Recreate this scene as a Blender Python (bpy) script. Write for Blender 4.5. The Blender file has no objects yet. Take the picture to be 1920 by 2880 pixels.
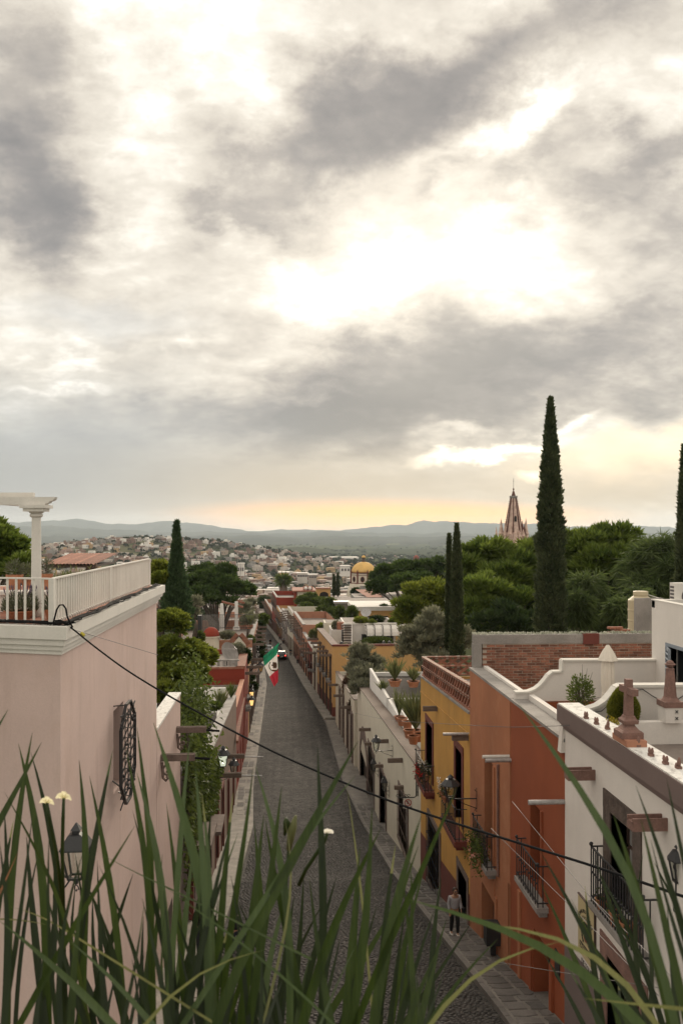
import bpy, math, random
import numpy as np
from mathutils import Vector
random.seed(7); RNG = np.random.default_rng(11)
SC = bpy.context.scene
COL = SC.collection
# ---------------------------------------------------------------- camera, sky, sun, exposure
F = 2400.0; HZ = 1491.0; YAW = math.atan(151 / 2400)
cam = bpy.data.cameras.new('camera'); camo = bpy.data.objects.new('camera', cam); COL.objects.link(camo)
camo.location = (0, 0, 0); camo.rotation_euler = (math.pi / 2, 0, -YAW)
cam.sensor_fit = 'VERTICAL'; cam.sensor_height = 36; cam.sensor_width = 24
cam.lens = F / 2880 * 36; cam.shift_y = (HZ - 1440) / 2880
cam.clip_start = 0.05; cam.clip_end = 90000
cam.dof.use_dof = True; cam.dof.focus_distance = 32; cam.dof.aperture_fstop = 11
SC.camera = camo
SC.view_settings.view_transform = 'Standard'; SC.view_settings.look = 'None'
SC.view_settings.gamma = 1; SC.view_settings.exposure = 0.92; SC.view_settings.use_curve_mapping = False
SC.cycles.use_denoising = True
SC.cycles.max_bounces = 6; SC.cycles.diffuse_bounces = 3; SC.cycles.transparent_max_bounces = 8
SC.cycles.volume_bounces = 1
SC.cycles.sample_clamp_indirect = 6.0
SUN_EL = math.radians(20); SUN_AZ = math.radians(9)        # ahead of the camera, a little right
sl = bpy.data.lights.new('sun', 'SUN'); so = bpy.data.objects.new('sun', sl); COL.objects.link(so)
sl.energy = 1.5; sl.angle = math.radians(18); sl.color = (1.0, 0.86, 0.68)
sd = Vector((math.sin(SUN_AZ) * math.cos(SUN_EL), math.cos(SUN_AZ) * math.cos(SUN_EL), math.sin(SUN_EL)))
so.rotation_euler = (-sd).to_track_quat('-Z', 'Y').to_euler(); so.location = (0, 0, 60)

W = bpy.data.worlds.new('World'); SC.world = W; W.use_nodes = True
nt = W.node_tree; nt.nodes.clear(); NL = nt.links.new
def N(t, **k):
    n = nt.nodes.new(t)
    for a, b in k.items(): setattr(n, a, b)
    return n
def mth(op, a, b=None, clamp=False):
    n = N('ShaderNodeMath', operation=op, use_clamp=clamp)
    for i, v in enumerate((a, b)):
        if v is None: continue
        if isinstance(v, (int, float)): n.inputs[i].default_value = v
        else: NL(v, n.inputs[i])
    return n.outputs[0]
def sky():
    tc = N('ShaderNodeTexCoord'); sep = N('ShaderNodeSeparateXYZ'); NL(tc.outputs['Generated'], sep.inputs[0])
    x, y, z = sep.outputs
    U = mth('SUBTRACT', mth('ARCTAN2', x, y), YAW); V = mth('ARCSINE', z)
    # cloud-layer coordinates (perspective of a flat layer)
    k = mth('ADD', mth('MAXIMUM', z, -0.05), 0.42)
    cp = N('ShaderNodeCombineXYZ'); NL(mth('DIVIDE', x, k), cp.inputs[0]); NL(mth('DIVIDE', y, k), cp.inputs[1])
    def noise(scale, detail, rough, loc=(0, 0, 0), sc=(1, 1, 1), dist=0.0):
        mp = N('ShaderNodeMapping'); mp.inputs['Location'].default_value = loc; mp.inputs['Scale'].default_value = sc
        NL(cp.outputs[0], mp.inputs[0])
        n = N('ShaderNodeTexNoise'); n.inputs['Scale'].default_value = scale; n.inputs['Detail'].default_value = detail
        n.inputs['Roughness'].default_value = rough; n.inputs['Distortion'].default_value = dist
        NL(mp.outputs[0], n.inputs[0]); return n
    wn = noise(4.6, 8, 0.60, (3.1, 1.7, 0))
    uv = N('ShaderNodeCombineXYZ'); NL(U, uv.inputs[0]); NL(V, uv.inputs[1])
    off = N('ShaderNodeVectorMath', operation='SUBTRACT'); NL(wn.outputs['Color'], off.inputs[0]); off.inputs[1].default_value = (.5, .5, .5)
    amp = N('ShaderNodeVectorMath', operation='SCALE'); NL(off.outputs[0], amp.inputs[0])
    NL(mth('ADD', mth('MULTIPLY', mth('MAXIMUM', V, 0.0), 0.55), 0.035), amp.inputs['Scale'])
    uvw = N('ShaderNodeVectorMath', operation='ADD'); NL(uv.outputs[0], uvw.inputs[0]); NL(amp.outputs[0], uvw.inputs[1])
    def blob(px, py, rx, ry, rot=0.0, warped=True, soft='SMOOTHSTEP'):
        u = math.atan((px - 960) / F); v = math.atan((HZ - py) / F * math.cos(u))
        mp = N('ShaderNodeMapping', vector_type='TEXTURE')
        mp.inputs['Location'].default_value = (u, v, 0); mp.inputs['Rotation'].default_value = (0, 0, math.radians(rot))
        mp.inputs['Scale'].default_value = (rx / F, ry / F, 1)
        NL((uvw if warped else uv).outputs[0], mp.inputs[0])
        fl = N('ShaderNodeVectorMath', operation='MULTIPLY'); NL(mp.outputs[0], fl.inputs[0]); fl.inputs[1].default_value = (1, 1, 0)
        g = N('ShaderNodeTexGradient', gradient_type='SPHERICAL'); NL(fl.outputs[0], g.inputs[0])
        mr = N('ShaderNodeMapRange', interpolation_type=soft); NL(g.outputs['Fac'], mr.inputs[0]); return mr.outputs[0]
    def total(items, base):
        acc = base
        for (w, *b) in items:
            acc = mth('ADD', acc, mth('MULTIPLY', blob(*b), w))
        return acc
    dark = SKY_DARK; 
    f1 = noise(4.0, 9, 0.60, (7.3, 2.2, 0), (0.85, 1.0, 1), 0.25)
    f2 = noise(11.0, 8, 0.62, (1.3, 5.2, 0), (0.8, 1.0, 1), 0.3)
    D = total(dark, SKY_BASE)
    f3 = noise(28.0, 6, 0.65, (4.3, 0.2, 0), (0.7, 1.0, 1), 0.3)
    D = mth('ADD', D, mth('MULTIPLY', mth('SUBTRACT', f1.outputs['Fac'], .5), 0.85))
    D = mth('ADD', D, mth('MULTIPLY', mth('SUBTRACT', f2.outputs['Fac'], .5), 0.72))
    D = mth('ADD', D, mth('MULTIPLY', mth('SUBTRACT', f3.outputs['Fac'], .5), 0.36))
    bl = noise(8.5, 5, 0.55, (2.7, 9.1, 0), (0.8, 1.0, 1), 0.2); bw = mth('ABSOLUTE', mth('SUBTRACT', bl.outputs['Fac'], .5))
    D = mth('ADD', D, mth('SUBTRACT', 0.05, mth('MULTIPLY', bw, 0.65)))
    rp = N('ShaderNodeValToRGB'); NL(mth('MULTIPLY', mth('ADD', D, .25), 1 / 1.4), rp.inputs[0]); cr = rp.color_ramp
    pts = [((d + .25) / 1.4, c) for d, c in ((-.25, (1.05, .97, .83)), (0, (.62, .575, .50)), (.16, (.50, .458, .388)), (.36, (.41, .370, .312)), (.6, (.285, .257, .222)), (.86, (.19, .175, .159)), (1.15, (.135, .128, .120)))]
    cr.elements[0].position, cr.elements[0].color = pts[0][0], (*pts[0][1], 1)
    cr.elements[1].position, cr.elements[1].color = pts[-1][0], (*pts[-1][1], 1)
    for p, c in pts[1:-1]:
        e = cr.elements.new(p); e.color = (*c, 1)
    def mix(a, b, fac, mode='MIX'):
        m = N('ShaderNodeMix', data_type='RGBA', blend_type=mode)
        if isinstance(fac, (int, float)): m.inputs[0].default_value = fac
        else: NL(fac, m.inputs[0])
        for i, c in ((6, a), (7, b)):
            if isinstance(c, tuple): m.inputs[i].default_value = (*c, 1)
            else: NL(c, m.inputs[i])
        return m.outputs[2]
    c = rp.outputs[0]
    # smooth rain-veil band low over the plain, greyer to the left
    for (w, col, *b) in SKY_TINT:
        c = mix(c, col, mth('MULTIPLY', blob(*b), w, True))
    bgc = N('ShaderNodeBackground'); NL(c, bgc.inputs[0]); bgc.inputs[1].default_value = 1.0
    st = N('ShaderNodeTexSky', sky_type='NISHITA'); st.sun_disc = False
    st.sun_elevation = SUN_EL; st.sun_rotation = SUN_AZ; st.altitude = 1900; st.air_density = 1.2; st.dust_density = 2.5
    bgs = N('ShaderNodeBackground'); NL(st.outputs[0], bgs.inputs[0]); bgs.inputs[1].default_value = 0.06
    mx = N('ShaderNodeMixShader'); mx.inputs[0].default_value = 0.93
    NL(bgs.outputs[0], mx.inputs[1]); NL(bgc.outputs[0], mx.inputs[2])
    out = N('ShaderNodeOutputWorld'); NL(mx.outputs[0], out.inputs['Surface'])
SKY_BASE = 0.02  # low base whitens the sky out of view, added to light the ground
SKY_DARK = [   # weight (+ dark, - bright), px, py, rx, ry, rotation (deg, counter-clockwise)
    (0.27, 960, 700, 2300, 1700, 0),     # broad darkening added across the view to offset the brightened base
    (0.56, 60, 450, 330, 330, -60), (0.36, 130, 640, 260, 160, -50), (0.30, 60, 120, 260, 240, 0),
    (-0.24, 640, 150, 480, 320, 0), (-0.24, 330, 420, 230, 420, -10), (-0.25, 820, 420, 200, 150, 0),
    (0.50, 1500, 90, 700, 240, 20), (0.50, 1120, 290, 430, 190, 25), (0.40, 830, 520, 480, 150, 18), (0.30, 600, 640, 300, 70, 5),
    (0.55, 1780, 470, 420, 130, 28), (0.35, 1850, 640, 260, 120, 10), (0.35, 1480, 520, 220, 80, 20), (0.35, 1270, 505, 110, 50, 10),
    (-0.46, 1130, 760, 500, 200, 14), (-0.4, 1450, 410, 380, 110, 18), (-0.35, 880, 830, 420, 130, 0),(-0.3, 1450, 760, 300, 170, 10),
    (0.85, 1130, 1070, 640, 180, 8), (0.65, 1640, 990, 560, 210, 12), (0.70, 880, 1225, 460, 150, 0), (0.35, 1300, 1190, 560, 110, 4), (0.4, 1850, 1130, 320, 90, 10),
    (0.30, 420, 1170, 520, 110, 0), (0.2, 200, 1330, 600, 160, 0),
    (-0.3, 520, 985, 140, 40, 4), (-0.28, 200, 1000, 240, 45, 0), (-0.25, 200, 1080, 260, 30, 0), (-0.3, 900, 1130, 220, 25, 5), (-0.4, 1300, 1205, 180, 26, 8),(-0.5, 1620, 1190, 160, 30, 14),
]
SKY_TINT = [   # weight, colour, px, py, rx, ry, rot, warped
    (0.75, (.215, .222, .226), 150, 1270, 950, 330, 0, True),
    (0.30, (.40, .42, .43), 250, 900, 420, 90, 0, True),
    (0.90, (.275, .232, .182), 950, 1375, 1500, 170, 0, False),
    (0.90, (.20, .204, .207), 40, 1400, 800, 240, 0, False),
    (0.8, (.85, .68, .44), 1900, 1265, 540, 75, 3, True),
    (0.65, (.55, .43, .29), 1780, 1330, 520, 120, 0, True),
    (0.9, (1.2, 1.05, .80), 1380, 1270, 300, 30, 8, True),
    (0.8, (1.05, .85, .58), 1500, 1345, 60, 30, 0, True),
    (0.65, (.275, .232, .178), 1800, 1395, 440, 80, 0, True),
    (1.0, (.86, .36, .085), 1030, 1450, 660, 60, 0, False),
    (0.9, (.84, .37, .10), 1320, 1458, 540, 50, 0, False),
    (0.12, (1.3, 1.18, .95), 1200, 760, 700, 420, 0, True),
]
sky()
W.cycles.sampling_method = 'MANUAL'; W.cycles.sample_map_resolution = 512
# ---------------------------------------------------------------- pixel -> place (camera matching)
FW = Vector((math.sin(YAW), math.cos(YAW), 0)); RT = Vector((math.cos(YAW), -math.sin(YAW), 0)); UP = Vector((0, 0, 1))
def ray(px, py): return FW + RT * ((px - 960) / F) + UP * ((HZ - py) / F)
def PX(px, py, X): d = ray(px, py); return d * (X / d.x)
def PY(px, py, Y): d = ray(px, py); return d * (Y / d.y)
def PZ(px, py, Z): d = ray(px, py); return d * (Z / d.z)
def PD(px, py, t): return ray(px, py) * t
def lerp(x, xs, ys): return float(np.interp(x, xs, ys))
# ---------------------------------------------------------------- mesh helpers
ORG = {}
def V3(p): return Vector(p)
class MB:
    def __init__(s): s.v = []; s.f = []; s.m = []; s.mi = 0
    def poly(s, pts):
        n = len(s.v); s.v += [tuple(p) for p in pts]; s.f.append(tuple(range(n, n + len(pts)))); s.m.append(s.mi); return s
    def idx(s, verts, faces):
        n = len(s.v); s.v += [tuple(p) for p in verts]
        for f in faces: s.f.append(tuple(i + n for i in f)); s.m.append(s.mi)
        return s
    def box(s, x0, x1, y0, y1, z0, z1):
        x0, x1 = min(x0, x1), max(x0, x1); y0, y1 = min(y0, y1), max(y0, y1); z0, z1 = min(z0, z1), max(z0, z1)
        return s.idx([(x0, y0, z0), (x1, y0, z0), (x1, y1, z0), (x0, y1, z0), (x0, y0, z1), (x1, y0, z1), (x1, y1, z1), (x0, y1, z1)],
                     [(3, 2, 1, 0), (4, 5, 6, 7), (0, 1, 5, 4), (1, 2, 6, 5), (2, 3, 7, 6), (3, 0, 4, 7)])
    def obox(s, c, a, b, d):
        c, a, b, d = V3(c), V3(a), V3(b), V3(d)
        P = [c + a * i + b * j + d * k for k in (-1, 1) for i, j in ((-1, -1), (1, -1), (1, 1), (-1, 1))]
        return s.idx(P, [(3, 2, 1, 0), (4, 5, 6, 7), (0, 1, 5, 4), (1, 2, 6, 5), (2, 3, 7, 6), (3, 0, 4, 7)])
    def bar(s, p, q, w, h=None, up=(0, 0, 1), w2=None):
        p, q = V3(p), V3(q); h = h or w; d = (q - p)
        if d.length < 1e-9: return s
        dn = d.normalized(); u = V3(up)
        if abs(dn.dot(u)) > .99: u = V3((1, 0, 0))
        a = dn.cross(u).normalized(); b = a.cross(dn).normalized()
        k = (w2 or w) / w
        P = [p + a * i * w / 2 + b * j * h / 2 for i, j in ((-1, -1), (1, -1), (1, 1), (-1, 1))] + [q + a * i * w * k / 2 + b * j * h * k / 2 for i, j in ((-1, -1), (1, -1), (1, 1), (-1, 1))]
        return s.idx(P, [(3, 2, 1, 0), (4, 5, 6, 7), (0, 1, 5, 4), (1, 2, 6, 5), (2, 3, 7, 6), (3, 0, 4, 7)])
    def tube(s, pts, r, n=6, cap=True):
        pts = [V3(p) for p in pts]; m = len(pts)
        if isinstance(r, (int, float)): r = [r] * m
        base = len(s.v); pa = None
        for i, p in enumerate(pts):
            d = (pts[min(i + 1, m - 1)] - pts[max(i - 1, 0)]).normalized()
            if pa is None:
                u = V3((0, 0, 1)) if abs(d.z) < .95 else V3((1, 0, 0)); a = d.cross(u).normalized()
            else:
                a = (pa - d * pa.dot(d)).normalized()
            pa = a; b = d.cross(a)
            for k in range(n):
                t = 2 * math.pi * k / n; s.v.append(tuple(p + (a * math.cos(t) + b * math.sin(t)) * r[i]))
        for i in range(m - 1):
            for k in range(n):
                k2 = (k + 1) % n
                s.f.append((base + i * n + k, base + i * n + k2, base + (i + 1) * n + k2, base + (i + 1) * n + k)); s.m.append(s.mi)
        if cap:
            s.f.append(tuple(base + k for k in range(n))[::-1]); s.m.append(s.mi)
            s.f.append(tuple(base + (m - 1) * n + k for k in range(n))); s.m.append(s.mi)
        return s
    def lathe(s, prof, c, n=12, rot=0.0, sq=1.0):
        c = V3(c); base = len(s.v); m = len(prof)
        for r, z in prof:
            for k in range(n):
                t = 2 * math.pi * k / n + rot; s.v.append((c.x + r * math.cos(t), c.y + r * math.sin(t) * sq, c.z + z))
        for i in range(m - 1):
            for k in range(n):
                k2 = (k + 1) % n
                s.f.append((base + i * n + k, base + i * n + k2, base + (i + 1) * n + k2, base + (i + 1) * n + k)); s.m.append(s.mi)
        s.f.append(tuple(base + k for k in range(n))[::-1]); s.m.append(s.mi)
        s.f.append(tuple(base + (m - 1) * n + k for k in range(n))); s.m.append(s.mi)
        return s
    def prism(s, poly, o, a, b, d):
        """polygon of (i,j) in the plane o + i*a + j*b, extruded by vector d"""
        o, a, b, d = V3(o), V3(a), V3(b), V3(d)
        P = [o + a * i + b * j for i, j in poly]; n = len(P)
        base = len(s.v); s.v += [tuple(p) for p in P] + [tuple(p + d) for p in P]
        s.f.append(tuple(range(base, base + n))[::-1]); s.f.append(tuple(range(base + n, base + 2 * n))); s.m += [s.mi] * 2
        for i in range(n):
            j = (i + 1) % n
            s.f.append((base + i, base + j, base + n + j, base + n + i)); s.m.append(s.mi)
        return s
    def ball(s, c, r, n=8, m=5, sz=1.0):
        prof = [(max(1e-4, r * math.sin(math.pi * i / m)), -r * sz * math.cos(math.pi * i / m)) for i in range(m + 1)]
        return s.lathe(prof, c, n)
    def build(s, name, mats, parent=None, smooth=False, **pr):
        me = bpy.data.meshes.new(name)
        mats = mats if isinstance(mats, (list, tuple)) else [mats]
        if parent is not None: o3 = ORG[parent.name]
        else:
            a = np.array(s.v); o3 = Vector(((a[:, 0].min() + a[:, 0].max()) / 2, (a[:, 1].min() + a[:, 1].max()) / 2, a[:, 2].min()))
        me.from_pydata([(x - o3.x, y - o3.y, z - o3.z) for x, y, z in s.v], [], s.f)
        for m in mats: me.materials.append(m)
        if len(mats) > 1: me.polygons.foreach_set('material_index', s.m)
        if smooth: me.polygons.foreach_set('use_smooth', [True] * len(me.polygons))
        me.update()
        o = bpy.data.objects.new(name, me); COL.objects.link(o)
        if parent is not None: o.parent = parent
        else: o.location = o3
        ORG[o.name] = o3
        for k, v in pr.items(): o[k] = v
        return o
def thing(name, label, cat, loc=(0, 0, 0), group=None):
    o = bpy.data.objects.new(name, None); COL.objects.link(o); o.location = loc; o.empty_display_size = .3
    ORG[o.name] = Vector(loc); o['label'] = label; o['category'] = cat
    if group: o['group'] = group
    return o
def tag(o, label, cat, group=None):
    o['label'] = label; o['category'] = cat
    if group: o['group'] = group
    return o
def dup(root, loc, rotz=0, label=None, scale=1.0):
    r = root.copy(); COL.objects.link(r); r.location = loc; r.rotation_euler = (0, 0, rotz); r.scale = (scale,) * 3
    ORG[r.name] = Vector(loc)
    if label: r['label'] = label
    for ch in list(root.children):
        c = ch.copy(); COL.objects.link(c); c.parent = r
        for g in list(ch.children):
            d = g.copy(); COL.objects.link(d); d.parent = c
    return r
def npmesh(name, verts, faces, mats, parent=None, kind=None, smooth=False):
    """verts (n,3), faces (m,k) arrays"""
    verts = np.asarray(verts, np.float32); faces = np.asarray(faces, np.int32)
    if parent is not None: o3 = ORG[parent.name]
    else: o3 = Vector((float(verts[:, 0].mean()), float(verts[:, 1].mean()), float(verts[:, 2].min())))
    verts = verts - np.array(o3, np.float32)
    me = bpy.data.meshes.new(name); n, k = faces.shape
    me.vertices.add(len(verts)); me.vertices.foreach_set('co', verts.ravel())
    me.loops.add(n * k); me.loops.foreach_set('vertex_index', faces.ravel())
    me.polygons.add(n); me.polygons.foreach_set('loop_start', np.arange(0, n * k, k, dtype=np.int32))
    me.polygons.foreach_set('loop_total', np.full(n, k, np.int32))
    if smooth: me.polygons.foreach_set('use_smooth', np.ones(n, bool))
    for m in (mats if isinstance(mats, (list, tuple)) else [mats]): me.materials.append(m)
    me.update(calc_edges=True)
    o = bpy.data.objects.new(name, me); COL.objects.link(o)
    if parent is not None: o.parent = parent
    else: o.location = o3
    ORG[o.name] = o3
    if kind: o['kind'] = kind
    return o
# ---------------------------------------------------------------- materials
def newmat(name):
    m = bpy.data.materials.new(name); m.use_nodes = True; t = m.node_tree; t.nodes.clear(); return m, t
def mat(name, col, rough=.85, var=.12, scale=.8, fine=.08, fscale=30, bump=.15, bscale=60, streak=0.0, streak_col=(.12, .10, .09), blotch=0.0, blotch_col=(.5, .5, .5), metal=0, spec=.35, obj=False, tscale=(1, 1, 1), rand=0.0):
    m, t = newmat(name); L = t.links.new
    def n(ty, **k):
        x = t.nodes.new(ty)
        for a, b in k.items(): setattr(x, a, b)
        return x
    if obj: src = n('ShaderNodeTexCoord').outputs['Object']
    else: src = n('ShaderNodeNewGeometry').outputs['Position']
    def noise(sc, det=5, ro=.55, s3=(1, 1, 1)):
        mp = n('ShaderNodeMapping'); mp.inputs['Scale'].default_value = s3; L(src, mp.inputs[0])
        x = n('ShaderNodeTexNoise'); x.inputs['Scale'].default_value = sc; x.inputs['Detail'].default_value = det; x.inputs['Roughness'].default_value = ro
        L(mp.outputs[0], x.inputs[0]); return x.outputs['Fac']
    def rng(f, a, b, lo=0.0, hi=1.0):
        x = n('ShaderNodeMapRange'); L(f, x.inputs[0]); x.inputs[1].default_value = a; x.inputs[2].default_value = b; x.inputs[3].default_value = lo; x.inputs[4].default_value = hi; return x.outputs[0]
    def mix(f, a, b, mode='MIX'):
        x = n('ShaderNodeMix', data_type='RGBA', blend_type=mode)
        if isinstance(f, (int, float)): x.inputs[0].default_value = f
        else: L(f, x.inputs[0])
        for i, c in ((6, a), (7, b)):
            if isinstance(c, tuple): x.inputs[i].default_value = (*c, 1)
            else: L(c, x.inputs[i])
        return x.outputs[2]
    lo = tuple(c * (1 - var) for c in col); hi = tuple(min(1, c * (1 + var)) for c in col)
    c = mix(rng(noise(scale, 6, .6, tscale), .3, .7), lo, hi)
    if fine: c = mix(rng(noise(fscale, 3, .6, tscale), .3, .7, 1 - fine, 1 + fine), (0, 0, 0), c, 'MULTIPLY') if False else mix(1.0, c, mix(rng(noise(fscale, 3, .6, tscale), .3, .7), (1 - fine,) * 3, (1, 1, 1)), 'MULTIPLY')
    if blotch: c = mix(rng(noise(scale * 2.3, 7, .65), .52, .66, 0, blotch), c, blotch_col)
    if streak: c = mix(rng(noise(2.2, 6, .65, (1, 1, .16)), .52, .78, 0, streak), c, streak_col)
    if rand:
        oi = n('ShaderNodeObjectInfo'); hv = n('ShaderNodeHueSaturation'); L(c, hv.inputs['Color']); L(rng(oi.outputs['Random'], 0, 1, 1 - rand, 1 + rand), hv.inputs['Value']); c = hv.outputs[0]
    p = n('ShaderNodeBsdfPrincipled'); L(c, p.inputs['Base Color']); p.inputs['Roughness'].default_value = rough
    p.inputs['Metallic'].default_value = metal; p.inputs['Specular IOR Level'].default_value = spec
    if bump:
        b = n('ShaderNodeBump'); b.inputs['Strength'].default_value = bump; b.inputs['Distance'].default_value = .02
        L(noise(bscale, 4, .6), b.inputs['Height']); L(b.outputs[0], p.inputs['Normal'])
    o = n('ShaderNodeOutputMaterial'); L(p.outputs[0], o.inputs[0]); return m
def leafmat(name, dark, light, trans=.35, rough=.6, clump=.35, veins=False):
    m, t = newmat(name); L = t.links.new; nd = t.nodes.new
    g = nd('ShaderNodeNewGeometry'); nz = nd('ShaderNodeTexNoise'); nz.inputs['Scale'].default_value = clump; nz.inputs['Detail'].default_value = 4
    L(g.outputs['Position'], nz.inputs[0])
    a = nd('ShaderNodeMath'); a.operation = 'MULTIPLY'; L(g.outputs['Random Per Island'], a.inputs[0]); a.inputs[1].default_value = .55
    b = nd('ShaderNodeMath'); b.operation = 'MULTIPLY_ADD'; L(nz.outputs['Fac'], b.inputs[0]); b.inputs[1].default_value = 1.3; b.inputs[2].default_value = -.42
    s = nd('ShaderNodeMath'); s.operation = 'ADD'; s.use_clamp = True; L(a.outputs[0], s.inputs[0]); L(b.outputs[0], s.inputs[1])
    if veins:
        mp = nd('ShaderNodeMapping'); mp.inputs['Scale'].default_value = (300, 40, 9); L(g.outputs['Position'], mp.inputs[0]); vn = nd('ShaderNodeTexNoise'); vn.inputs['Scale'].default_value = 1; vn.inputs['Detail'].default_value = 5; vn.inputs['Roughness'].default_value = .7; L(mp.outputs[0], vn.inputs[0])
        vm = nd('ShaderNodeMath'); vm.operation = 'MULTIPLY_ADD'; L(vn.outputs['Fac'], vm.inputs[0]); vm.inputs[1].default_value = 1.5; vm.inputs[2].default_value = -.75
        s0 = s; s = nd('ShaderNodeMath'); s.operation = 'ADD'; s.use_clamp = True; L(s0.outputs[0], s.inputs[0]); L(vm.outputs[0], s.inputs[1])
    mx = nd('ShaderNodeMix'); mx.data_type = 'RGBA'; L(s.outputs[0], mx.inputs[0]); mx.inputs[6].default_value = (*dark, 1); mx.inputs[7].default_value = (*light, 1)
    d = nd('ShaderNodeBsdfPrincipled'); L(mx.outputs[2], d.inputs['Base Color']); d.inputs['Roughness'].default_value = rough; d.inputs['Specular IOR Level'].default_value = .25
    tr = nd('ShaderNodeBsdfTranslucent'); hs = nd('ShaderNodeHueSaturation'); hs.inputs['Value'].default_value = 1.5; hs.inputs['Saturation'].default_value = 1.1
    L(mx.outputs[2], hs.inputs['Color']); L(hs.outputs[0], tr.inputs[0])
    ms = nd('ShaderNodeMixShader'); ms.inputs[0].default_value = trans; L(d.outputs[0], ms.inputs[1]); L(tr.outputs[0], ms.inputs[2])
    o = nd('ShaderNodeOutputMaterial'); L(ms.outputs[0], o.inputs[0]); return m
def glow(name, col, s):
    m, t = newmat(name); e = t.nodes.new('ShaderNodeEmission'); e.inputs[0].default_value = (*col, 1); e.inputs[1].default_value = s
    o = t.nodes.new('ShaderNodeOutputMaterial'); t.links.new(e.outputs[0], o.inputs[0]); return m
M = {}
M['pink'] = mat('pink_stucco', (.56, .425, .385), streak=.6, streak_col=(.40, .29, .245), var=.10, scale=.45, blotch=.35, blotch_col=(.50, .36, .30), bump=.25)
M['trim'] = mat('trim_paint', (.66, .63, .58), var=.07, streak=.2, streak_col=(.33, .30, .27), bump=.12)
M['white'] = mat('white_stucco', (.70, .655, .61), var=.06, streak=.14, streak_col=(.42, .38, .34), bump=.15)
M['flaky'] = mat('flaky_whitewash', (.78, .76, .72), var=.06, scale=3, blotch=.75, blotch_col=(.30, .27, .25), fine=.2, bump=.5, bscale=25)
M['cream'] = mat('cream_stucco', (.60, .55, .45), var=.07, streak=.18, streak_col=(.34, .30, .24), bump=.2)
M['ochre'] = mat('ochre_stucco', (.52, .275, .068), var=.13, scale=.6, streak=.45, streak_col=(.27, .14, .05), blotch=.25, blotch_col=(.55, .32, .11), bump=.22)
M['terra'] = mat('light_terracotta_stucco', (.375, .15, .074), var=.12, scale=.6, streak=.45, streak_col=(.24, .11, .06), blotch=.3, blotch_col=(.47, .235, .13), bump=.22)
M['rust'] = mat('rust_stucco', (.265, .068, .026), var=.12, scale=.6, streak=.5, streak_col=(.20, .06, .03), bump=.22)
M['red'] = mat('red_stucco', (.235, .035, .018), var=.12, scale=.3, streak=.2, streak_col=(.12, .02, .012), bump=.2)
M['maroon'] = mat('maroon_paint', (.15, .043, .032), var=.15, streak=.2, bump=.2)
M['salmon'] = mat('salmon_stucco', (.40, .19, .12), var=.12, streak=.3, streak_col=(.2, .1, .07))
M['brown'] = mat('brown_stucco', (.19, .125, .095), var=.15, streak=.3, streak_col=(.10, .065, .05), bump=.2)
M['orange'] = mat('orange_stucco', (.56, .325, .13), var=.08, scale=.4, streak=.2, streak_col=(.36, .19, .08))
M['cement'] = mat('grey_cement', (.30, .275, .255), var=.25, scale=1.2, fine=.25, streak=.35, streak_col=(.13, .12, .11), bump=.4)
M['mauve'] = mat('mauve_paint', (.185, .145, .135), var=.1, fine=.25, fscale=60, bump=.3)
M['mauve2'] = mat('mauve_cornice_paint', (.17, .125, .115), var=.08, bump=.1)
M['stone'] = mat('cantera_stone', (.19, .14, .12), var=.3, scale=3, fine=.3, blotch=.5, blotch_col=(.11, .085, .075), bump=.6, bscale=30)
M['pinkstone'] = mat('pink_cantera', (.235, .135, .11), var=.25, scale=4, fine=.25, blotch=.35, blotch_col=(.13, .09, .08), bump=.5, bscale=35)
M['darkstone'] = mat('dark_stone_frame', (.105, .078, .066), var=.35, scale=5, fine=.35, blotch=.4, blotch_col=(.19, .155, .13), bump=.7, bscale=25)
M['wood'] = mat('weathered_wood', (.17, .125, .10), var=.3, scale=3, fine=.3, bump=.4, tscale=(1, 6, 6))
M['darkwood'] = mat('dark_wood', (.052, .032, .024), var=.3, scale=3, bump=.3, rough=.6)
M['iron'] = mat('black_iron', (.022, .022, .024), rough=.5, var=.2, bump=.15, spec=.5)
M['glass'] = mat('dark_glass', (.025, .028, .03), rough=.12, var=.1, bump=0, fine=0, spec=.6)
M['curtain'] = mat('pale_curtained_glass', (.30, .29, .28), rough=.25, var=.1, bump=0)
M['dark'] = mat('dark_interior', (.018, .014, .012), var=.2, bump=0)
M['terracotta'] = mat('terracotta_pot', (.36, .145, .075), var=.18, scale=4, bump=.15, rough=.8, blotch=.25, blotch_col=(.45, .30, .22))
M['brick'] = mat('old_brick', (.255, .105, .066), var=.25, scale=5, fine=.3, bump=.6, bscale=30, rand=.45, blotch=.35, blotch_col=(.30, .19, .14))
M['mortar'] = mat('mortar', (.50, .42, .35), var=.2, scale=4, fine=.25, bump=.5)
M['tile'] = mat('clay_roof_tile', (.30, .125, .08), var=.25, scale=3, fine=.25, bump=.3, rand=.25)
M['metal'] = mat('galvanised_pipe', (.42, .40, .39), rough=.45, metal=.4, var=.25, scale=6, blotch=.5, blotch_col=(.22, .19, .17))
M['greyblue'] = mat('grey_blue_paint', (.25, .28, .32), var=.06, bump=.05)
M['roof'] = mat('flat_roof_screed', (.20, .165, .145), var=.3, scale=.8, fine=.2, blotch=.5, blotch_col=(.28, .24, .21), bump=.3)
M['soil'] = mat('dark_soil', (.045, .034, .027), var=.3, bump=.5)
M['bark'] = mat('tree_bark', (.085, .066, .052), var=.3, scale=4, bump=.8, bscale=18)
M['tank'] = mat('beige_plastic_tank', (.50, .42, .28), var=.06, rough=.5, bump=0)
M['cloth'] = mat('ivory_canvas', (.66, .60, .52), var=.08, bump=.1)
M['black'] = mat('black_cable', (.012, .012, .013), rough=.9, var=.1, bump=0, spec=.08)
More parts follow.
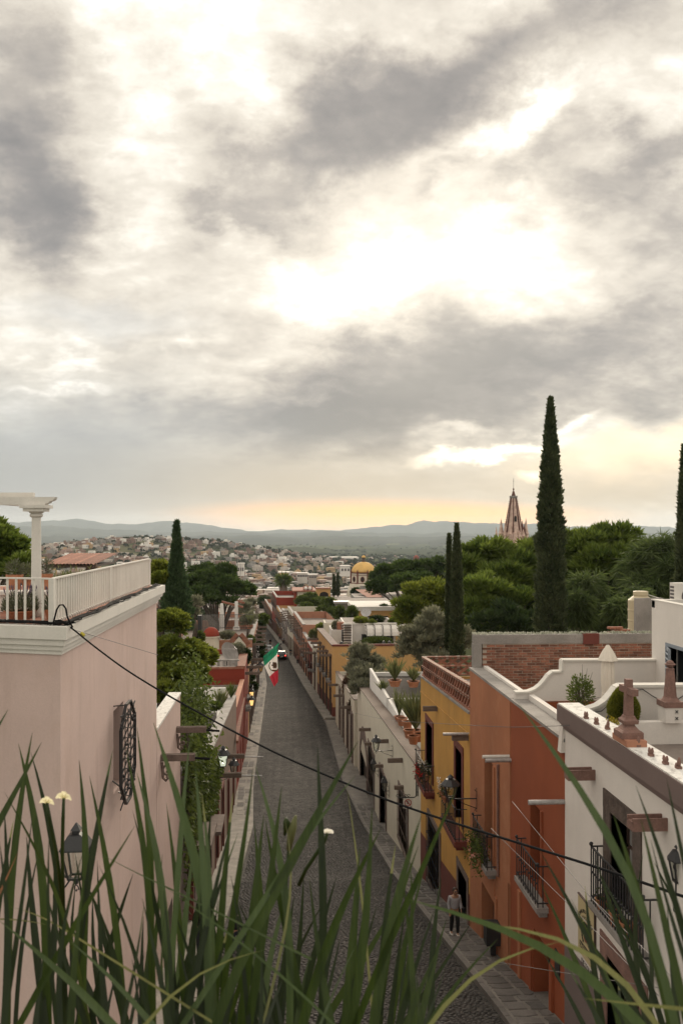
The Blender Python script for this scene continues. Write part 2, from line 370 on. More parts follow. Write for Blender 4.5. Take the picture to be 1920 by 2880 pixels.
M['wire'] = mat('grey_wire', (.09, .08, .08), rough=.5, var=.1, bump=0)
M['pot2'] = mat('white_planter', (.70, .67, .63), var=.06, streak=.2, streak_col=(.4, .36, .32))
L_ = {}
L_['jac'] = leafmat('jacaranda_leaf', (0.036, 0.065, 0.015), (0.173, 0.214, 0.049), .45)
L_['jacd'] = leafmat('dark_jacaranda_leaf', (0.020, 0.038, 0.012), (0.084, 0.120, 0.036), .4)
L_['lime'] = leafmat('yellow_green_leaf', (0.047, 0.075, 0.015), (0.217, 0.234, 0.048), .45)
L_['dark'] = leafmat('dark_leaf', (0.013, 0.026, 0.010), (0.055, 0.078, 0.026), .3)
L_['cyp'] = leafmat('cypress_needle', (0.021, 0.035, 0.017), (0.111, 0.130, 0.062), .25, clump=1.2)
L_['cypg'] = leafmat('green_cypress_needle', (0.026, 0.049, 0.025), (0.104, 0.156, 0.072), .25, clump=.8)
L_['olive'] = leafmat('olive_leaf', (0.098, 0.104, 0.068), (0.273, 0.267, 0.182), .3, clump=.9)
L_['pepper'] = leafmat('pepper_tree_leaf', (0.032, 0.052, 0.018), (0.119, 0.151, 0.055), .45, clump=.8)
L_['shrub'] = leafmat('shrub_leaf', (0.029, 0.047, 0.013), (0.130, 0.163, 0.039), .3, clump=2.5)
L_['yucca'] = leafmat('yucca_blade', (0.058, 0.078, 0.029), (0.221, 0.227, 0.098), .25, clump=3)
L_['laven'] = leafmat('lavender_leaf', (0.065, 0.075, 0.047), (0.163, 0.169, 0.104), .2, clump=5)
# ---------------------------------------------------------------- the street: its profile along y
SY = [4, 12, 20, 31, 40, 57, 70, 100, 130, 165, 198, 272, 330, 500, 800, 1200, 2000, 3500, 6000, 12000, 30000]
SZ = [-8.4, -9.7, -11.5, -14.2, -16.4, -19.8, -20.9, -22.6, -23.5, -24.8, -26.6, -31, -34, -45, -58, -68, -80, -97, -105, -110, -112]
KY = [4, 57, 70, 100, 130, 165, 198, 272, 330]
KR = [5.0, 5.0, 4.55, 4.4, 2.2, .2, -1.8, -6.6, -11]
KL = [-2.2, -2.3, -2.8, -3.0, -3.15, -4.7, -6.3, -10.3, -14.5]
def zs(y): return lerp(y, SY, SZ)
def kr(y): return lerp(y, KY, KR)
def kl(y): return lerp(y, KY, KL)
def wr(y): return lerp(y, [4, 66, 80, 100, 130, 165, 198, 272, 330], [6.2, 6.2, 5.85, 5.6, 3.6, 1.5, -.6, -5.4, -9.8])   # right house fronts
def wl(y): return kl(y) - 1.25                                                                        # left house fronts
def hnoise(x, y):
    return (math.sin(x * .0031 + 1.3) * math.cos(y * .0023 + .4) + .5 * math.sin(x * .0077 + y * .0051) + .25 * math.sin(x * .019 - y * .017))
def H(x, y):
    z = zs(max(4, y))
    far = min(1, max(0, (y - 350) / 900))
    z += far * 5 * hnoise(x, y)
    z += 50 * math.exp(-((x + 310) / 260) ** 2 - ((y - 1550) / 420) ** 2)
    z += 20 * math.exp(-((x + 90) / 260) ** 2 - ((y - 1750) / 420) ** 2)
    z += 30 * math.exp(-((x - 40) / 150) ** 2 - ((y - 3650) / 300) ** 2)
    return z
# ground sheet to the horizon
def ground():
    ys = [2, 8, 14, 20, 31, 40, 57, 70, 85, 100, 130, 165, 198, 230, 272, 330] + list(np.geomspace(400, 14600, 80))
    nx = 61; vv = []; ff = []
    for i, y in enumerate(ys):
        w = max(160, y * .95)
        for j in range(nx):
            s = (j / (nx - 1)) * 2 - 1; s = math.copysign(abs(s) ** 1.3, s)
            x = s * w; vv.append((x, y, H(x, y) - .35))
    # a skirt reaching behind the camera
    for i in range(len(ys) - 1):
        for j in range(nx - 1):
            a = i * nx + j; ff.append((a, a + 1, a + nx + 1, a + nx))
    n0 = len(vv); vv += [(-160, -120, -7.9), (160, -120, -7.9)]
    for j in range(nx - 1): pass
    ff.append((n0, n0 + 1, nx - 1, 0))
    m, t = newmat('plain_fields'); L = t.links.new; nd = t.nodes.new
    g = nd('ShaderNodeNewGeometry'); mp = nd('ShaderNodeMapping'); mp.inputs['Scale'].default_value = (.0022, .0011, 0); L(g.outputs['Position'], mp.inputs[0])
    nz = nd('ShaderNodeTexNoise'); nz.inputs['Scale'].default_value = 1.2; nz.inputs['Detail'].default_value = 3
    L(mp.outputs[0], nz.inputs[0])
    ad = nd('ShaderNodeVectorMath'); ad.operation = 'MULTIPLY_ADD'; L(nz.outputs['Color'], ad.inputs[0]); ad.inputs[1].default_value = (.5, .5, 0); L(mp.outputs[0], ad.inputs[2])
    vo = nd('ShaderNodeTexVoronoi'); vo.inputs['Scale'].default_value = 1.0; L(ad.outputs[0], vo.inputs[0])
    sp = nd('ShaderNodeSeparateColor'); L(vo.outputs['Color'], sp.inputs[0])
    rp = nd('ShaderNodeValToRGB'); L(sp.outputs[0], rp.inputs[0]); cr = rp.color_ramp
    cr.interpolation = 'LINEAR'
    cr.elements[0].color = (.045, .052, .028, 1); cr.elements[1].color = (.13, .145, .06, 1)
    e = cr.elements.new(.45); e.color = (.06, .066, .036, 1); e = cr.elements.new(.7); e.color = (.085, .10, .045, 1); e = cr.elements.new(.88); e.color = (.15, .14, .085, 1)
    n2 = nd('ShaderNodeTexNoise'); n2.inputs['Scale'].default_value = .02; n2.inputs['Detail'].default_value = 6; L(g.outputs['Position'], n2.inputs[0])
    mr = nd('ShaderNodeMapRange'); L(n2.outputs['Fac'], mr.inputs[0]); mr.inputs[1].default_value = .42; mr.inputs[2].default_value = .6; mr.inputs[3].default_value = 0; mr.inputs[4].default_value = .75
    mx = nd('ShaderNodeMix'); mx.data_type = 'RGBA'; L(mr.outputs[0], mx.inputs[0]); L(rp.outputs[0], mx.inputs[6]); mx.inputs[7].default_value = (.045, .055, .030, 1)
    p = nd('ShaderNodeBsdfPrincipled'); p.inputs['Roughness'].default_value = 1; p.inputs['Specular IOR Level'].default_value = 0; L(mx.outputs[2], p.inputs['Base Color'])
    o = nd('ShaderNodeOutputMaterial'); L(p.outputs[0], o.inputs[0])
    mb = MB(); mb.v = vv; mb.f = ff; mb.m = [0] * len(ff)
    mb.build('ground', m, smooth=True, kind='structure')
ground()
# mountains
def ridge(name, prof, dist, base_z, run, mtl, seed):
    r = np.random.default_rng(seed); pxs = [p[0] for p in prof]; pys = [p[1] for p in prof]
    cols = 420; rows = 12; vv = []; ff = []
    ph = r.uniform(0, 6, 12)
    for i in range(cols):
        px = -700 + (3400) * i / (cols - 1)
        py = np.interp(px, pxs, pys); top = PD(px, py, dist)
        jag = sum(math.sin(px * .02 * (1.7 ** k) + ph[k]) * 2.2 / (1.4 ** k) for k in range(9)) * dist / 2400 * .8
        for j in range(rows):
            f = j / (rows - 1)
            d = Vector((top.x, top.y, 0)); d = d * (1 - run / dist * f)
            sp = (1 - f) ** 1.35
            gul = math.sin(px * .05 + ph[7] + f * 3) * math.sin(px * .023 + ph[8]) * (top.z - base_z) * .16 * math.sin(math.pi * f)
            vv.append((d.x, d.y, base_z + (top.z + jag - base_z) * sp + gul))
    for i in range(cols - 1):
        for j in range(rows - 1):
            a = i * rows + j; ff.append((a, a + 1, a + rows + 1, a + rows))
    n0 = len(vv)
    for i in range(cols):
        x, y, z = vv[i * rows]; vv.append((x * 1.08, y * 1.08, base_z - 30))
    for i in range(cols - 1): ff.append((i * rows, (i + 1) * rows, n0 + i + 1, n0 + i))
    mb = MB(); mb.v = vv; mb.f = ff; mb.m = [0] * len(ff); return mb.build(name, mtl, smooth=True, kind='structure')
mm = mat('mountain_scrub', (.06, .065, .045), var=.35, scale=.0012, fine=.3, fscale=.01, bump=0, rough=1, spec=0)
ridge('mountains', [(-700, 1478), (0, 1471), (130, 1463), (210, 1461), (300, 1473), (400, 1471), (480, 1465), (560, 1475), (640, 1486), (720, 1491), (980, 1491), (1040, 1480), (1100, 1476), (1140, 1478), (1190, 1466), (1220, 1470), (1255, 1463), (1330, 1470), (1400, 1471), (1600, 1479), (1760, 1477), (1920, 1486), (2700, 1480)], 13200, -112, 2000, mm, 1)
ridge('mountains', [(-700, 1492), (0, 1485), (120, 1476), (200, 1482), (300, 1491), (480, 1495), (700, 1499), (900, 1496), (1100, 1498), (1400, 1501), (1900, 1500), (2700, 1496)], 10500, -112, 3000, mm, 2)
ridge('hills', [(-700, 1506), (300, 1508), (600, 1507), (900, 1510), (1200, 1508), (1500, 1512), (1900, 1508), (2700, 1512)], 8000, -112, 2500, mm, 3)
# road: sheet with cobble relief, near cobbles as stones
def strip(name, fx0, fx1, fz, y0, y1, n, mtl, nx=6, **pr):
    mb = MB(); vv = []; ff = []
    for i in range(n + 1):
        y = y0 + (y1 - y0) * (i / n) ** 1.6
        for j in range(nx + 1):
            f = j / nx; x = fx0(y) + (fx1(y) - fx0(y)) * f; vv.append((x, y, fz(y, f)))
    for i in range(n):
        for j in range(nx):
            a = i * (nx + 1) + j; ff.append((a, a + 1, a + nx + 2, a + nx + 1))
    mb.v = vv; mb.f = ff; mb.m = [0] * len(ff)
    return mb.build(name, mtl, smooth=True, **pr)
def cobblemat():
    m, t = newmat('cobble_road'); L = t.links.new; nd = t.nodes.new
    g = nd('ShaderNodeNewGeometry')
    vo = nd('ShaderNodeTexVoronoi'); vo.inputs['Scale'].default_value = 6.5; L(g.outputs['Position'], vo.inputs[0])
    ve = nd('ShaderNodeTexVoronoi'); ve.feature = 'DISTANCE_TO_EDGE'; ve.inputs['Scale'].default_value = 6.5; L(g.outputs['Position'], ve.inputs[0])
    sp = nd('ShaderNodeSeparateColor'); L(vo.outputs['Color'], sp.inputs[0])
    rp = nd('ShaderNodeValToRGB'); L(sp.outputs[0], rp.inputs[0]); rp.color_ramp.elements[0].color = (.017, .016, .015, 1); rp.color_ramp.elements[1].color = (.078, .072, .067, 1)
    er = nd('ShaderNodeMapRange'); L(ve.outputs['Distance'], er.inputs[0]); er.inputs[1].default_value = .0; er.inputs[2].default_value = .17
    mx = nd('ShaderNodeMix'); mx.data_type = 'RGBA'; L(er.outputs[0], mx.inputs[0]); mx.inputs[6].default_value = (.088, .08, .073, 1); L(rp.outputs[0], mx.inputs[7])
    nz = nd('ShaderNodeTexNoise'); nz.inputs['Scale'].default_value = .45; nz.inputs['Detail'].default_value = 6; nz.inputs['Roughness'].default_value = .65; L(g.outputs['Position'], nz.inputs[0])
    nr = nd('ShaderNodeMapRange'); L(nz.outputs['Fac'], nr.inputs[0]); nr.inputs[1].default_value = .35; nr.inputs[2].default_value = .68; nr.inputs[3].default_value = .7; nr.inputs[4].default_value = 1.25
    n3 = nd('ShaderNodeTexNoise'); n3.inputs['Scale'].default_value = 2.3; n3.inputs['Detail'].default_value = 9; n3.inputs['Roughness'].default_value = .85; L(g.outputs['Position'], n3.inputs[0])
    r3 = nd('ShaderNodeMapRange'); L(n3.outputs['Fac'], r3.inputs[0]); r3.inputs[1].default_value = .36; r3.inputs[2].default_value = .66; r3.inputs[3].default_value = .25; r3.inputs[4].default_value = 1.4
    m4 = nd('ShaderNodeMapping'); m4.inputs['Scale'].default_value = (1.5, .03, 0); L(g.outputs['Position'], m4.inputs[0]); n4 = nd('ShaderNodeTexNoise'); n4.inputs['Scale'].default_value = 1; n4.inputs['Detail'].default_value = 3; L(m4.outputs[0], n4.inputs[0])
    r4 = nd('ShaderNodeMapRange'); L(n4.outputs['Fac'], r4.inputs[0]); r4.inputs[1].default_value = .35; r4.inputs[2].default_value = .68; r4.inputs[3].default_value = .8; r4.inputs[4].default_value = 1.3
    ma = nd('ShaderNodeMath'); ma.operation = 'MULTIPLY'; L(nr.outputs[0], ma.inputs[0]); L(r3.outputs[0], ma.inputs[1]); mb_ = nd('ShaderNodeMath'); mb_.operation = 'MULTIPLY'; L(ma.outputs[0], mb_.inputs[0]); L(r4.outputs[0], mb_.inputs[1])
    hv = nd('ShaderNodeHueSaturation'); L(mx.outputs[2], hv.inputs['Color']); L(mb_.outputs[0], hv.inputs['Value'])
    p = nd('ShaderNodeBsdfPrincipled'); p.inputs['Roughness'].default_value = .85; p.inputs['Specular IOR Level'].default_value = .15; L(hv.outputs[0], p.inputs['Base Color'])
    b = nd('ShaderNodeBump'); b.inputs['Strength'].default_value = .8; b.inputs['Distance'].default_value = .04; L(er.outputs[0], b.inputs['Height']); L(b.outputs[0], p.inputs['Normal'])
    o = nd('ShaderNodeOutputMaterial'); L(p.outputs[0], o.inputs[0]); return m
M['cobble'] = cobblemat()
M['cobstone'] = mat('cobble_stone', (.052, .047, .044), var=.6, scale=3.2, fine=.35, fscale=50, bump=.4, rough=.7)
M['flag'] = mat('flagstone', (.135, .122, .112), var=.25, scale=1.5, fine=.3, fscale=25, bump=.5, rand=.3)
M['walk'] = mat('sidewalk_mortar', (.20, .18, .16), var=.3, scale=1.2, fine=.3, fscale=18, bump=.5, blotch=.4, blotch_col=(.13, .115, .105))
M['walkl'] = mat('pale_sidewalk_paving', (.26, .235, .205), var=.3, scale=1.0, fine=.3, fscale=14, bump=.4, blotch=.4, blotch_col=(.15, .135, .12))
road = strip('road', kl, kr, lambda y, f: zs(y) - .05 * (1 - abs(2 * f - 1)), 6, 330, 70, M['cobble'], 6, kind='structure')
swr = strip('sidewalk', kr, lambda y: wr(y) + .5, lambda y, f: zs(y) + .13, 6, 101, 50, M['walk'], 2, kind='structure')
swr2 = strip('sidewalk', kr, lambda y: wr(y) + .5, lambda y, f: zs(y) + .16, 101.5, 330, 40, M['walkl'], 2, kind='structure')
swl = strip('sidewalk', lambda y: wl(y) - .5, kl, lambda y, f: zs(y) + .12, 6, 330, 70, M['walkl'], 2, kind='structure')
def kerb(par, fx, y0, y1, s, h, mtl):
    mb = MB(); y = y0
    while y < y1:
        L = .7 if y < 60 else 1.6
        L = min(L * random.uniform(.8, 1.2), y1 - y + .01); e = y + L - .012
        a, b = fx(y), fx(e); za, zb = zs(y), zs(e); j = random.uniform(-.012, .012); w = .16
        P = [(a - s * .02, y, za - .3), (a - s * .02 + s * w, y, za - .3), (b - s * .02 + s * w, e, zb - .3), (b - s * .02, e, zb - .3)]
        Q = [(p[0] + (0 if k in (1, 2) else s * .015), p[1], p[2] + .3 + h + j) for k, p in enumerate(P)]
        mb.idx(P + Q, [(3, 2, 1, 0), (4, 5, 6, 7), (0, 1, 5, 4), (1, 2, 6, 5), (2, 3, 7, 6), (3, 0, 4, 7)])
        y += L
    return mb.build('kerb', mtl, par)
kerb(swr, kr, 8, 101, 1, .145, M['flag']); kerb(swr2, kr, 101.5, 320, 1, .175, M['walkl']); kerb(swl, kl, 8, 320, -1, .135, M['walkl'])
MB().poly([(4.4, 101.4, -22.9), (6.2, 101.4, -22.9), (6.2, 101.4, -22.3), (4.4, 101.4, -22.3)]).build('kerb', M['walkl'], swr2)
def stone_mesh(poly, h):      # low dome-topped stone from a local polygon
    n = len(poly); c = (sum(p[0] for p in poly) / n, sum(p[1] for p in poly) / n)
    vb = [(x, y, -.03) for x, y in poly]; vt = [(c[0] + (x - c[0]) * .86, c[1] + (y - c[1]) * .86, h) for x, y in poly]
    f = [(i, (i + 1) % n, n + (i + 1) % n, n + i) for i in range(n)] + [tuple(range(n, 2 * n))]
    return vb + vt, f
def paving():       # irregular flagstones of the near right sidewalk
    vor = []
    y = 17.0; k = 0
    while y < 62 and k < 290:
        rowh = random.uniform(.42, .72) * (1 if y < 40 else 1.3); x0 = kr(y) + .16; x1 = 6.18; cuts = [x0]
        while cuts[-1] < x1 - .3: cuts.append(cuts[-1] + random.uniform(.38, .75))
        cuts[-1] = x1
        for a, b in zip(cuts[:-1], cuts[1:]):
            if b - a < .12: continue
            q = random.uniform(-.12, .12); g = .02; mid = (a + b) / 2; cy = y + rowh / 2
            P = [(a + g, y + g + random.uniform(0, .08)), (mid, y + g + random.uniform(-.04, .05)), (b - g, y + g + random.uniform(0, .1)), (b - g - random.uniform(0, .06), cy), (b - g, y + rowh - g - random.uniform(0, .1)), (mid + q, y + rowh - g), (a + g, y + rowh - g - random.uniform(0, .08)), (a + g + random.uniform(0, .06), cy)]
            v, f = stone_mesh(P, .025)
            mb = MB().idx([(px, py, zs(py) + .13 + pz) for px, py, pz in v], f); mb.build('paving_stone', M['flag'], swr); k += 1
        y += rowh
paving()
def paving_left():
    k = 0; y = 60.0
    while y < 135 and k < 150:
        L = random.uniform(.8, 1.4) * (1 + (y - 60) / 70); a, b = wl(y) + .03, kl(y) - .17; c = a + (b - a) * random.uniform(.45, .6)
        for p, q in ((a, c), (c, b)):
            v, f = stone_mesh([(p + .02, y + .02), (q - .02, y + .02), (q - .02, y + L - .02), (p + .02, y + L - .02)], .02)
            MB().idx([(vx, vy, zs(vy) + .12 + vz) for vx, vy, vz in v], f).build('paving_stone', M['flag'] if random.random() < .35 else M['walkl'], swl); k += 1
        y += L
paving_left()
def cobbles():
    r = np.random.default_rng(5); vs = []; fs = []; near = []
    y = 19.0
    while y < 66:
        st = .135 + (y - 19) * .0012; x = -2.1 + r.uniform(0, st)
        while x < 4.9:
            near.append((x + r.uniform(-.03, .03), y + r.uniform(-.03, .03), st)) if r.random() > (y - 44) / 22 else None; x += st * r.uniform(.9, 1.15)
        y += st * .93
    singles = [c for c in near if c[0] > 1.2 and c[1] < 30]; singles.sort(key=lambda c: c[1] - c[0] * 1.5); single = set(singles[:295])
    for c in near:
        x, y, st = c; a = st * r.uniform(.40, .52); b = st * r.uniform(.36, .48); n = 7; th = r.uniform(0, 6.28); w = r.uniform(.85, 1.12, n)
        P = [(x + a * w[i] * math.cos(th + 6.283 * i / n), y + b * w[i] * math.sin(th + 6.283 * i / n)) for i in range(n)]
        f01 = (x - kl(y)) / (kr(y) - kl(y)); z0 = -.05 * (1 - abs(2 * f01 - 1)); hh = r.uniform(.018, .04)
        cc = (x, y)
        ring0 = [(px, py, zs(py) + z0 - .01) for px, py in P]; ring1 = [(x + (px - x) * .72, y + (py - y) * .72, zs(py) + z0 + hh * .8) for px, py in P]; top = (x, y, zs(y) + z0 + hh)
        v = ring0 + ring1 + [top]; f = [(i, (i + 1) % n, n + (i + 1) % n) for i in range(n)] + [(i, n + (i + 1) % n, n + i) for i in range(n)] + [(n + i, n + (i + 1) % n, 2 * n) for i in range(n)]
        if c in single:
            MB().idx(v, f).build('cobble', M['cobstone'], road, smooth=True)
        else:
            k = len(vs); vs += v; fs += [(i + k, j + k, l + k) for i, j, l in f]
    npmesh('cobbles', vs, fs, M['cobstone'], road, 'stuff', True)
cobbles()
# ---------------------------------------------------------------- house builders
def wall_x(mb, X, side, y0, y1, z0, zt, holes, rev):
    """wall in the plane x=X with openings; inside is on the +side; zt(y) is the top"""
    Xf = X if callable(X) else (lambda y: X)
    ys = sorted({y0, y1, *[h[0] for h in holes], *[h[1] for h in holes]}); zb = sorted({z0, *[h[2] for h in holes], *[h[3] for h in holes]})
    ys = [y for y in ys if y0 - 1e-6 <= y <= y1 + 1e-6]
    for a, b in zip(ys[:-1], ys[1:]):
        ym = (a + b) / 2
        for c, d in zip(zb[:-1], zb[1:]):
            zm = (c + d) / 2
            if any(h[0] < ym < h[1] and h[2] < zm < h[3] for h in holes): continue
            mb.poly([(Xf(a), a, c), (Xf(b), b, c), (Xf(b), b, d), (Xf(a), a, d)])
        c = zb[-1]; mb.poly([(Xf(a), a, c), (Xf(b), b, c), (Xf(b), b, zt(b)), (Xf(a), a, zt(a))])
    for (a, b, c, d, *_) in holes:
        r = rev * side
        mb.poly([(Xf(a), a, c), (Xf(a) + r, a, c), (Xf(a) + r, a, d), (Xf(a), a, d)]); mb.poly([(Xf(b), b, c), (Xf(b) + r, b, c), (Xf(b) + r, b, d), (Xf(b), b, d)])
        mb.poly([(Xf(a), a, c), (Xf(b), b, c), (Xf(b) + r, b, c), (Xf(a) + r, a, c)]); mb.poly([(Xf(a), a, d), (Xf(b), b, d), (Xf(b) + r, b, d), (Xf(a) + r, a, d)])
def house(name, label, X, side, y0, y1, z0, zt, depth, wm, holes=(), rev=.35, roof=None, drop=.6, coping=None, copw=.35, coph=.08, dado=None, dadom=None, base=None, ends=True, coplip=.05, cat='house', group=None, endh=0.0, endn=None):
    Xf = X if callable(X) else (lambda y: X); ztf = zt if callable(zt) else (lambda y: zt)
    root = thing(name, label, cat, (Xf(y0) + side * depth / 2, (y0 + y1) / 2, z0), group)
    mb = MB(); wall_x(mb, Xf, side, y0, y1, z0, ztf, list(holes), rev)
    xb = lambda y: Xf(y) + side * depth
    for y, endh in ((y0, endh if endn is None else endn), (y1, endh)): mb.poly([(Xf(y), y, z0), (xb(y), y, z0), (xb(y), y, ztf(y) - endh), (Xf(y) + side * .4, y, ztf(y) - endh), (Xf(y) + side * .4, y, ztf(y)), (Xf(y), y, ztf(y))] if endh else [(Xf(y), y, z0), (xb(y), y, z0), (xb(y), y, ztf(y)), (Xf(y), y, ztf(y))])
    mb.poly([(xb(y0), y0, z0), (xb(y1), y1, z0), (xb(y1), y1, ztf(y1)), (xb(y0), y0, ztf(y0))])
    # inner parapet faces
    t = copw * .85
    xi = lambda y: Xf(y) + side * t
    dp = drop + .3
    mb.poly([(xi(y0), y0 + .2, ztf(y0) - dp), (xi(y1), y1 - .2, ztf(y1) - dp), (xi(y1), y1 - .2, ztf(y1) - .01), (xi(y0), y0 + .2, ztf(y0) - .01)])
    for y, s in ((y0, .2), (y1, -.2)) if not endh else ():
        mb.poly([(xi(y), y + s, ztf(y) - dp), (xb(y) - side * .2, y + s, ztf(y) - dp), (xb(y) - side * .2, y + s, ztf(y) - .01), (xi(y), y + s, ztf(y) - .01)])
        mb.poly([(Xf(y), y, ztf(y)), (xb(y), y, ztf(y)), (xb(y), y + s, ztf(y)), (Xf(y), y + s, ztf(y))])
    mb.build('wall', wm, root)
    MB().poly([(Xf(y0) + side * .05, y0 + .03, ztf(y0) - drop), (xb(y0) - side * .03, y0 + .03, ztf(y0) - drop), (xb(y1) - side * .03, y1 - .03, ztf(y1) - drop), (Xf(y1) + side * .05, y1 - .03, ztf(y1) - drop)]).build('roof', roof or M['roof'], root)
    if coping:
        mb = MB(); n = max(1, int((y1 - y0) / 3)); yy = [y0 + (y1 - y0) * i / n for i in range(n + 1)]
        for a, b in zip(yy[:-1], yy[1:]):
            P = [(Xf(a) - side * coplip, a, ztf(a) - .01), (Xf(a) + side * copw, a, ztf(a) - .01), (Xf(b) + side * copw, b, ztf(b) - .01), (Xf(b) - side * coplip, b, ztf(b) - .01)]
            j = coph
            mb.idx(P + [(p[0], p[1], p[2] + j) for p in P], [(3, 2, 1, 0), (4, 5, 6, 7), (0, 1, 5, 4), (1, 2, 6, 5), (2, 3, 7, 6), (3, 0, 4, 7)])
        mb.build('coping', coping, root)
    if dado:
        mb = MB(); cuts = sorted({y0, y1, *[h[0] for h in holes], *[h[1] for h in holes]})
        for a, b in zip(cuts[:-1], cuts[1:]):
            m = (a + b) / 2; hs = [h for h in holes if h[0] < m < h[1]]
            za, zb_ = dado(a), dado(b); lo = z0
            segs = [(lo, None)]
            low = min([h[2] for h in hs] + [1e9]); 
            if low < min(za, zb_):
                mb.poly([(Xf(a) - side * .012, a, lo), (Xf(b) - side * .012, b, lo), (Xf(b) - side * .012, b, low), (Xf(a) - side * .012, a, low)])
                hi = max(h[3] for h in hs if h[2] == low)
                if hi < min(za, zb_): mb.poly([(Xf(a) - side * .012, a, hi), (Xf(b) - side * .012, b, hi), (Xf(b) - side * .012, b, zb_), (Xf(a) - side * .012, a, za)])
            else:
                mb.poly([(Xf(a) - side * .012, a, lo), (Xf(b) - side * .012, b, lo), (Xf(b) - side * .012, b, zb_), (Xf(a) - side * .012, a, za)])
        mb.build('dado', dadom, root)
    return root
def surround(root, X, s, a, b, c, d, w, t, m, bottom=True, rev=.12, name='window_surround'):
    mb = MB(); o = X - s * t; i = X + s * rev
    mb.box(o, i, a - w, a, c, d); mb.box(o, i, b, b + w, c, d); mb.box(o - s * .004, i, a - w, b + w, d, d + w)
    if bottom: mb.box(o - s * .05, i, a - w * 1.1, b + w * 1.1, c - w * .7, c)
    return mb.build(name, m, root)
def sash(root, X, s, a, b, c, d, fm, pm, rev=.24, door=False, rows=2, lattice=False):
    x = X + s * rev; mb = MB(); w = .08
    mb.box(x, x + s * .06, a, a + w, c, d); mb.box(x, x + s * .06, b - w, b, c, d); mb.box(x, x + s * .055, a, b, d - w, d); mb.box(x, x + s * .055, a, b, c, c + w)
    m = (a + b) / 2; mb.box(x - s * .004, x + s * .05, m - .04, m + .04, c, d)
    for k in range(1, rows): z = c + (d - c) * k / rows; mb.box(x, x + s * .045, a, b, z - .025, z + .025)
    if lattice:
        n = max(3, int((d - c) / .28))
        for k in range(n):
            z0, z1 = c + (d - c) * k / n, c + (d - c) * (k + 1) / n
            for q0, q1 in ((a, m), (m, b)):
                mb.bar((x - s * .03, q0, z0), (x - s * .03, q1, z1), .025); mb.bar((x - s * .03, q0, z1), (x - s * .03, q1, z0), .025)
    w_ = mb.build('door' if door else 'window', fm, root)
    MB().poly([(x + s * .03, a, c), (x + s * .03, b, c), (x + s * .03, b, d), (x + s * .03, a, d)]).build('pane', pm, w_)
    return w_
def panel_door(root, X, s, a, b, c, d, m, rev=.3, rows=3):
    x = X + s * rev; mb = MB(); mb.box(x, x + s * .06, a, b, c, d)
    mid = (a + b) / 2
    for q0, q1 in ((a, mid), (mid, b)):
        for k in range(rows):
            z0 = c + (d - c) * (k + .08) / rows; z1 = c + (d - c) * (k + .92) / rows
            mb.box(x - s * .03, x + .0, q0 + .08, q1 - .06, z0, z1)
    o = mb.build('door', m, root)
    MB().ball((x - s * .06, mid + .07, (c + d) / 2 - .1), .04).build('knob', M['iron'], o)
    return o
def grille(root, X, s, a, b, c, d, m, proud=.1, n=6, belts=3, scroll=False, name='grille'):
    mb = MB(); x = X - s * proud
    for k in range(n + 1): y = a + (b - a) * k / n; mb.bar((x, y, c), (x, y, d), .022)
    for k in range(belts + 1): z = c + (d - c) * k / belts; mb.bar((x, a, z), (x, b, z), .022, .03); mb.bar((x, a, z), (X + s * .05, a, z), .022); mb.bar((x, b, z), (X + s * .05, b, z), .022)
    return mb.build(name, m, root)
def balcony(root, X, s, a, b, zf, h, d, slabm, ironm, n=14, slabh=.16, scroll=True):
    mb = MB(); mb.box(X - s * d, X + s * .1, a, b, zf - slabh, zf); mb.box(X - s * (d - .1), X + s * .08, a + .1, b - .1, zf - slabh - .14, zf - slabh + .01)
    bo = mb.build('balcony', slabm, root)
    mb = MB(); x = X - s * (d - .05); y0, y1 = a + .05, b - .05; zt = zf + h
    for z in (zf + .1, zt): mb.bar((x, y0, z), (x, y1, z), .035, .025); mb.bar((x, y0, z), (X, y0, z), .035, .025); mb.bar((x, y1, z), (X, y1, z), .035, .025)
    for k in range(n + 1):
        y = y0 + (y1 - y0) * k / n; mb.bar((x, y, zf), (x, y, zt), .022)
    ns = max(2, int(d / .13))
    for k in range(1, ns):
        xx = x + (X - x) * k / ns
        for y in (y0, y1): mb.bar((xx, y, zf), (xx, y, zt), .022)
    if scroll:
        for y in (y0, y1): mb.ball((x, y, zt + .05), .045, 6, 4)
        for k in range(n):
            y = y0 + (y1 - y0) * (k + .5) / n; mb.ball((x, y, zf + h * .55), .028, 5, 3)
    mb.build('railing', ironm, bo); return bo
def spout(root, X, s, y, z, L, m, w=.16, h=.2, tipm=None, tipL=0, scroll=None, chan=True, tilt=0.0):
    """roof spout sticking out of the wall over the street"""
    mb = MB(); p = Vector((X + s * .1, y, z)); q = Vector((X - s * L, y, z - tilt))
    if m is M['metal']:
        mb.tube([p, q], w / 2, 10)
    else:
        mb.bar(p, q, w, h * .6)
        up = Vector((0, 0, h * .3 + .02))
        for dy in (-w / 2 + .022, w / 2 - .022): mb.bar(p + up + Vector((0, dy, 0)), q + up + Vector((0, dy, 0)), .04, .09)
    o = mb.build('water_spout', m, root)
    if tipL: MB().tube([q, q + Vector((-s * tipL, 0, -.03))], .035, 8).build('pipe', tipm, o)
    if scroll:
        mb = MB(); pts = []
        for k in range(14):
            t = k / 13; r = .16 - .13 * t; an = 1.2 + t * 7.5; pts.append((X - s * (.18 + r * math.cos(an)), y, z - .32 - .1 * t + r * math.sin(an)))
        mb.tube(pts, .035, 5); mb.tube([(X - s * .03, y, z - .1), (X - s * .06, y, z - .55), (X - s * .14, y, z - .62), (X - s * .2, y, z - .55), (X - s * .15, y, z - .5)], .04, 5)
        mb.build('scroll_bracket', scroll, o)
    return o
XR = 6.2
def yr(px): return PX(px, 0, XR).y
def zr(px, py): return PX(px, py, XR).z
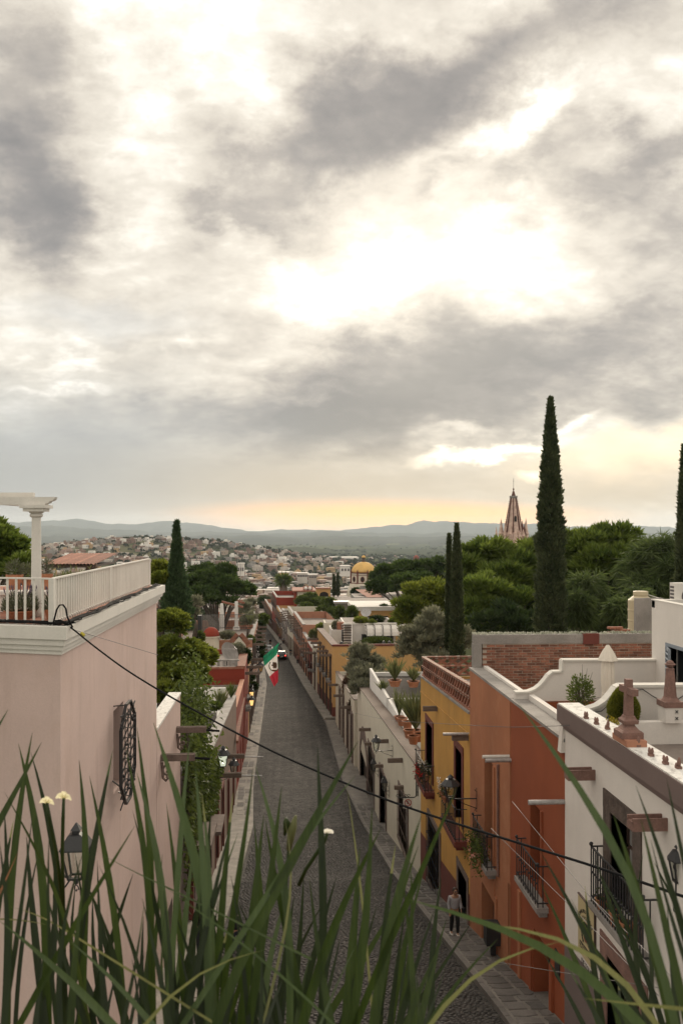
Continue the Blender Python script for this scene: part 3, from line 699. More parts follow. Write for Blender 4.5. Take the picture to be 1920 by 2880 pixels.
# ---------------------------------------------------------------- white house, nearest on the right
def white_house():
    # openings
    bw = (yr(1806), yr(1733), zr(1770, 2668), zr(1770, 2293))   # (near y, far y, z0, z1) balcony door
    bw = (14.98, 16.05, -7.3, -5.42)
    gd = (14.7, 16.25, -12.9, -8.25)
    root = house('white_house', 'near white two-storey house with mauve cornice and a black balcony', XR, 1, 9.2, 18.8, -13.5, -4.40, 7, M['white'], [bw, gd], rev=.4, drop=.12, copw=.02, coping=None,
                 dado=lambda y: lerp(y, [9, 14, 18.8], [-8.55, -8.9, -9.2]), dadom=M['mauve'])
    mb = MB(); y0, y1 = 9.2, 18.82
    for x, za, zb in ((6.16, -4.45, -4.39), (6.12, -4.39, -4.33), (6.08, -4.33, -4.27), (6.02, -4.27, -3.9)): mb.box(x, 6.5, y0, y1, za, zb)
    mb.build('cornice', M['mauve2'], root)
    MB().box(6.045, 6.52, y0, y1 - .02, -3.9, -3.875).build('coping', M['flaky'], root)
    mb = MB(); mb.box(6.5, 12, 17.55, 17.75, -4.9, -4.05); mb.build('planter_wall', M['white'], root)
    MB().box(6.5, 12, 17.75, 18.75, -5, -4.34).build('soil_bed', M['soil'], root)
    # party wall with the sweeping curve
    pts = [(1586, 2000), (1620, 2001), (1655, 1998), (1680, 1990), (1702, 1975), (1718, 1957), (1732, 1938), (1745, 1932), (1925, 1931), (2300, 1931)]
    P = [PY(px, py, 18.8) for px, py in pts]; poly = [(p.x, p.z) for p in P]
    low = [(poly[-1][0], -5), (6.1, -5)]
    MB().prism(poly + low, (0, 18.8, 0), (1, 0, 0), (0, 0, 1), (0, .22, 0)).build('party_wall', M['white'], root)
    mb = MB()
    for p, q in zip(P[:-1], P[1:]): mb.bar((p.x, 18.9, p.z + .02), (q.x, 18.9, q.z + .02), .30, .06, up=(0, 0, 1))
    mb.build('wall_coping', M['trim'], root)
    # balcony door with its stone frame
    a, b, c, d = bw
    surround(root, XR, 1, a, b, c, d, .36, .03, M['darkstone'], bottom=False, rev=.38)
    sash(root, XR, 1, a, b, c, d, M['darkwood'], M['curtain'], rev=.3, rows=3)
    bo = balcony(root, XR, 1, 13.95, 16.5, -7.3, 1.08, .3, M['cement'], M['iron'], n=20, slabh=.1)
    a, b, c, d = gd; surround(root, XR, 1, a, b, c, d, .34, .025, M['pinkstone'], bottom=False, rev=.38, name='door_surround'); panel_door(root, XR, 1, a, b, c, d, M['darkwood'], .34, 4)
    for px, tip, py in ((1667, 1591, 2180), (1867, 1770, 2318)):
        y = yr(px); t = PY(tip, py, y).x; spout(root, XR, 1, y, zr(px, py), XR - t, M['pinkstone'], .26, .24)
    return root
WH = white_house()
# ---------------------------------------------------------------- rust house
def rust_house():
    dr = (yr(1546), yr(1500), -13.0, -10.05); bd = (yr(1521), yr(1490), zr(1505, 2494), zr(1521, 2283))
    root = house('rust_house', 'rust-red house with a roof terrace and a slim balcony door', XR, 1, 18.8, 23.45, -13.8, -4.75, 7, M['rust'], [dr, bd], rev=.42, drop=.5, coping=M['cement'], copw=.42, coph=.07, coplip=.03)
    # outer kerb of white parapet behind the coping
    MB().box(6.64, 6.8, 18.85, 23.3, -5.3, -4.55).build('inner_parapet', M['white'], root)
    pts = [(1448, 1950), (1485, 1948), (1505, 1940), (1519, 1929), (1532, 1914), (1541, 1902), (1553, 1892), (1579, 1891), (1580, 1859), (1842, 1858)]
    P = [PY(px, py, 23.3) for px, py in pts]; poly = [(p.x, p.z) for p in P]
    MB().prism(poly + [(poly[-1][0], -5.6), (6.25, -5.6)], (0, 23.3, 0), (1, 0, 0), (0, 0, 1), (0, .2, 0)).build('party_wall', M['white'], root)
    mb = MB()
    for p, q in zip(P[:-1], P[1:]): mb.bar((p.x, 23.38, p.z + .02), (q.x, 23.38, q.z + .02), .27, .05)
    mb.build('wall_coping', M['trim'], root)
    a, b, c, d = bd; sash(root, XR, 1, a, b, c, d, M['darkwood'], M['glass'], rev=.36, rows=3)
    MB().box(XR - .05, XR + .01, a - .16, a - .05, c, d + .05).build('pilaster', M['rust'], root)
    balcony(root, XR, 1, 20.0, 21.98, -9.02, .98, .3, M['cement'], M['iron'], n=9, slabh=.12)
    a, b, c, d = dr; panel_door(root, XR, 1, a, b, c, d, M['darkwood'], .38, 4)
    MB().box(XR - .16, XR, a - .34, a - .06, -13.5, -11.6).box(XR - .2, XR, a - .38, a - .02, -11.75, -11.6).box(XR - .07, XR, a - .3, a - .1, -11.6, -10.2).build('pilaster', M['rust'], root)
    MB().box(XR - .16, XR, b + .02, b + .26, -13.5, -12.1).box(XR - .07, XR, b + .05, b + .22, -12.1, -10.2).build('pilaster', M['rust'], root)
    spout(root, XR, 1, yr(1586), zr(1586, 2255), .82, M['metal'], .11)
    MB().box(XR - .03, XR, yr(1574), yr(1562), zr(1568, 2752), zr(1568, 2676)).build('plaque', M['iron'], root)
    return root
RH = rust_house()
# ---------------------------------------------------------------- light terracotta house
def terra_house():
    w = (yr(1385), yr(1361), zr(1372, 2405), zr(1384, 2150)); d1 = (yr(1392), yr(1353), -14.2, -11.25); d2 = (yr(1457), yr(1427), -13.2, -9.95)
    root = house('terracotta_house', 'pale terracotta house with a downpipe and a flower-filled balcony', XR, 1, 23.45, 28.8, -15, -4.75, 8, M['terra'], [w, d1, d2], rev=.45, drop=1.7, endh=1.75, coping=M['cement'], copw=.42, coph=.08, coplip=.03)
    MB().box(6.62, 6.76, 23.6, 28.6, -6.4, -4.6).build('inner_parapet', M['white'], root)
    a, b, c, d = w; sash(root, XR, 1, a, b, c, d, M['darkwood'], M['glass'], rev=.34, rows=4)
    MB().box(XR - .04, XR, a - .28, a - .1, -11, d).build('pilaster', M['terra'], root)
    bo = balcony(root, XR, 1, 25.1, 27.15, zr(1372, 2412), 1.0, .32, M['cement'], M['iron'], n=11, slabh=.14)
    for d_ in (d1, d2):
        a, b, c, d = d_; panel_door(root, XR, 1, a, b, c, d, M['darkwood'], .4, 4)
        MB().box(XR - .14, XR, a - .3, a - .04, c - 1, c + .9).box(XR - .17, XR, a - .33, a - .01, c + .8, c + .92).box(XR - .05, XR, a - .26, a - .06, c + .9, d + .3).build('pilaster', M['terra'], root)
    y = yr(1403); MB().tube([(XR - .045, y, zr(1403, 2150)), (XR - .045, y, zr(1403, 2465))], .038, 8).build('downpipe', M['pinkstone'], root)
    y = yr(1436); o = spout(root, XR, 1, y, zr(1436, 2138), .72, M['metal'], .11); MB().tube([(XR, y + .1, zr(1436, 2138) + .08), (XR - .78, y + .1, zr(1436, 2138) + .08)], .05, 8).build('pipe', M['trim'], o)
    MB().box(XR - .02, XR, 23.47, 23.52, -13.5, -4.8).build('drain_groove', M['terra'], root)
    return root
TH = terra_house()
# ---------------------------------------------------------------- ochre (yellow) house with brick lattice
def ochre_house():
    ztop = lambda y: lerp(y, [28.8, 39.6], [-6.28, -6.85])
    w1 = (yr(1216), yr(1199), zr(1208, 2192), zr(1216, 2047)); w2 = (yr(1299), yr(1281), zr(1292, 2318), zr(1299, 2120))
    g1 = (yr(1237), yr(1206), zr(1222, 2510), zr(1228, 2335)); d1 = (yr(1313), yr(1288), -15.2, -12.2)
    root = house('yellow_house', 'ochre yellow house with maroon window frames and brick lattice parapet', XR, 1, 28.8, 39.6, -17, ztop, 8, M['ochre'], [w1, w2, g1, d1], rev=.4, drop=.1, copw=.02,
                 dado=lambda y: lerp(y, [28.8, 31.5, 39.6], [-12.45, -13.0, -14.1]), dadom=M['maroon'])
    for w in (w1, w2):
        a, b, c, d = w; surround(root, XR, 1, a, b, c, d, .26, .035, M['maroon'], bottom=False, rev=.3); sash(root, XR, 1, a, b, c, d, M['darkwood'], M['curtain'], rev=.3, rows=4, lattice=True)
    balcony(root, XR, 1, 35.8, 38.5, zr(1208, 2205), 1.12, .46, M['maroon'], M['iron'], n=11, slabh=.16)
    balcony(root, XR, 1, 29.25, 32.0, zr(1292, 2332), 1.12, .46, M['maroon'], M['iron'], n=12, slabh=.18)
    a, b, c, d = g1; surround(root, XR, 1, a, b, c, d, .22, .06, M['stone'], rev=.3); sash(root, XR, 1, a, b, c, d, M['darkwood'], M['glass'], rev=.3); grille(root, XR, 1, a, b, c, d, M['iron'], .14, 7, 4)
    a, b, c, d = d1; surround(root, XR, 1, a, b, c, d, .24, .03, M['stone'], bottom=False, rev=.36, name='door_surround'); panel_door(root, XR, 1, a, b, c, d, M['darkwood'], .36, 3)
    for px, tip, py in ((1229, 1189, 1995), (1316, 1270, 2076)):
        y = yr(px); spout(root, XR, 1, y, zr(px, py), XR - PY(tip, py, y).x, M['wood'], .17, .22)
    y = yr(1346); o = spout(root, XR, 1, yr(1318), zr(1318, 2064), .9, M['metal'], .1)
    # ledge under the lattice
    mb = MB(); P = [(XR - .06, 28.8, ztop(28.8)), (XR + .4, 28.8, ztop(28.8)), (XR + .4, 39.6, ztop(39.6)), (XR - .06, 39.6, ztop(39.6))]
    mb.idx(P + [(p[0], p[1], p[2] + .08) for p in P], [(3, 2, 1, 0), (4, 5, 6, 7), (0, 1, 5, 4), (1, 2, 6, 5), (2, 3, 7, 6), (3, 0, 4, 7)]).build('ledge', M['cement'], root)
    mb = MB(); P = [(XR - .025, 28.8, ztop(28.8) - .75), (XR + .02, 28.8, ztop(28.8) - .75), (XR + .02, 39.6, ztop(39.6) - .72), (XR - .025, 39.6, ztop(39.6) - .72)]
    mb.idx(P + [(p[0], p[1], p[2] + .05) for p in P], [(3, 2, 1, 0), (4, 5, 6, 7), (0, 1, 5, 4), (1, 2, 6, 5), (2, 3, 7, 6), (3, 0, 4, 7)]).build('moulding', M['ochre'], root)
    # lattice: crossed tiles between flat courses, every tile a piece
    def run(p, q, n, zoff, hh, nm):
        p, q = Vector(p), Vector(q); d = (q - p) / n; u = d.normalized()
        for lev in range(2):
            z0 = zoff + lev * (hh / 2)
            for k in range(n):
                A = p + d * k; B = p + d * (k + 1)
                for s_ in (0, 1):
                    lo, hi = (A, B) if s_ == 0 else (B, A)
                    off = Vector((-u.y, u.x, 0)) * (.02 if s_ else -.02)
                    MB().bar(lo + off + Vector((0, 0, z0 + .03)), hi + off + Vector((0, 0, z0 + hh / 2 - .03)), .13, .045, up=u.cross(Vector((0, 0, 1)))).build('lattice_tile', M['brick'], root)
        for z in (0, hh / 2, hh):
            mb = MB().bar(p + Vector((0, 0, zoff + z)), q + Vector((0, 0, zoff + z)), .2, .05); mb.build('lattice_course', M['tile'], root)
        mb = MB()
        for z in (hh / 2, hh):
            for k in range(n + 1): c = p + d * k + Vector((0, 0, zoff + z - .02)); mb.box(c.x - .07, c.x + .07, c.y - .07, c.y + .07, c.z - .055, c.z + .05)
        mb.build('lattice_joint', M['mortar'], root)
    run((XR + .12, 28.95, ztop(28.8) + .1), (XR + .12, 39.5, ztop(39.6) + .1), 24, 0, .82, 'a')
    run((XR + .2, 39.45, ztop(39.6) + .1), (XR + 2.75, 39.45, ztop(39.6) + .1), 5, 0, .84, 'b')
    return root
OH = ochre_house()
# ---------------------------------------------------------------- cream house with terraces of pots
def cream_house():
    zt = lambda y: lerp(y, [39.6, 76], [-11.25, -13.75])
    def yy(px): return PX(px, 0, XR).y
    arch = (yy(1033), yy(1014), -22, zr(1024, 2138)); w1 = (yy(1053), yy(1036), zr(1044, 2268), zr(1053, 2130)); d2 = (yy(1086), yy(1069), -21, zr(1086, 2200)); w3 = (yy(1147), yy(1122), zr(1135, 2385), zr(1147, 2265))
    root = house('cream_house', 'long cream house with an arched doorway and lantern brackets', XR, 1, 39.6, 76, -24, zt, 9, M['cream'], [arch, w1, d2, w3], rev=.4, drop=.15, coping=M['wood'], copw=.75, coph=.07, coplip=.08, roof=M['white'])
    a, b, c, d = arch; mb = MB(); mid = (a + b) / 2; r = (b - a) / 2
    for k in range(10):
        t0, t1 = math.pi * k / 10, math.pi * (k + 1) / 10
        p0 = (mid + (r + .5) * math.cos(t0), d - .2 + (r * .9) * math.sin(t0)); p1 = (mid + (r + .5) * math.cos(t1), d - .2 + (r * .9) * math.sin(t1))
        q0 = (mid + r * math.cos(t0), d - .2 + (r * .55) * math.sin(t0)); q1 = (mid + r * math.cos(t1), d - .2 + (r * .55) * math.sin(t1))
        mb.prism([p0, p1, q1, q0], (XR - .06, 0, 0), (0, 1, 0), (0, 0, 1), (.4, 0, 0))
    mb.box(XR - .06, XR + .3, a - .5, a, -22, d - .2); mb.box(XR - .06, XR + .3, b, b + .5, -22, d - .2); mb.box(XR - .12, XR + .3, a - .6, a, -22, -19.4)
    mb.build('door_surround', M['stone'], root); panel_door(root, XR, 1, a, b, c, d + .3, M['darkwood'], .33, 3)
    for w in (w1, w3):
        a, b, c, d = w; surround(root, XR, 1, a, b, c, d, .22, .05, M['stone'], rev=.3); sash(root, XR, 1, a, b, c, d, M['darkwood'], M['curtain'], rev=.3); grille(root, XR, 1, a, b, c, d, M['wood'], .12, 4, 3)
        MB().box(XR - .5, XR, (a + b) / 2 - .1, (a + b) / 2 + .1, d + .3, d + .5).build('lintel_beam', M['wood'], root)
    a, b, c, d = d2; surround(root, XR, 1, a, b, c, d, .25, .06, M['stone'], bottom=False, rev=.3, name='door_surround'); panel_door(root, XR, 1, a, b, c, d, M['darkwood'], .33, 3)
    MB().box(XR - .5, XR, (a + b) / 2 - .1, (a + b) / 2 + .1, d + .45, d + .65).build('lintel_beam', M['wood'], root)
    for px, tip, py in ((1042, 1009, 2053), (1092, 1055, 2086), (1132, 1090, 2140)):
        y = yr(px); spout(root, XR, 1, y, zr(px, py), XR - PY(tip, py, y).x, M['wood'], .2, .26)
    # stepped white planters behind the coping
    mb = MB()
    mb.box(7.0, 7.2, 52, 73, -13.6, -11.85); mb.box(7.0, 14.5, 72.7, 73, -13.6, -12.2); mb.box(7.0, 11, 59.6, 59.9, -14, -11.85)
    mb.box(7.0, 7.16, 40, 54, -12.4, -11.15); mb.box(7.0, 11.5, 53.6, 53.9, -13, -11.2); mb.box(9.6, 12, 56.0, 56.2, -13, -10.6); mb.box(9.6, 9.8, 56, 60, -13, -10.6)
    mb.build('planter_wall', M['pot2'], root)
    MB().box(7.2, 14, 60, 72.6, -14.2, -12.5).build('soil_bed', M['soil'], root)
    MB().box(7.2, 12, 40, 53.6, -13, -11.95).build('terrace_floor', M['roof'], root)
    return root
CH = cream_house()
# ---------------------------------------------------------------- second cream wall and the orange house
def low_house():
    zt = lambda y: lerp(y, [76, 100], [-15.2, -16.6])
    X = lambda y: wr(y)
    hs = []
    for px0, px1, zt_ in ((955, 962, -17.3), (963.5, 970, -17.4), (974, 981, -17.2), (983.5, 990, -17.0)):
        a = PX(px1, 0, wr(80)).y; b = PX(px0, 0, wr(95)).y
        a, b = sorted((min(99, max(76.5, a)), min(99.5, max(76.6, b)))); 
        if b - a > 3: b = a + 2.2
        hs.append((a, b, zs(a) + .2, zt_))
    hs2 = []; last = 76.3
    for h in sorted(hs):
        a = max(h[0], last + .7); b = min(a + 1.7, 99); hs2.append((a, b, h[2], h[3])); last = b
    root = house('cream_house', 'low cream house with stone door frames below the grey olive tree', X, 1, 76.05, 100, -25, zt, 8, M['cream'], hs2, rev=.35, drop=.4, coping=M['wood'], copw=.4)
    for a, b, c, d in hs2:
        surround(root, X((a + b) / 2), 1, a, b, c, d, .35, .1, M['stone'], bottom=False, rev=.3, name='door_surround'); panel_door(root, X((a + b) / 2), 1, a, b, c, d, M['darkwood'], .3, 3)
    for y in (79, 87, 96): spout(root, X(y), 1, y, zt(y) - 1.1, 1.1, M['wood'], .25, .3)
    return root
low_house()
def orange_house():
    X = lambda y: wr(y); zt = -14.0; hs = []
    for k, y in enumerate((104.5, 108.6, 112.5, 116.5)):
        hs.append((y, y + 1.5, zs(y) + .15, -19.6)); hs.append((y, y + 1.5, -18.4, -15.6))
    root = house('orange_house', 'tall orange house with a plain end wall above the cream houses', X, 1, 103, 121, -25.5, zt, 13.5, M['orange'], hs, rev=.4, drop=2.6, endh=2.6, endn=0.0, coping=M['stone'], copw=.8, coph=.12, coplip=.1,
                 dado=lambda y: zs(y) + 1.7, dadom=M['maroon'])
    x0 = wr(103)
    MB().box(x0 - .05, x0 + 13.6, 102.93, 103.3, -14.05, -13.82).build('coping', M['maroon'], root)
    MB().box(x0 - .02, x0 + 1.0, 102.97, 103.0, -25, -21.4).build('dado', M['maroon'], root)
    for a, b, c, d in hs:
        xx = X((a + b) / 2)
        surround(root, xx, 1, a, b, c, d, .3, .1, M['darkstone'], bottom=False, rev=.3); sash(root, xx, 1, a, b, c, d, M['darkwood'], M['glass'], rev=.3)
        if d > -17: balcony(root, xx, 1, a - .3, b + .3, c, 1.0, .6, M['cement'], M['iron'], n=8)
    MB().tube([(x0 + 2.2, 104.6, -14.6), (x0 + 5.2, 104.6, -14.6)], .5, 14).build('roof_tank', M['iron'], root)
    for q in (1.2, 6.4, 7.1): MB().lathe([(.22, 0), (.22, .75), (.1, .9)], (x0 + q, 104.9, -14.6), 10).build('gas_bottle', M['iron'], root)
    MB().box(x0 + .4, x0 + 8, 104.2, 105.4, -16.7, -15.05).build('roof_plinth', M['cement'], root)
    for y in (104, 107.5, 111.5, 115.5, 119.5): spout(root, X(y), 1, y, -15.3, 1.5, M['wood'], .28, .34)
    return root
orange_house()
# ---------------------------------------------------------------- farther houses, right side: (y0, y1, top, wall, label)
def row_house(nm, label, Xf, side, y0, y1, zt, wm, dw, dep=9, nwin=None, group=None, coping=None, two=True):
    hs = []; n = nwin or max(1, int((y1 - y0) / 4)); zg = zs((y0 + y1) / 2)
    for k in range(n):
        y = y0 + (y1 - y0) * (k + .5) / n - .65
        hs.append((y, y + 1.3, zs(y) + .15, zs(y) + 2.9))
        if two and zt - zg > 5.6: hs.append((y, y + 1.3, zt - 3.4, zt - 1.0))
    hs = [h for h in hs if h[3] < zt - .4]
    r = house(nm, label, Xf, side, y0 + .03, y1 - .03, zg - 3, zt, dep, wm, hs, rev=.35, drop=1.3, coping=coping or M['cement'], copw=.5, coph=.12, dado=(lambda y: zs(y) + 1.1) if dw else None, dadom=dw, group=group)
    for a, b, c, d in hs:
        xx = Xf((a + b) / 2); surround(r, xx, side, a, b, c, d, .28, .12, M['darkstone'] if random.random() < .6 else M['stone'], bottom=False, rev=.3); panel_door(r, xx, side, a, b, c, d, M['darkwood'], .3, 2)
        if c > zs(a) + 1.5: balcony(r, xx, side, a - .3, b + .3, c, 1.0, .55, M['cement'], M['iron'], n=6)
    for k in range(n): y = y0 + (y1 - y0) * (k + .2) / n; spout(r, Xf(y), side, y, zt - .7, 1.4, M['wood'], .28, .34)
    return r
rr = [(121, 128.5, -17.0, M['cream'], None, 'pale yellow house with dark canopies next down from the orange house'),
      (128.5, 137, -17.9, M['red'], M['maroon'], 'crimson house with a white cornice far down the right side'),
      (137, 147, -17.6, M['salmon'], None, 'plain salmon house with a rooftop hedge behind it'),
      (147, 171, -16.3, M['salmon'], M['maroon'], 'tall brick-red house with a long parapet past the parked car'),
      (171, 189, -16.9, M['cream'], None, 'pale pink house with white air ducts on its side'),
      (189, 212, -19.4, M['white'], M['mauve'], 'small white house with a tiled eave far down the street'),
      (212, 236, -20.8, M['orange'], M['maroon'], 'low ochre house in front of the dark red block'),
      (236, 262, -18.6, M['red'], None, 'dark red block with a blank end wall at the bottom of the street'),
      (262, 310, -25, M['salmon'], M['maroon'], 'last salmon house where the street bends out of sight')]
for y0, y1, zt, wm, dw, lab in rr: row_house('street_house', lab, wr, 1, y0, y1, zt, wm, dw, 6.5, group='houses down the right side of the street')
# ---------------------------------------------------------------- brick wall, tank, white building behind the terraces
def brick_wall():
    Y = 28.75; x0 = PY(1332, 0, Y).x; x1 = PY(1846, 0, Y).x; zt = PY(0, 1797, Y).z; zb = -6.6
    root = thing('brick_wall', 'weathered brick party wall capped with a grey concrete beam', 'wall', ((x0 + x1) / 2, Y, zb))
    MB().box(x0 + .3, x1, Y + .02, Y + .3, zb, zt - .3).build('mortar', M['mortar'], root)
    MB().box(x0, x1, Y - .03, Y + .32, zt - .3, zt).build('concrete_beam', M['cement'], root)
    MB().box(x0 - .02, x0 + .26, Y - .05, Y + .3, zb, zt - .3).build('concrete_post', M['cement'], root)
    bl, bh = .31, .068; pit = .09; me = []
    for k in range(6):
        P = [(-bl / 2 + .012, random.uniform(-.004, .004), 0), (bl / 2 - .012, 0, random.uniform(-.004, .004))]
        mb = MB(); j = lambda: random.uniform(-.006, .006)
        v = [(sx * (bl / 2 - .014) + j(), yy, z + j()) for yy in (0, .06) for sx, z in ((-1, 0), (1, 0), (1, bh), (-1, bh))]
        mb.idx(v, [(0, 1, 2, 3), (4, 7, 6, 5), (0, 4, 5, 1), (1, 5, 6, 2), (2, 6, 7, 3), (3, 7, 4, 0)])
        m_ = bpy.data.meshes.new('brick'); m_.from_pydata(mb.v, [], mb.f); m_.materials.append(M['brick']); me.append(m_)
    o3 = ORG[root.name]; cand = []
    nrow = int((zt - .32 - zb) / pit)
    for r in range(nrow):
        z = zt - .32 - (r + 1) * pit; x = x0 + .28 + (0 if r % 2 else bl / 2)
        while x < x1 - .1:
            c = Vector((x + bl / 2, Y, z)); px = 960 + F * (c.dot(RT) / c.dot(FW)); py = HZ - F * (c.z / c.dot(FW))
            # what the parapets and white party walls in front leave visible
            lim = np.interp(px, [1330, 1400, 1448, 1485, 1519, 1541, 1553, 1579, 1580, 1850], [1890, 1935, 1955, 1950, 1932, 1905, 1894, 1893, 1862, 1862])
            cand.append((py > lim, px, x, z)); x += bl
    cand.sort(key=lambda q: (q[0], 0)); rest = MB(); k = 0
    for hid, px, x, z in cand:
        if not hid and k < 299:
            o = bpy.data.objects.new('brick', me[k % 6]); COL.objects.link(o); o.parent = root; o.location = (x + bl / 2 - o3.x, Y - random.uniform(0, .012) - o3.y, z - o3.z); k += 1
        else: rest.box(x + .012, x + bl - .012, Y - .005, Y + .05, z, z + bh)
    if rest.v: rest.build('bricks', M['brick'], root, kind='stuff')
    x = PY(1660, 0, Y).x; MB().box(x - .28, x + .28, Y - .06, Y + .1, zt - .33, zt + .03).build('rusty_patch', M['maroon'], root)
    # low succulents along the top
    vs = []; fs = []
    r = np.random.default_rng(3)
    for i in range(500):
        x = r.uniform(x0, x1); y = Y + r.uniform(0, .28); s = r.uniform(.02, .055); th = r.uniform(0, 6.28); k = len(vs)
        vs += [(x, y, zt), (x + s * math.cos(th), y + s * math.sin(th), zt + s * 1.2), (x, y, zt + 2 * s), (x - s * math.cos(th), y - s * math.sin(th), zt + s * 1.2)]; fs.append((k, k + 1, k + 2, k + 3))
    o = npmesh('wall_top_succulents', vs, fs, leafmat('succulent', (.16, .18, .13), (.5, .5, .42), .2), None, 'stuff'); 
brick_wall()
def shutter_house():
    X = PY(1842, 0, 23.3).x; hs = [(21.4, 22.55, -6.2, -3.15), (19.0, 20.4, -6.2, -3.35)]
    zt = -1.98
    root = thing('white_building', 'tall white building with grey-blue louvred shutters on the roof terrace', 'building', (X + 3, 17, -7))
    mb = MB(); wall_x(mb, X, 1, 10.5, 23.55, -7, lambda y: zt, hs, .3); mb.poly([(X, 23.55, -7), (X + 8, 23.55, -7), (X + 8, 23.55, zt), (X, 23.55, zt)]); mb.poly([(X, 10.5, -7), (X + 8, 10.5, -7), (X + 8, 10.5, zt), (X, 10.5, zt)]); mb.build('wall', M['white'], root)
    MB().poly([(X + .2, 10.6, zt - .25), (X + 8, 10.6, zt - .25), (X + 8, 23.4, zt - .25), (X + .2, 23.4, zt - .25)]).build('roof', M['roof'], root)
    MB().box(X - .01, X + .2, 10.5, 23.56, zt, zt + .03).box(X, X + 8, 23.35, 23.56, zt - .2, zt + .025).build('coping', M['trim'], root)
    for a, b, c, d in hs:
        surround(root, X, 1, a, b, c, d, .09, .02, M['greyblue'], bottom=False, rev=.25)
        MB().poly([(X + .28, a, c), (X + .28, b, c), (X + .28, b, d), (X + .28, a, d)]).build('pane', M['glass'] if a > 21 else M['curtain'], root)
    # open louvred shutter leaf
    a, b, c, d = hs[0]; p = Vector((X - .03, b, c)); dr = Vector((-.30, -.95, 0)).normalized(); wdt = .62
    mb = MB()
    for s0 in (0, wdt - .07): mb.bar(p + dr * (s0 + .035), p + dr * (s0 + .035) + Vector((0, 0, d - c)), .07, .045, up=dr)
    for z in (0, (d - c) * .52, d - c - .08): mb.bar(p + dr * .07 + Vector((0, 0, z + .04)), p + dr * (wdt - .07) + Vector((0, 0, z + .04)), .04, .08)
    sh = mb.build('shutter', M['greyblue'], root)
    for k in range(9):
        z = (d - c) * .57 + k * (d - c) * .40 / 9 + .04; nrm = dr.cross(Vector((0, 0, 1)))
        MB().bar(p + dr * .06 + Vector((0, 0, z)), p + dr * (wdt - .06) + Vector((0, 0, z)), .03, .11, up=Vector((0, 0, 1)) + nrm * .9).build('slat', M['greyblue'], sh)
    MB().bar(p + dr * .07 + Vector((0, 0, (d - c) * .26)), p + dr * (wdt - .07) + Vector((0, 0, (d - c) * .26)), .01, (d - c) * .48).build('pane', M['curtain'], sh)
    return root
shutter_house()
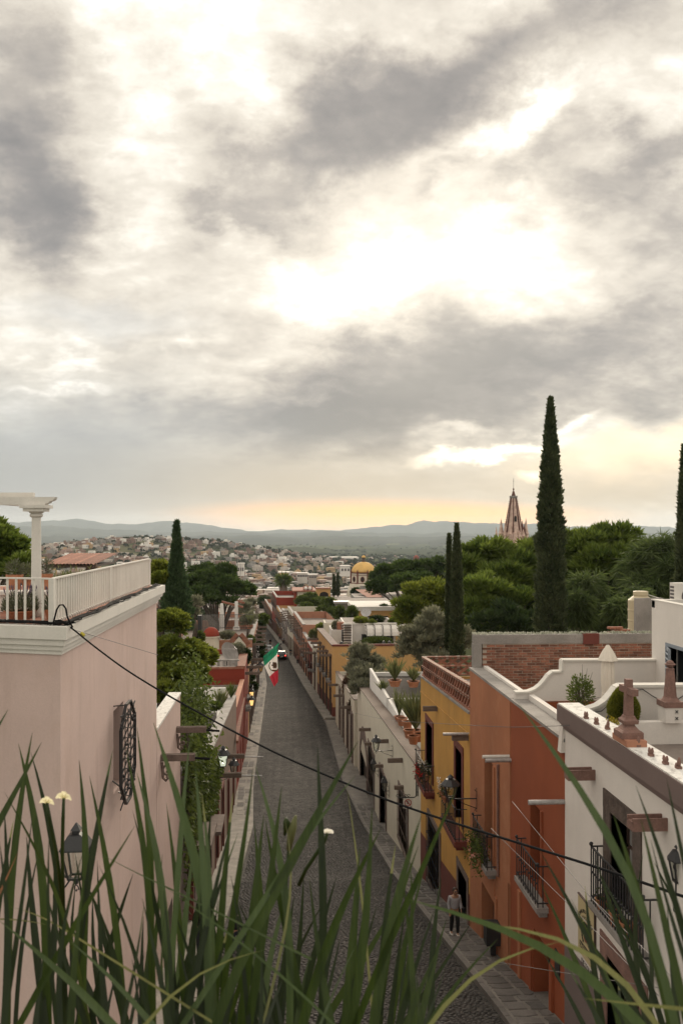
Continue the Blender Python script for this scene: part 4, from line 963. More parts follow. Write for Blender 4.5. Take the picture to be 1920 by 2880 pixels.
def terrace_things():
    # water tank and concrete block
    Y = 32.3; c = PY(1800, 1790, Y); r = 35 / F * Y; zb = c.z; zt = PY(0, 1672, Y).z; z1 = PY(0, 1697, Y).z
    root = thing('water_tank', 'beige plastic rooftop water tank behind the brick wall', 'water tank', (c.x, Y, zb - 2.5))
    prof = [(r, -2.5)]
    h = z1 - zb
    for f in (.0, .16, .17, .2, .21, .42, .43, .46, .47, .7, .71, .74, .75, 1): prof.append((r * (1.025 if f in (.17, .2, .43, .46, .71, .74) else 1), f * h))
    prof += [(r * .55, zt - zb - .16)]
    MB().lathe(prof, (c.x, Y, zb), 28).build('body', M['tank'], root, smooth=False)
    MB().lathe([(r * .56, zt - zb - .16), (r * .6, zt - zb - .14), (r * .6, zt - zb), (r * .5, zt - zb + .02)], (c.x, Y, zb), 24).build('lid', M['tank'], root)
    p = PY(1835, 1683, Y); MB().tube([(c.x + r * .5, Y - .2, zt - .12), (c.x + r * 1.9, Y - .3, zt - .32), (c.x + r * 1.92, Y - .3, zt - 1)], .02, 6).build('pipe', M['trim'], root)
    a = PY(1788, 0, 31.5); b = PY(1842, 0, 31.5); tag(MB().box(a.x, b.x + .3, 31.5, 31.72, -6, PY(0, 1692, 31.5).z).build('concrete_block', M['cement']), 'rough grey cement block standing against the beige water tank', 'wall')
    a = PY(1711, 0, 31); b = PY(1792, 0, 31); z = PY(0, 1775, 31).z
    root = thing('brick_stack', 'small crumbling brick stub wall left of the beige water tank', 'brick wall', ((a.x + b.x) / 2, 31, z - .5))
    for r_ in range(5):
        for k in range(4):
            if r_ < 2 and k == 3: continue
            x = a.x + k * .28 + (.14 if r_ % 2 else 0); zz = z - .09 * (r_ + 1) - (.05 * k if k > 1 else 0)
            MB().box(x, x + .265, 31 + random.uniform(0, .03), 31.2, zz, zz + .075).build('brick', M['brick'], root)
    # air conditioner on the white roof
    X = 10.4; p = PX(1925, 1708, X + .9); root = thing('air_conditioner', 'white air conditioning unit on the tall white roof', 'air conditioner', (p.x, p.y, -2.2))
    y = p.y; MB().box(p.x - .38, p.x + .45, y - .15, y + .15, -2.23, -1.5).build('casing', M['trim'], root)
    mb = MB()
    for k in range(6): mb.box(p.x - .385, p.x - .33, y - .12, y + .12, -2.15 + k * .1, -2.09 + k * .1)
    mb.build('vent', M['wire'], root); MB().lathe([(.25, 0), (.27, .02), (.22, .03)], (0, 0, 0), 20)
    mb = MB(); mb.tube([(p.x + .1, y - .17, -1.88), (p.x + .1, y - .15, -1.88)], .27, 24); mb.build('fan_guard', M['wire'], root)
    # closed parasol
    Y = 21.6; p = PY(1708, 1980, Y); zt = PY(0, 1828, Y).z; h = 2.3; zb = zt - h
    root = thing('parasol', 'closed ivory parasol on the roof terrace by the white curved wall', 'parasol', (p.x, Y, zb - .3))
    MB().tube([(p.x, Y, zb - .3), (p.x, Y, zt + .03)], .025, 8).build('pole', M['wood'], root)
    def fold(prof, n, amp, name):
        mb = MB(); N_ = 40; vv = []
        for r, z in prof:
            for k in range(N_): t = 2 * math.pi * k / N_; rr_ = r * (1 + amp * math.cos(n * t)); vv.append((p.x + rr_ * math.cos(t), Y + rr_ * math.sin(t), z))
        ff = [(i * N_ + k, i * N_ + (k + 1) % N_, (i + 1) * N_ + (k + 1) % N_, (i + 1) * N_ + k) for i in range(len(prof) - 1) for k in range(N_)]
        return mb.idx(vv, ff).build(name, M['cloth'], root, smooth=True)
    fold([(.03, zt), (.06, zt - .05), (.16, zt - .22), (.24, zt - .4)], 8, .12, 'cap')
    fold([(.10, zt - .3), (.15, zt - .5), (.16, zt - .9), (.145, zt - 1.15), (.13, zt - 1.25), (.17, zt - 1.4), (.25, zt - 1.75), (.32, zt - 1.98)], 8, .16, 'canopy')
    MB().tube([(p.x + .15 * math.cos(t * .52), Y + .15 * math.sin(t * .52), zt - 1.25) for t in range(13)], .015, 5).build('tie', M['cloth'], root)
terrace_things()
# ---------------------------------------------------------------- pink house with the railed terrace, nearest on the left
def pink_house():
    X = -3.55; C = Vector((X, 13.62, 0)); Lp = PD(-330, 0, 14.25); Lp.z = 0
    root = thing('pink_house', 'pale pink corner house with a white railed roof terrace', 'house', (-7, 18, -13))
    zt = -1.9; Yb = 23.45; back = Vector((Lp.x - 1, Yb, 0)); u = (Lp - C).normalized(); nl = Vector((u.y, -u.x, 0));  nl = nl if nl.y < 0 else -nl
    win = (17.7, 18.75, -5.4, -3.7)
    mb = MB(); wall_x(mb, X, -1, C.y, Yb, -13, lambda y: zt, [win], .4)
    for a, b in ((C, Lp), (Vector((X, Yb, 0)), back)): mb.poly([(a.x, a.y, -13), (b.x, b.y, -13), (b.x, b.y, zt), (a.x, a.y, zt)])
    mb.build('wall', M['pink'], root)
    def band(d, za, zb, m, name):
        mb = MB()
        o = [C + Vector((d, 0, 0)) + nl * d, Lp + nl * d, Lp - nl * 1.0, Vector((X - 1, C.y + 1, 0)), Vector((X - 1, Yb - 1, 0)), Vector((back.x, Yb - 1, 0)), Vector((back.x, Yb + d, 0)), Vector((X + d, Yb + d, 0))]
        n = len(o); v = [(p.x, p.y, za) for p in o] + [(p.x, p.y, zb) for p in o]
        f = [(i, (i + 1) % n, n + (i + 1) % n, n + i) for i in range(n)] + [tuple(range(n))[::-1], tuple(range(n, 2 * n))]
        mb.idx(v, f).build(name, m, root)
    band(.04, -1.95, -1.88, M['trim'], 'cornice'); band(.085, -1.88, -1.80, M['trim'], 'cornice'); band(.14, -1.80, -1.70, M['trim'], 'cornice'); band(.20, -1.70, -1.50, M['trim'], 'cornice')
    MB().poly([(C.x, C.y + .1, -1.497), (Lp.x, Lp.y + .1, -1.497), (back.x, Yb - .1, -1.497), (X, Yb - .1, -1.497)]).build('terrace_floor', M['tile'], root)
    a, b, c, d = win; sash(root, X, -1, a, b, c, d, M['darkwood'], M['curtain'], rev=.3, rows=3)
    # projecting iron grille, a long octagon with crossing scrolls
    xg = X + .25; a, b = 17.15, 18.75; ym = (a + b) / 2; oct_ = [(ym - .25, c - .2), (ym + .25, c - .2), (b - .02, c + .3), (b - .02, d - .3), (ym + .25, d + .12), (ym - .25, d + .12), (a + .02, d - .3), (a + .02, c + .3)]
    mb = MB()
    for i in range(8):
        p, q = oct_[i], oct_[(i + 1) % 8]; mb.bar((xg, p[0], p[1]), (xg, q[0], q[1]), .04, .06, up=(1, 0, 0)); mb.bar((xg, p[0], p[1]), (X - .02, max(17.65, p[0]), max(c - .1, min(d + .1, p[1]))), .022) if i % 2 else None
    gr = mb.build('grille', M['iron'], root)
    mb = MB(); r = random.Random(4)
    for k in range(5):
        y = a + (b - a) * (k + .5) / 5; mb.bar((xg, y, c), (xg, y, d), .02)
    for k in range(9):
        z0 = c - .15 + (d - c + .2) * k / 9; z1 = z0 + (d - c) / 4.5
        mb.bar((xg, a, z0), (xg, b, min(d, z1)), .022); mb.bar((xg, b, z0), (xg, a, min(d, z1)), .022)
    for k in range(26): mb.ball((xg + .01, r.uniform(a, b), r.uniform(c - .1, d)), .04, 5, 3)
    mb.build('ironwork', M['iron'], gr)
    # terrace bench wall and railing
    MB().box(-9.4, -3.95, 16.0, 16.3, -1.5, -1.18).box(-9.4, -3.95, 15.92, 16.35, -1.18, -1.12).build('bench_wall', M['white'], root)
    return root, C, u, nl, Yb
PH, PC, PU, PN, PYB = pink_house()
def railing():
    root = thing('terrace_railing', 'white terrace railing of flat balusters round the pink house roof', 'railing', (PC.x - .15, PC.y + .15, -1.5))
    X = -3.72; z0, z1 = -1.5, -.77; c = Vector((X, PC.y + .15, 0)); e = Vector((X, PYB - .25, 0)); l = c + PU * 4.6
    for p, q in ((c, e), (c, l)):
        MB().bar(p + Vector((0, 0, z1)), q + Vector((0, 0, z1)), .06, .025).build('handrail', M['trim'], root)
        MB().bar(p + Vector((0, 0, z0 + .05)), q + Vector((0, 0, z0 + .05)), .04, .02).build('bottom_rail', M['trim'], root)
    for p in (c, c + (e - c) * .46, e):
        MB().box(p.x - .04, p.x + .04, p.y - .055, p.y + .055, z0, z1 + .005).build('post', M['trim'], root)
    d = (e - c).normalized(); n = int((e - c).length / .165)
    for k in range(1, n):
        p = c + d * (k * .165)
        if abs(k * .165 - (e - c).length * .46) < .07: continue
        MB().box(p.x - .02, p.x + .02, p.y - .018, p.y + .018, z0, z1 - .01).build('baluster', M['trim'], root)
    for k in range(1, 28):
        p = c + PU * (k * .163); MB().bar(p + Vector((0, 0, z0)), p + Vector((0, 0, z1 - .01)), .035, .03).build('baluster', M['trim'], root)
railing()
def pergola():
    t = 14.75; b = PD(103, 1738, t); p = Vector((b.x, b.y, -1.5))
    root = thing('pergola', 'off-white pergola corner with a round column and carved beam end', 'pergola', p)
    r = .085; z = p.z
    MB().lathe([(r * 1.15, 0), (r * 1.05, .1), (r, .5), (r * .9, 1.72), (r * .9, 1.74)], p, 24).build('column', M['trim'], root, smooth=True)
    MB().lathe([(r, 1.72), (r * 1.3, 1.74), (r * 1.3, 1.77), (r * 1.05, 1.785), (r * 1.4, 1.8), (r * 1.45, 1.82)], p, 24).build('necking', M['trim'], root)
    mb = MB(); a = RT; bdir = FW
    mb.obox(p + Vector((0, 0, 1.85)), a * .17, bdir * .17, (0, 0, .03)); mb.obox(p + Vector((0, 0, 1.905)), a * .22, bdir * .2, (0, 0, .028)); mb.build('capital', M['trim'], root)
    prof = [(-1.6, 0), (.17, 0), (.19, .025), (.235, .03), (.25, .06), (.30, .07), (.33, .10), (.345, .135), (-1.6, .135)]
    MB().prism(prof, p + Vector((0, 0, 1.935)) - bdir * .07, a, (0, 0, 1), bdir * .14).build('beam', M['trim'], root)
    MB().obox(p + Vector((0, 0, 2.11)) - a * 1.0 + bdir * .5, a * .78, bdir * .05, (0, 0, .06)).build('beam', M['trim'], root)
    MB().obox(p + Vector((0, 0, 2.0)) - a * .62 + bdir * 1.2, a * .05, bdir * 1.1, (0, 0, .06)).build('cross_beam', M['trim'], root)
pergola()
def tiled_shelter():
    Y = 24.5; a = PY(118, 1590, Y); b = PY(262, 1585, Y); f = a.z; root = thing('tiled_shelter', 'low roof of corrugated clay tiles beyond the white railing', 'shelter', ((a.x + b.x) / 2, Y + 1, -4.5))
    n = 15
    for k in range(n):
        x = a.x + (b.x - a.x) * (k + .5) / n; w = (b.x - a.x) / n
        pr = [(x + w * .56 * math.cos(math.pi * i / 6), w * .5 * math.sin(math.pi * i / 6)) for i in range(7)]
        mb = MB()
        for r_ in range(1):
            for (x0, h0), (x1, h1) in zip(pr[:-1], pr[1:]): mb.poly([(x0, Y, f + h0), (x1, Y, f + h1), (x1, Y + 3.2, f + .22 + h1), (x0, Y + 3.2, f + .22 + h0)])
        mb.build('roof_tile', M['tile'], root)
    MB().box(a.x, b.x, Y + .05, Y + 3.1, f - .07, f - .01).build('roof_deck', M['darkwood'], root)
    for x in (a.x + .1, b.x - .1): MB().box(x - .05, x + .05, Y + .1, Y + .2, -4.5, f - .03).build('post', M['darkwood'], root)
    p = PY(238, 0, Y); q = PY(271, 0, Y + .3); mb = MB()
    for k in range(7): x = p.x + (q.x - p.x) * k / 6; MB().box(x - .02, x + .025, Y + .25, Y + .29, -4.5, f + .05).build('screen_slat', M['wood'], root)
    MB().box(a.x, b.x, Y + 2, Y + 2.1, -4.5, f - .35).build('back_wall', M['maroon'], root)
tiled_shelter()
# ---------------------------------------------------------------- garden wall, creeper house and the flat roofs behind
def garden_wall():
    X = -3.55; root = thing('garden_wall', 'lower pink wall with carved bracket spouts beside the tree', 'wall', (X, 26, -14))
    mb = MB(); mb.box(X - .35, X, 23.5, 28.6, -15, -5.45); mb.build('wall', M['pink'], root)
    MB().box(X - .38, X + .02, 23.5, 28.62, -5.45, -5.38).build('coping', M['flaky'], root)
    spout(root, X, -1, 24.25, -6.42, .95, M['stone'], .17, .2, M['black'], .42, M['stone']); spout(root, X, -1, 27.6, -6.42, .95, M['stone'], .17, .2, M['black'], .42, M['stone'])
    MB().box(X - .3, X + .015, 25.2, 26.5, -13.9, -11.3).build('door', M['darkwood'], root)
garden_wall()
def creeper_house():
    zt = lambda y: lerp(y, [28.6, 40], [-8.0, -10.6]); hs = [(31.5, 33.2, -14.2, -11.7), (36, 37.4, -15.4, -12.8)]
    root = house('creeper_house', 'low mauve house half hidden by a hanging creeper', -3.56, -1, 28.6, 39.8, -18, zt, 7, M['mauve'], hs, coping=M['cement'])
    for a, b, c, d in hs:
        panel_door(root, -3.56, -1, a, b, c, d, M['darkwood'], .3, 3); MB().box(-3.9, -2.75, a - .4, b + .4, d + .15, d + .3).build('door_canopy', M['stone'], root)
        MB().box(-3.6, -3.4, a - .35, a - .1, c - .5, d + .15).build('pilaster', M['maroon'], root)
creeper_house()
def brown_house():
    X = lambda y: lerp(y, [39.8, 67], [-3.55, -4.0]); zt = lambda y: lerp(y, [39.8, 67], [-10.4, -12.98]); hs = [(43, 44.6, -17, -13.9), (48, 49.4, -18.2, -14.6), (54, 55.4, -19.2, -15.8), (61, 62.4, -20, -17)]
    root = house('brown_house', 'brown street house with a broad grey parapet and a rooftop pool', X, -1, 39.85, 67, -22, zt, 9, M['brown'], hs, drop=3.4, coping=M['cement'], copw=.6, coph=.1, coplip=.02, roof=M['roof'])
    for a, b, c, d in hs:
        xx = X((a + b) / 2); surround(root, xx, -1, a, b, c, d, .25, .06, M['maroon'], bottom=False, rev=.3); panel_door(root, xx, -1, a, b, c, d, M['darkwood'], .3, 3)
    for y, z in ((41.6, -11.9), (46.2, -12.2)): spout(root, X(y), -1, y, z, 1.35, M['wood'], .2, .26, M['metal'], 1.0)
    mb = MB(); mb.box(-12.6, -4.7, 56.8, 57.2, -12.9, -12.05); mb.build('pool_wall', M['cement'], root)
    MB().box(-12.6, -4.75, 57.2, 66, -16, -13.1).build('terrace_floor', M['pot2'], root)
    mb = MB(); mb.box(-12.6, -4.75, 65.8, 66.1, -13.2, -12.1); mb.build('planter_wall', M['pot2'], root)
    MB().box(-12.6, -4.9, 56.9, 57.0, -16.5, -13.7).build('courtyard_wall', M['cream'], root)
    MB().box(-12.6, -4.9, 56.4, 56.8, -13.65, -12.9).build('recess_shade_beam', M['dark'], root)  # overhanging beam in near-black, its colour standing in for the recess shade
    m = mat('pool_water', (.30, .42, .40), rough=.08, var=.06, bump=.05, bscale=4)
    MB().box(-11.2, -8.0, 59.4, 64.6, -13.2, -13.0).build('pool_rim', M['pot2'], root); MB().box(-11.0, -8.2, 59.7, 64.3, -13.1, -12.99).build('pool_water', m, root)
brown_house()
def red_houses():
    X = lambda y: lerp(y, [67, 80, 92], [-4.02, -4.05, -4.2]); hs = [(69, 70.3, -20.6, -17.9), (73, 74.3, -20.9, -18.1), (77, 78.3, -21.2, -18.4)]
    root = house('red_house', 'narrow house with a brick-red eave along the street', X, -1, 67.1, 79.6, -24, -13.9, 8, M['red'], hs, drop=.4, coping=M['salmon'])
    MB().idx([(-4.75, 79.5, -15.5), (-3.95, 79.5, -15.5), (-3.62, 63, -15.45), (-3.78, 63, -15.45), (-4.75, 79.5, -15.7), (-3.95, 79.5, -15.7), (-3.62, 63, -15.65), (-3.78, 63, -15.65)], [(0, 1, 2, 3), (7, 6, 5, 4), (0, 4, 5, 1), (1, 5, 6, 2), (2, 6, 7, 3), (3, 7, 4, 0)]).build('eave', M['tile'], root)
    for a, b, c, d in hs: panel_door(root, X((a + b) / 2), -1, a, b, c, d, M['darkwood'], .3, 3)
    root = house('red_house', 'house with a big bare crimson end wall above the pool terrace', lambda y: lerp(y, [80, 92], [-4.0, -4.2]), -1, 79.8, 92, -25, -12.75, 9.5, M['red'], [(82, 83.2, -21.5, -18.8), (86, 87.3, -21.8, -19), (82, 83.2, -17, -14.3), (87, 88.3, -17, -14.3)], drop=.5, coping=M['tile'], copw=.8, coph=.12)
    for a, c in ((82, -17), (87, -17)): balcony(root, -4.1, -1, a - .3, a + 1.6, c, 1, .6, M['cement'], M['iron'], n=7); panel_door(root, -4.1, -1, a, a + 1.25, c, c + 2.7, M['darkwood'], .3, 3)
    for a, c in ((82, -21.5), (86, -21.8)): panel_door(root, -4.1, -1, a, a + 1.25, c, c + 2.75, M['darkwood'], .3, 3)
    MB().box(-13.5, -4.05, 79.72, 79.82, -12.9, -12.72).build('coping', M['tile'], root)
    mb = MB()
    for k in range(9): mb.box(-9.3 + k * .55, -9.05 + k * .55, 79.9, 80.1, -12.65, -12.2)
    mb.box(-9.5, -4.5, 79.88, 80.12, -12.2, -12.05); mb.build('parapet_screen', M['cement'], root)
    for y in (81.3, 85, 90): spout(root, -4.1, -1, y, -13.6, 1.5, M['wood'], .24, .3)
red_houses()
ll = [(92, 103, -14.2, M['orange'], None, 'slim orange house just past the crimson end wall'),
      (103, 126, -13.2, M['salmon'], None, 'peeling salmon house with a black railed roof terrace'),
      (126, 146, -17.6, M['cream'], M['maroon'], 'low cream house below the flag pole'),
      (146, 170, -18.2, M['orange'], None, 'orange house with plants spilling over its edge, left of the walkers'),
      (170, 205, -19.5, M['salmon'], M['maroon'], 'salmon house by the far bend on the left side'),
      (205, 260, -22, M['cream'], None, 'pale house where the left side of the street drops away'),
      (260, 320, -26, M['red'], None, 'last red house on the left at the bend')]
for y0, y1, zt, wm, dw, lab in ll: row_house('street_house', lab, wl, -1, y0, y1, zt, wm, dw, 10, group='houses down the left side of the street')
def salmon_terrace():
    # domed water tower, obelisk posts, lattice screen and poles on the peeling roof
    Y = 100; c = PY(594, 1792, Y); r = 23.5 / F * Y; zb = c.z
    root = thing('domed_turret', 'cream roof turret with a small red dome', 'turret', (c.x, Y, zb - 5))
    MB().lathe([(r * .95, -5), (r * .95, 0), (r * 1.08, .02), (r * 1.08, .15), (r * .95, .16)], (c.x, Y, zb), 24).build('drum', M['cream'], root)
    MB().lathe([(r * math.cos(t), .15 + 1.05 * r * math.sin(t)) for t in np.linspace(0, 1.53, 9)], (c.x, Y, zb), 24).build('dome', M['red'], root, smooth=True)
    for i, (px, py0, py1, lab) in enumerate(((624, 1697, 1776, 'white obelisk post, the left one of two on the peeling roof'), (665, 1692, 1764, 'white square post, the right one of two on the peeling roof'))):
        Y = 106; a = PY(px, py1, Y); h = PY(px, py0, Y).z - a.z; w = 13 / F * Y
        root = thing('roof_post', lab, 'post', a, 'white posts on the peeling roof')
        MB().lathe([(w * .75, 0), (w * .72, h * .35), (w * .45, h * .93), (w * .3, h)] if i == 0 else [(w * .6, 0), (w * .55, h * .3), (w * .48, h * .31), (w * .46, h)], a, 4, math.pi / 4).build('shaft', M['pot2'], root); MB().box(a.x - w * .7, a.x + w * .7, Y - w * .7, Y + w * .7, a.z - .3, a.z + .02).build('plinth', M['pot2'], root)
    p, q = PY(624, 1692, 106), PY(684, 1708, 106); tag(MB().bar(p, q, .2, .25).build('timber_beam', M['tile']), 'long rust-brown beam resting on the two white roof posts', 'beam')
    p, q = PY(666, 1690, 109), PY(688, 1696, 109); tag(MB().bar(p, q, .2, .25).build('timber_beam', M['tile']), 'short rust-brown beam behind the right white roof post', 'beam')
    Y = 104; a, b = PY(566, 1770, Y), PY(712, 1776, Y); zt = PY(0, 1733, Y).z
    root = thing('roof_railing', 'black wire railing and lattice along the peeling roof edge', 'railing', ((a.x + b.x) / 2, Y, a.z))
    mb = MB(); n = 34
    for k in range(n + 1): x = a.x + (b.x - a.x) * k / n; mb.bar((x, Y, a.z), (x, Y, zt), .03)
    mb.bar((a.x, Y, zt), (b.x, Y, zt), .06); mb.bar((a.x, Y, a.z + .2), (b.x, Y, a.z + .2), .05); mb.build('bars', M['iron'], root)
    mb = MB(); x0, x1 = PY(571, 0, Y).x, PY(628, 0, Y).x
    for k in range(-14, 15):
        for s in (1, -1):
            p = Vector((x0 + (x1 - x0) * k / 14, Y - .1, a.z)); q = p + Vector((s * (zt - a.z), 0, zt - a.z))
            def clip(p, q):
                d = q - p; t0 = max(0, ((x0 if d.x > 0 else x1) - p.x) / d.x); t1 = min(1, ((x1 if d.x > 0 else x0) - p.x) / d.x); return (p + d * t0, p + d * t1) if t1 > t0 else None
            c = clip(p, q)
            if c: mb.bar(c[0], c[1], .06, .03)
    mb.build('lattice', M['cement'], root)
    MB().box(PY(556, 0, 100).x, PY(567, 0, 100).x, 100, 101, -18, PY(0, 1735, 100).z).build('gate_panel', M['iron'], root)
    # satellite dish on the crimson house roof
    def dish(px, py, Y, rr, lab, m, yaw):
        c = PY(px, py, Y); root = thing('satellite_dish', lab, 'satellite dish', (c.x, c.y, c.z - rr * 1.4))
        mb = MB(); nrm = Vector((math.sin(yaw), -math.cos(yaw), .5)).normalized(); a = nrm.cross(Vector((0, 0, 1))).normalized(); b = a.cross(nrm); N_ = 20; vv = []; ff = []
        for i in range(5):
            for k in range(N_): t = 6.2832 * k / N_; q = c + (a * math.cos(t) + b * math.sin(t)) * rr * (i + .05) / 4.05 + nrm * rr * .25 * ((i / 4) ** 2); vv.append(tuple(q))
        for i in range(4):
            for k in range(N_): ff.append((i * N_ + k, i * N_ + (k + 1) % N_, (i + 1) * N_ + (k + 1) % N_, (i + 1) * N_ + k))
        mb.idx(vv, ff).build('reflector', m, root, smooth=True)
        mb = MB(); tip = c + nrm * rr * 1.05
        for t in (0.5, 2.6, 4.7): mb.bar(c + (a * math.cos(t) + b * math.sin(t)) * rr * .95 + nrm * rr * .25, tip, .04)
        mb.ball(tip, .1, 6, 4); mb.build('feed_arm', M['metal'], root); MB().tube([c - nrm * .05, c - nrm * .2 - Vector((0, 0, rr * .6)), c - nrm * .2 - Vector((0, 0, rr * 1.5))], .05, 6).build('mast', M['iron'], root)
    dish(642, 1838, 84, 1.1, 'dark satellite dish tilted on the crimson house roof', M['cement'], .9)
    dish(1029, 1722, 133, .62 * 1.0 * 133 / 100, 'round grey satellite dish above the white stairs', M['metal'], -.2)
    # small gabled dovecote among the roof plants
    Y = 90; c = PY(672, 1812, Y); root = thing('gabled_niche', 'little gabled niche on the roof above the crimson wall', 'niche', (c.x, Y, c.z - 1.6)); w = 24 / F * Y
    MB().prism([(-w * .8, -1.6), (w * .8, -1.6), (w * .8, 0), (0, .9), (-w * .8, 0)], (c.x, Y, c.z - .1), (1, 0, 0), (0, 0, 1), (0, .6, 0)).build('gable_wall', M['cream'], root)
    for s in (-1, 1): MB().bar((c.x, Y + .25, c.z + .9), (c.x + s * w, Y + .25, c.z - .2), .9, .12, up=(0, 1, 0)).build('roof_slope', M['brick'], root)
salmon_terrace()
# ---------------------------------------------------------------- roofs beyond the orange house
def flat(name, label, px0, px1, pytop, Y, depth, zb, wm, cat='house', group=None, roofm=None, cop=None):
    a, b = PY(px0, pytop, Y), PY(px1, pytop, Y); zt = a.z
    root = thing(name, label, cat, ((a.x + b.x) / 2, Y + depth / 2, zb), group)
    MB().box(a.x, b.x, Y, Y + depth, zb, zt).build('wall', wm, root)
    MB().box(a.x + .25, b.x - .25, Y + .25, Y + depth - .25, zt - .02, zt + .02).build('roof', roofm or M['roof'], root)
    if cop: MB().box(a.x - .15, b.x + .15, Y - .15, Y + .3, zt + .003, zt + .22).build('coping', cop, root)
    return root, a.x, b.x, zt
def back_houses():
    r, x0, x1, zt = flat('white_house', 'white roof house with dark outdoor stairs and a curved awning', 968, 1112, 1757, 122, 10, -28, M['white'], cop=M['trim'])
    Y = 121.9; sc = 1 / F * 122
    a, b = PY(1018, 1786, Y), PY(1104, 1816, Y); w = MB().box(a.x, b.x, Y - .05, Y + .1, b.z, a.z).build('window', M['glass'], r)
    mb = MB(); mb.box(a.x - .1, b.x + .1, Y - .1, Y, a.z, a.z + .12)
    for k in range(5): x = a.x + (b.x - a.x) * k / 4; mb.box(x - .06, x + .06, Y - .1, Y, b.z, a.z)
    mb.build('frame', M['iron'], w)
    # curved awning of white panels with dark ribs
    for k in range(5):
        xa = PY(1024 + k * 23, 0, Y).x; xb = PY(1024 + (k + 1) * 23 - 1, 0, Y).x; mb = MB()
        pr = [(Y + .1, zt - .02), (Y - .35, zt - .15), (Y - .75, zt - .5), (Y - 1.0, zt - 1.0), (Y - 1.1, zt - 1.5)]
        for (ya, za), (yb, zb) in zip(pr[:-1], pr[1:]): mb.poly([(xa, ya, za), (xb, ya, za), (xb + .25, yb, zb), (xa + .25, yb, zb)])
        mb.build('awning_panel', M['white'], r)
        mb = MB()
        for (ya, za), (yb, zb), t in zip(pr[:-1], pr[1:], range(4)): mb.bar((xa + (.25 if t else .1), ya - .05, za + .02), (xa + .25, yb - .05, zb + .02), .07)
        mb.build('awning_rib', M['iron'], r)
    # stairs
    a, b = PY(962, 1816, 119), PY(990, 1757, 121.8)
    for k in range(9):
        f = k / 8; z = a.z + (b.z - a.z) * f; y = 119 + 2.7 * f; MB().box(PY(962, 0, y).x, PY(988, 0, y).x, y, y + .5, z - .1, z).build('stair_tread', M['darkwood'], r)
    for px in (961, 989):
        p, q = PY(px, 1816, 119), PY(px, 1757, 121.8); MB().bar(p, q, .1, .3).build('stringer', M['iron'] if px < 970 else M['white'], r)
    r, x0, x1, zt = flat('white_house', 'small white roof room with a brown chimney left of the stairs', 931, 962, 1772, 124, 6, -28, M['white'])
    MB().box(x0 + .9, x0 + 1.9, 124.2, 125, zt, zt + 1.1).build('chimney', M['tile'], r)
    flat('yellow_house', 'low pale yellow parapet wall behind the white roof room', 912, 990, 1752, 135, 5, -28, M['cream'])
    r, x0, x1, zt = flat('tan_house', 'long roof with a white slab edge and orange band behind the terrace', 1000, 1136, 1717, 150, 12, -29, M['orange'], cop=None); MB().box(x0 - .6, x1 + .6, 149.4, 162, zt, zt + .7).build('roof_slab', M['trim'], r)
    mb = MB()
    for k in range(5): mb.box(x0 + 2 + k * 1.4, x0 + 2.9 + k * 1.4, 149.9, 150.1, zt - 2.6, zt - 1)
    mb.build('dark_openings', M['dark'], r)
    r, x0, x1, zt = flat('grey_house', 'long grey rendered wall with a pale eave under the dome', 944, 1116, 1697, 180, 14, -31, M['cement']); MB().box(x0 + 3, x1 - 1, 179.5, 181, zt, zt + .35).build('eave', M['trim'], r); MB().box(x0 - .5, x0 + 3, 178.5, 180.5, zt + .1, zt + .5).build('shed_roof', M['metal'], r)
    r, x0, x1, zt = flat('brick_house', 'house with a collapsed clay tile roof below the yellow dome', 997, 1075, 1680, 200, 12, -33, M['cement']); MB().idx([(x0 + 3, 199.8, zt), (x1, 199.8, zt), (x1, 211, zt + 1.1), (x0 + 1, 211, zt + 1.1)], [(0, 1, 2, 3)]).build('tile_roof', M['tile'], r)
    flat('white_house', 'white box of a house tucked under the dark trees', 1068, 1101, 1660, 205, 8, -33, M['white'])
    r, x0, x1, zt = flat('concrete_house', 'bare concrete house with a black tank by the trees', 1085, 1165, 1672, 195, 10, -33, M['cement'])
    c = (x0 + 6, 197, zt); MB().lathe([(.7, 0), (.7, 1.3), (.3, 1.6)], c, 12).build('tank', M['iron'], r)
    r, x0, x1, zt = flat('cream_house', 'cream house with a red eave and two white roof tanks', 834, 884, 1664, 232, 12, -36, M['cream']); MB().box(x0 - 1.2, x1 + .3, 231.2, 245, zt, zt + .35).build('eave', M['tile'], r); MB().box(x0 - .7, x0 + .2, 232, 244, zt - 9, zt).build('side_wall', M['red'], r)
    mb = MB().box(x0 + 1.8, x0 + 4.4, 233, 234, zt + .3, zt + 1.4); mb.build('tank_stand', M['brick'], r)
    for k in (0, 1): MB().ball((x0 + 2.5 + k * 1.1, 232.6, zt + .85), .5, 12, 8).build('tank', M['white'], r)
    r, x0, x1, zt = flat('arched_house', 'tan house front with one wide dark arch near the twin cypresses', 890, 929, 1656, 262, 8, -40, M['orange']); MB().box(x0 - .3, x1 + .3, 261.6, 263, zt, zt + .3).build('coping', M['tile'], r)
    mb = MB(); cx = PY(911, 0, 261.9).x; w = 12.5 / F * 262; mb.prism([(w * math.cos(t), w * .75 * math.sin(t)) for t in np.linspace(0, math.pi, 12)] + [(-w, -3), (w, -3)], (cx, 261.9, PY(0, 1678, 262).z), (1, 0, 0), (0, 0, 1), (0, .05, 0)); mb.build('archway', M['dark'], r)
    flat('garden_house', 'low dark wall topped with plants under the arched house', 884, 1000, 1682, 240, 4, -37, M['maroon'], 'wall')
    flat('roof_house', 'low stone coloured roofs left of the pale yellow parapet', 858, 925, 1745, 172, 14, -30, M['roof'])
back_houses()
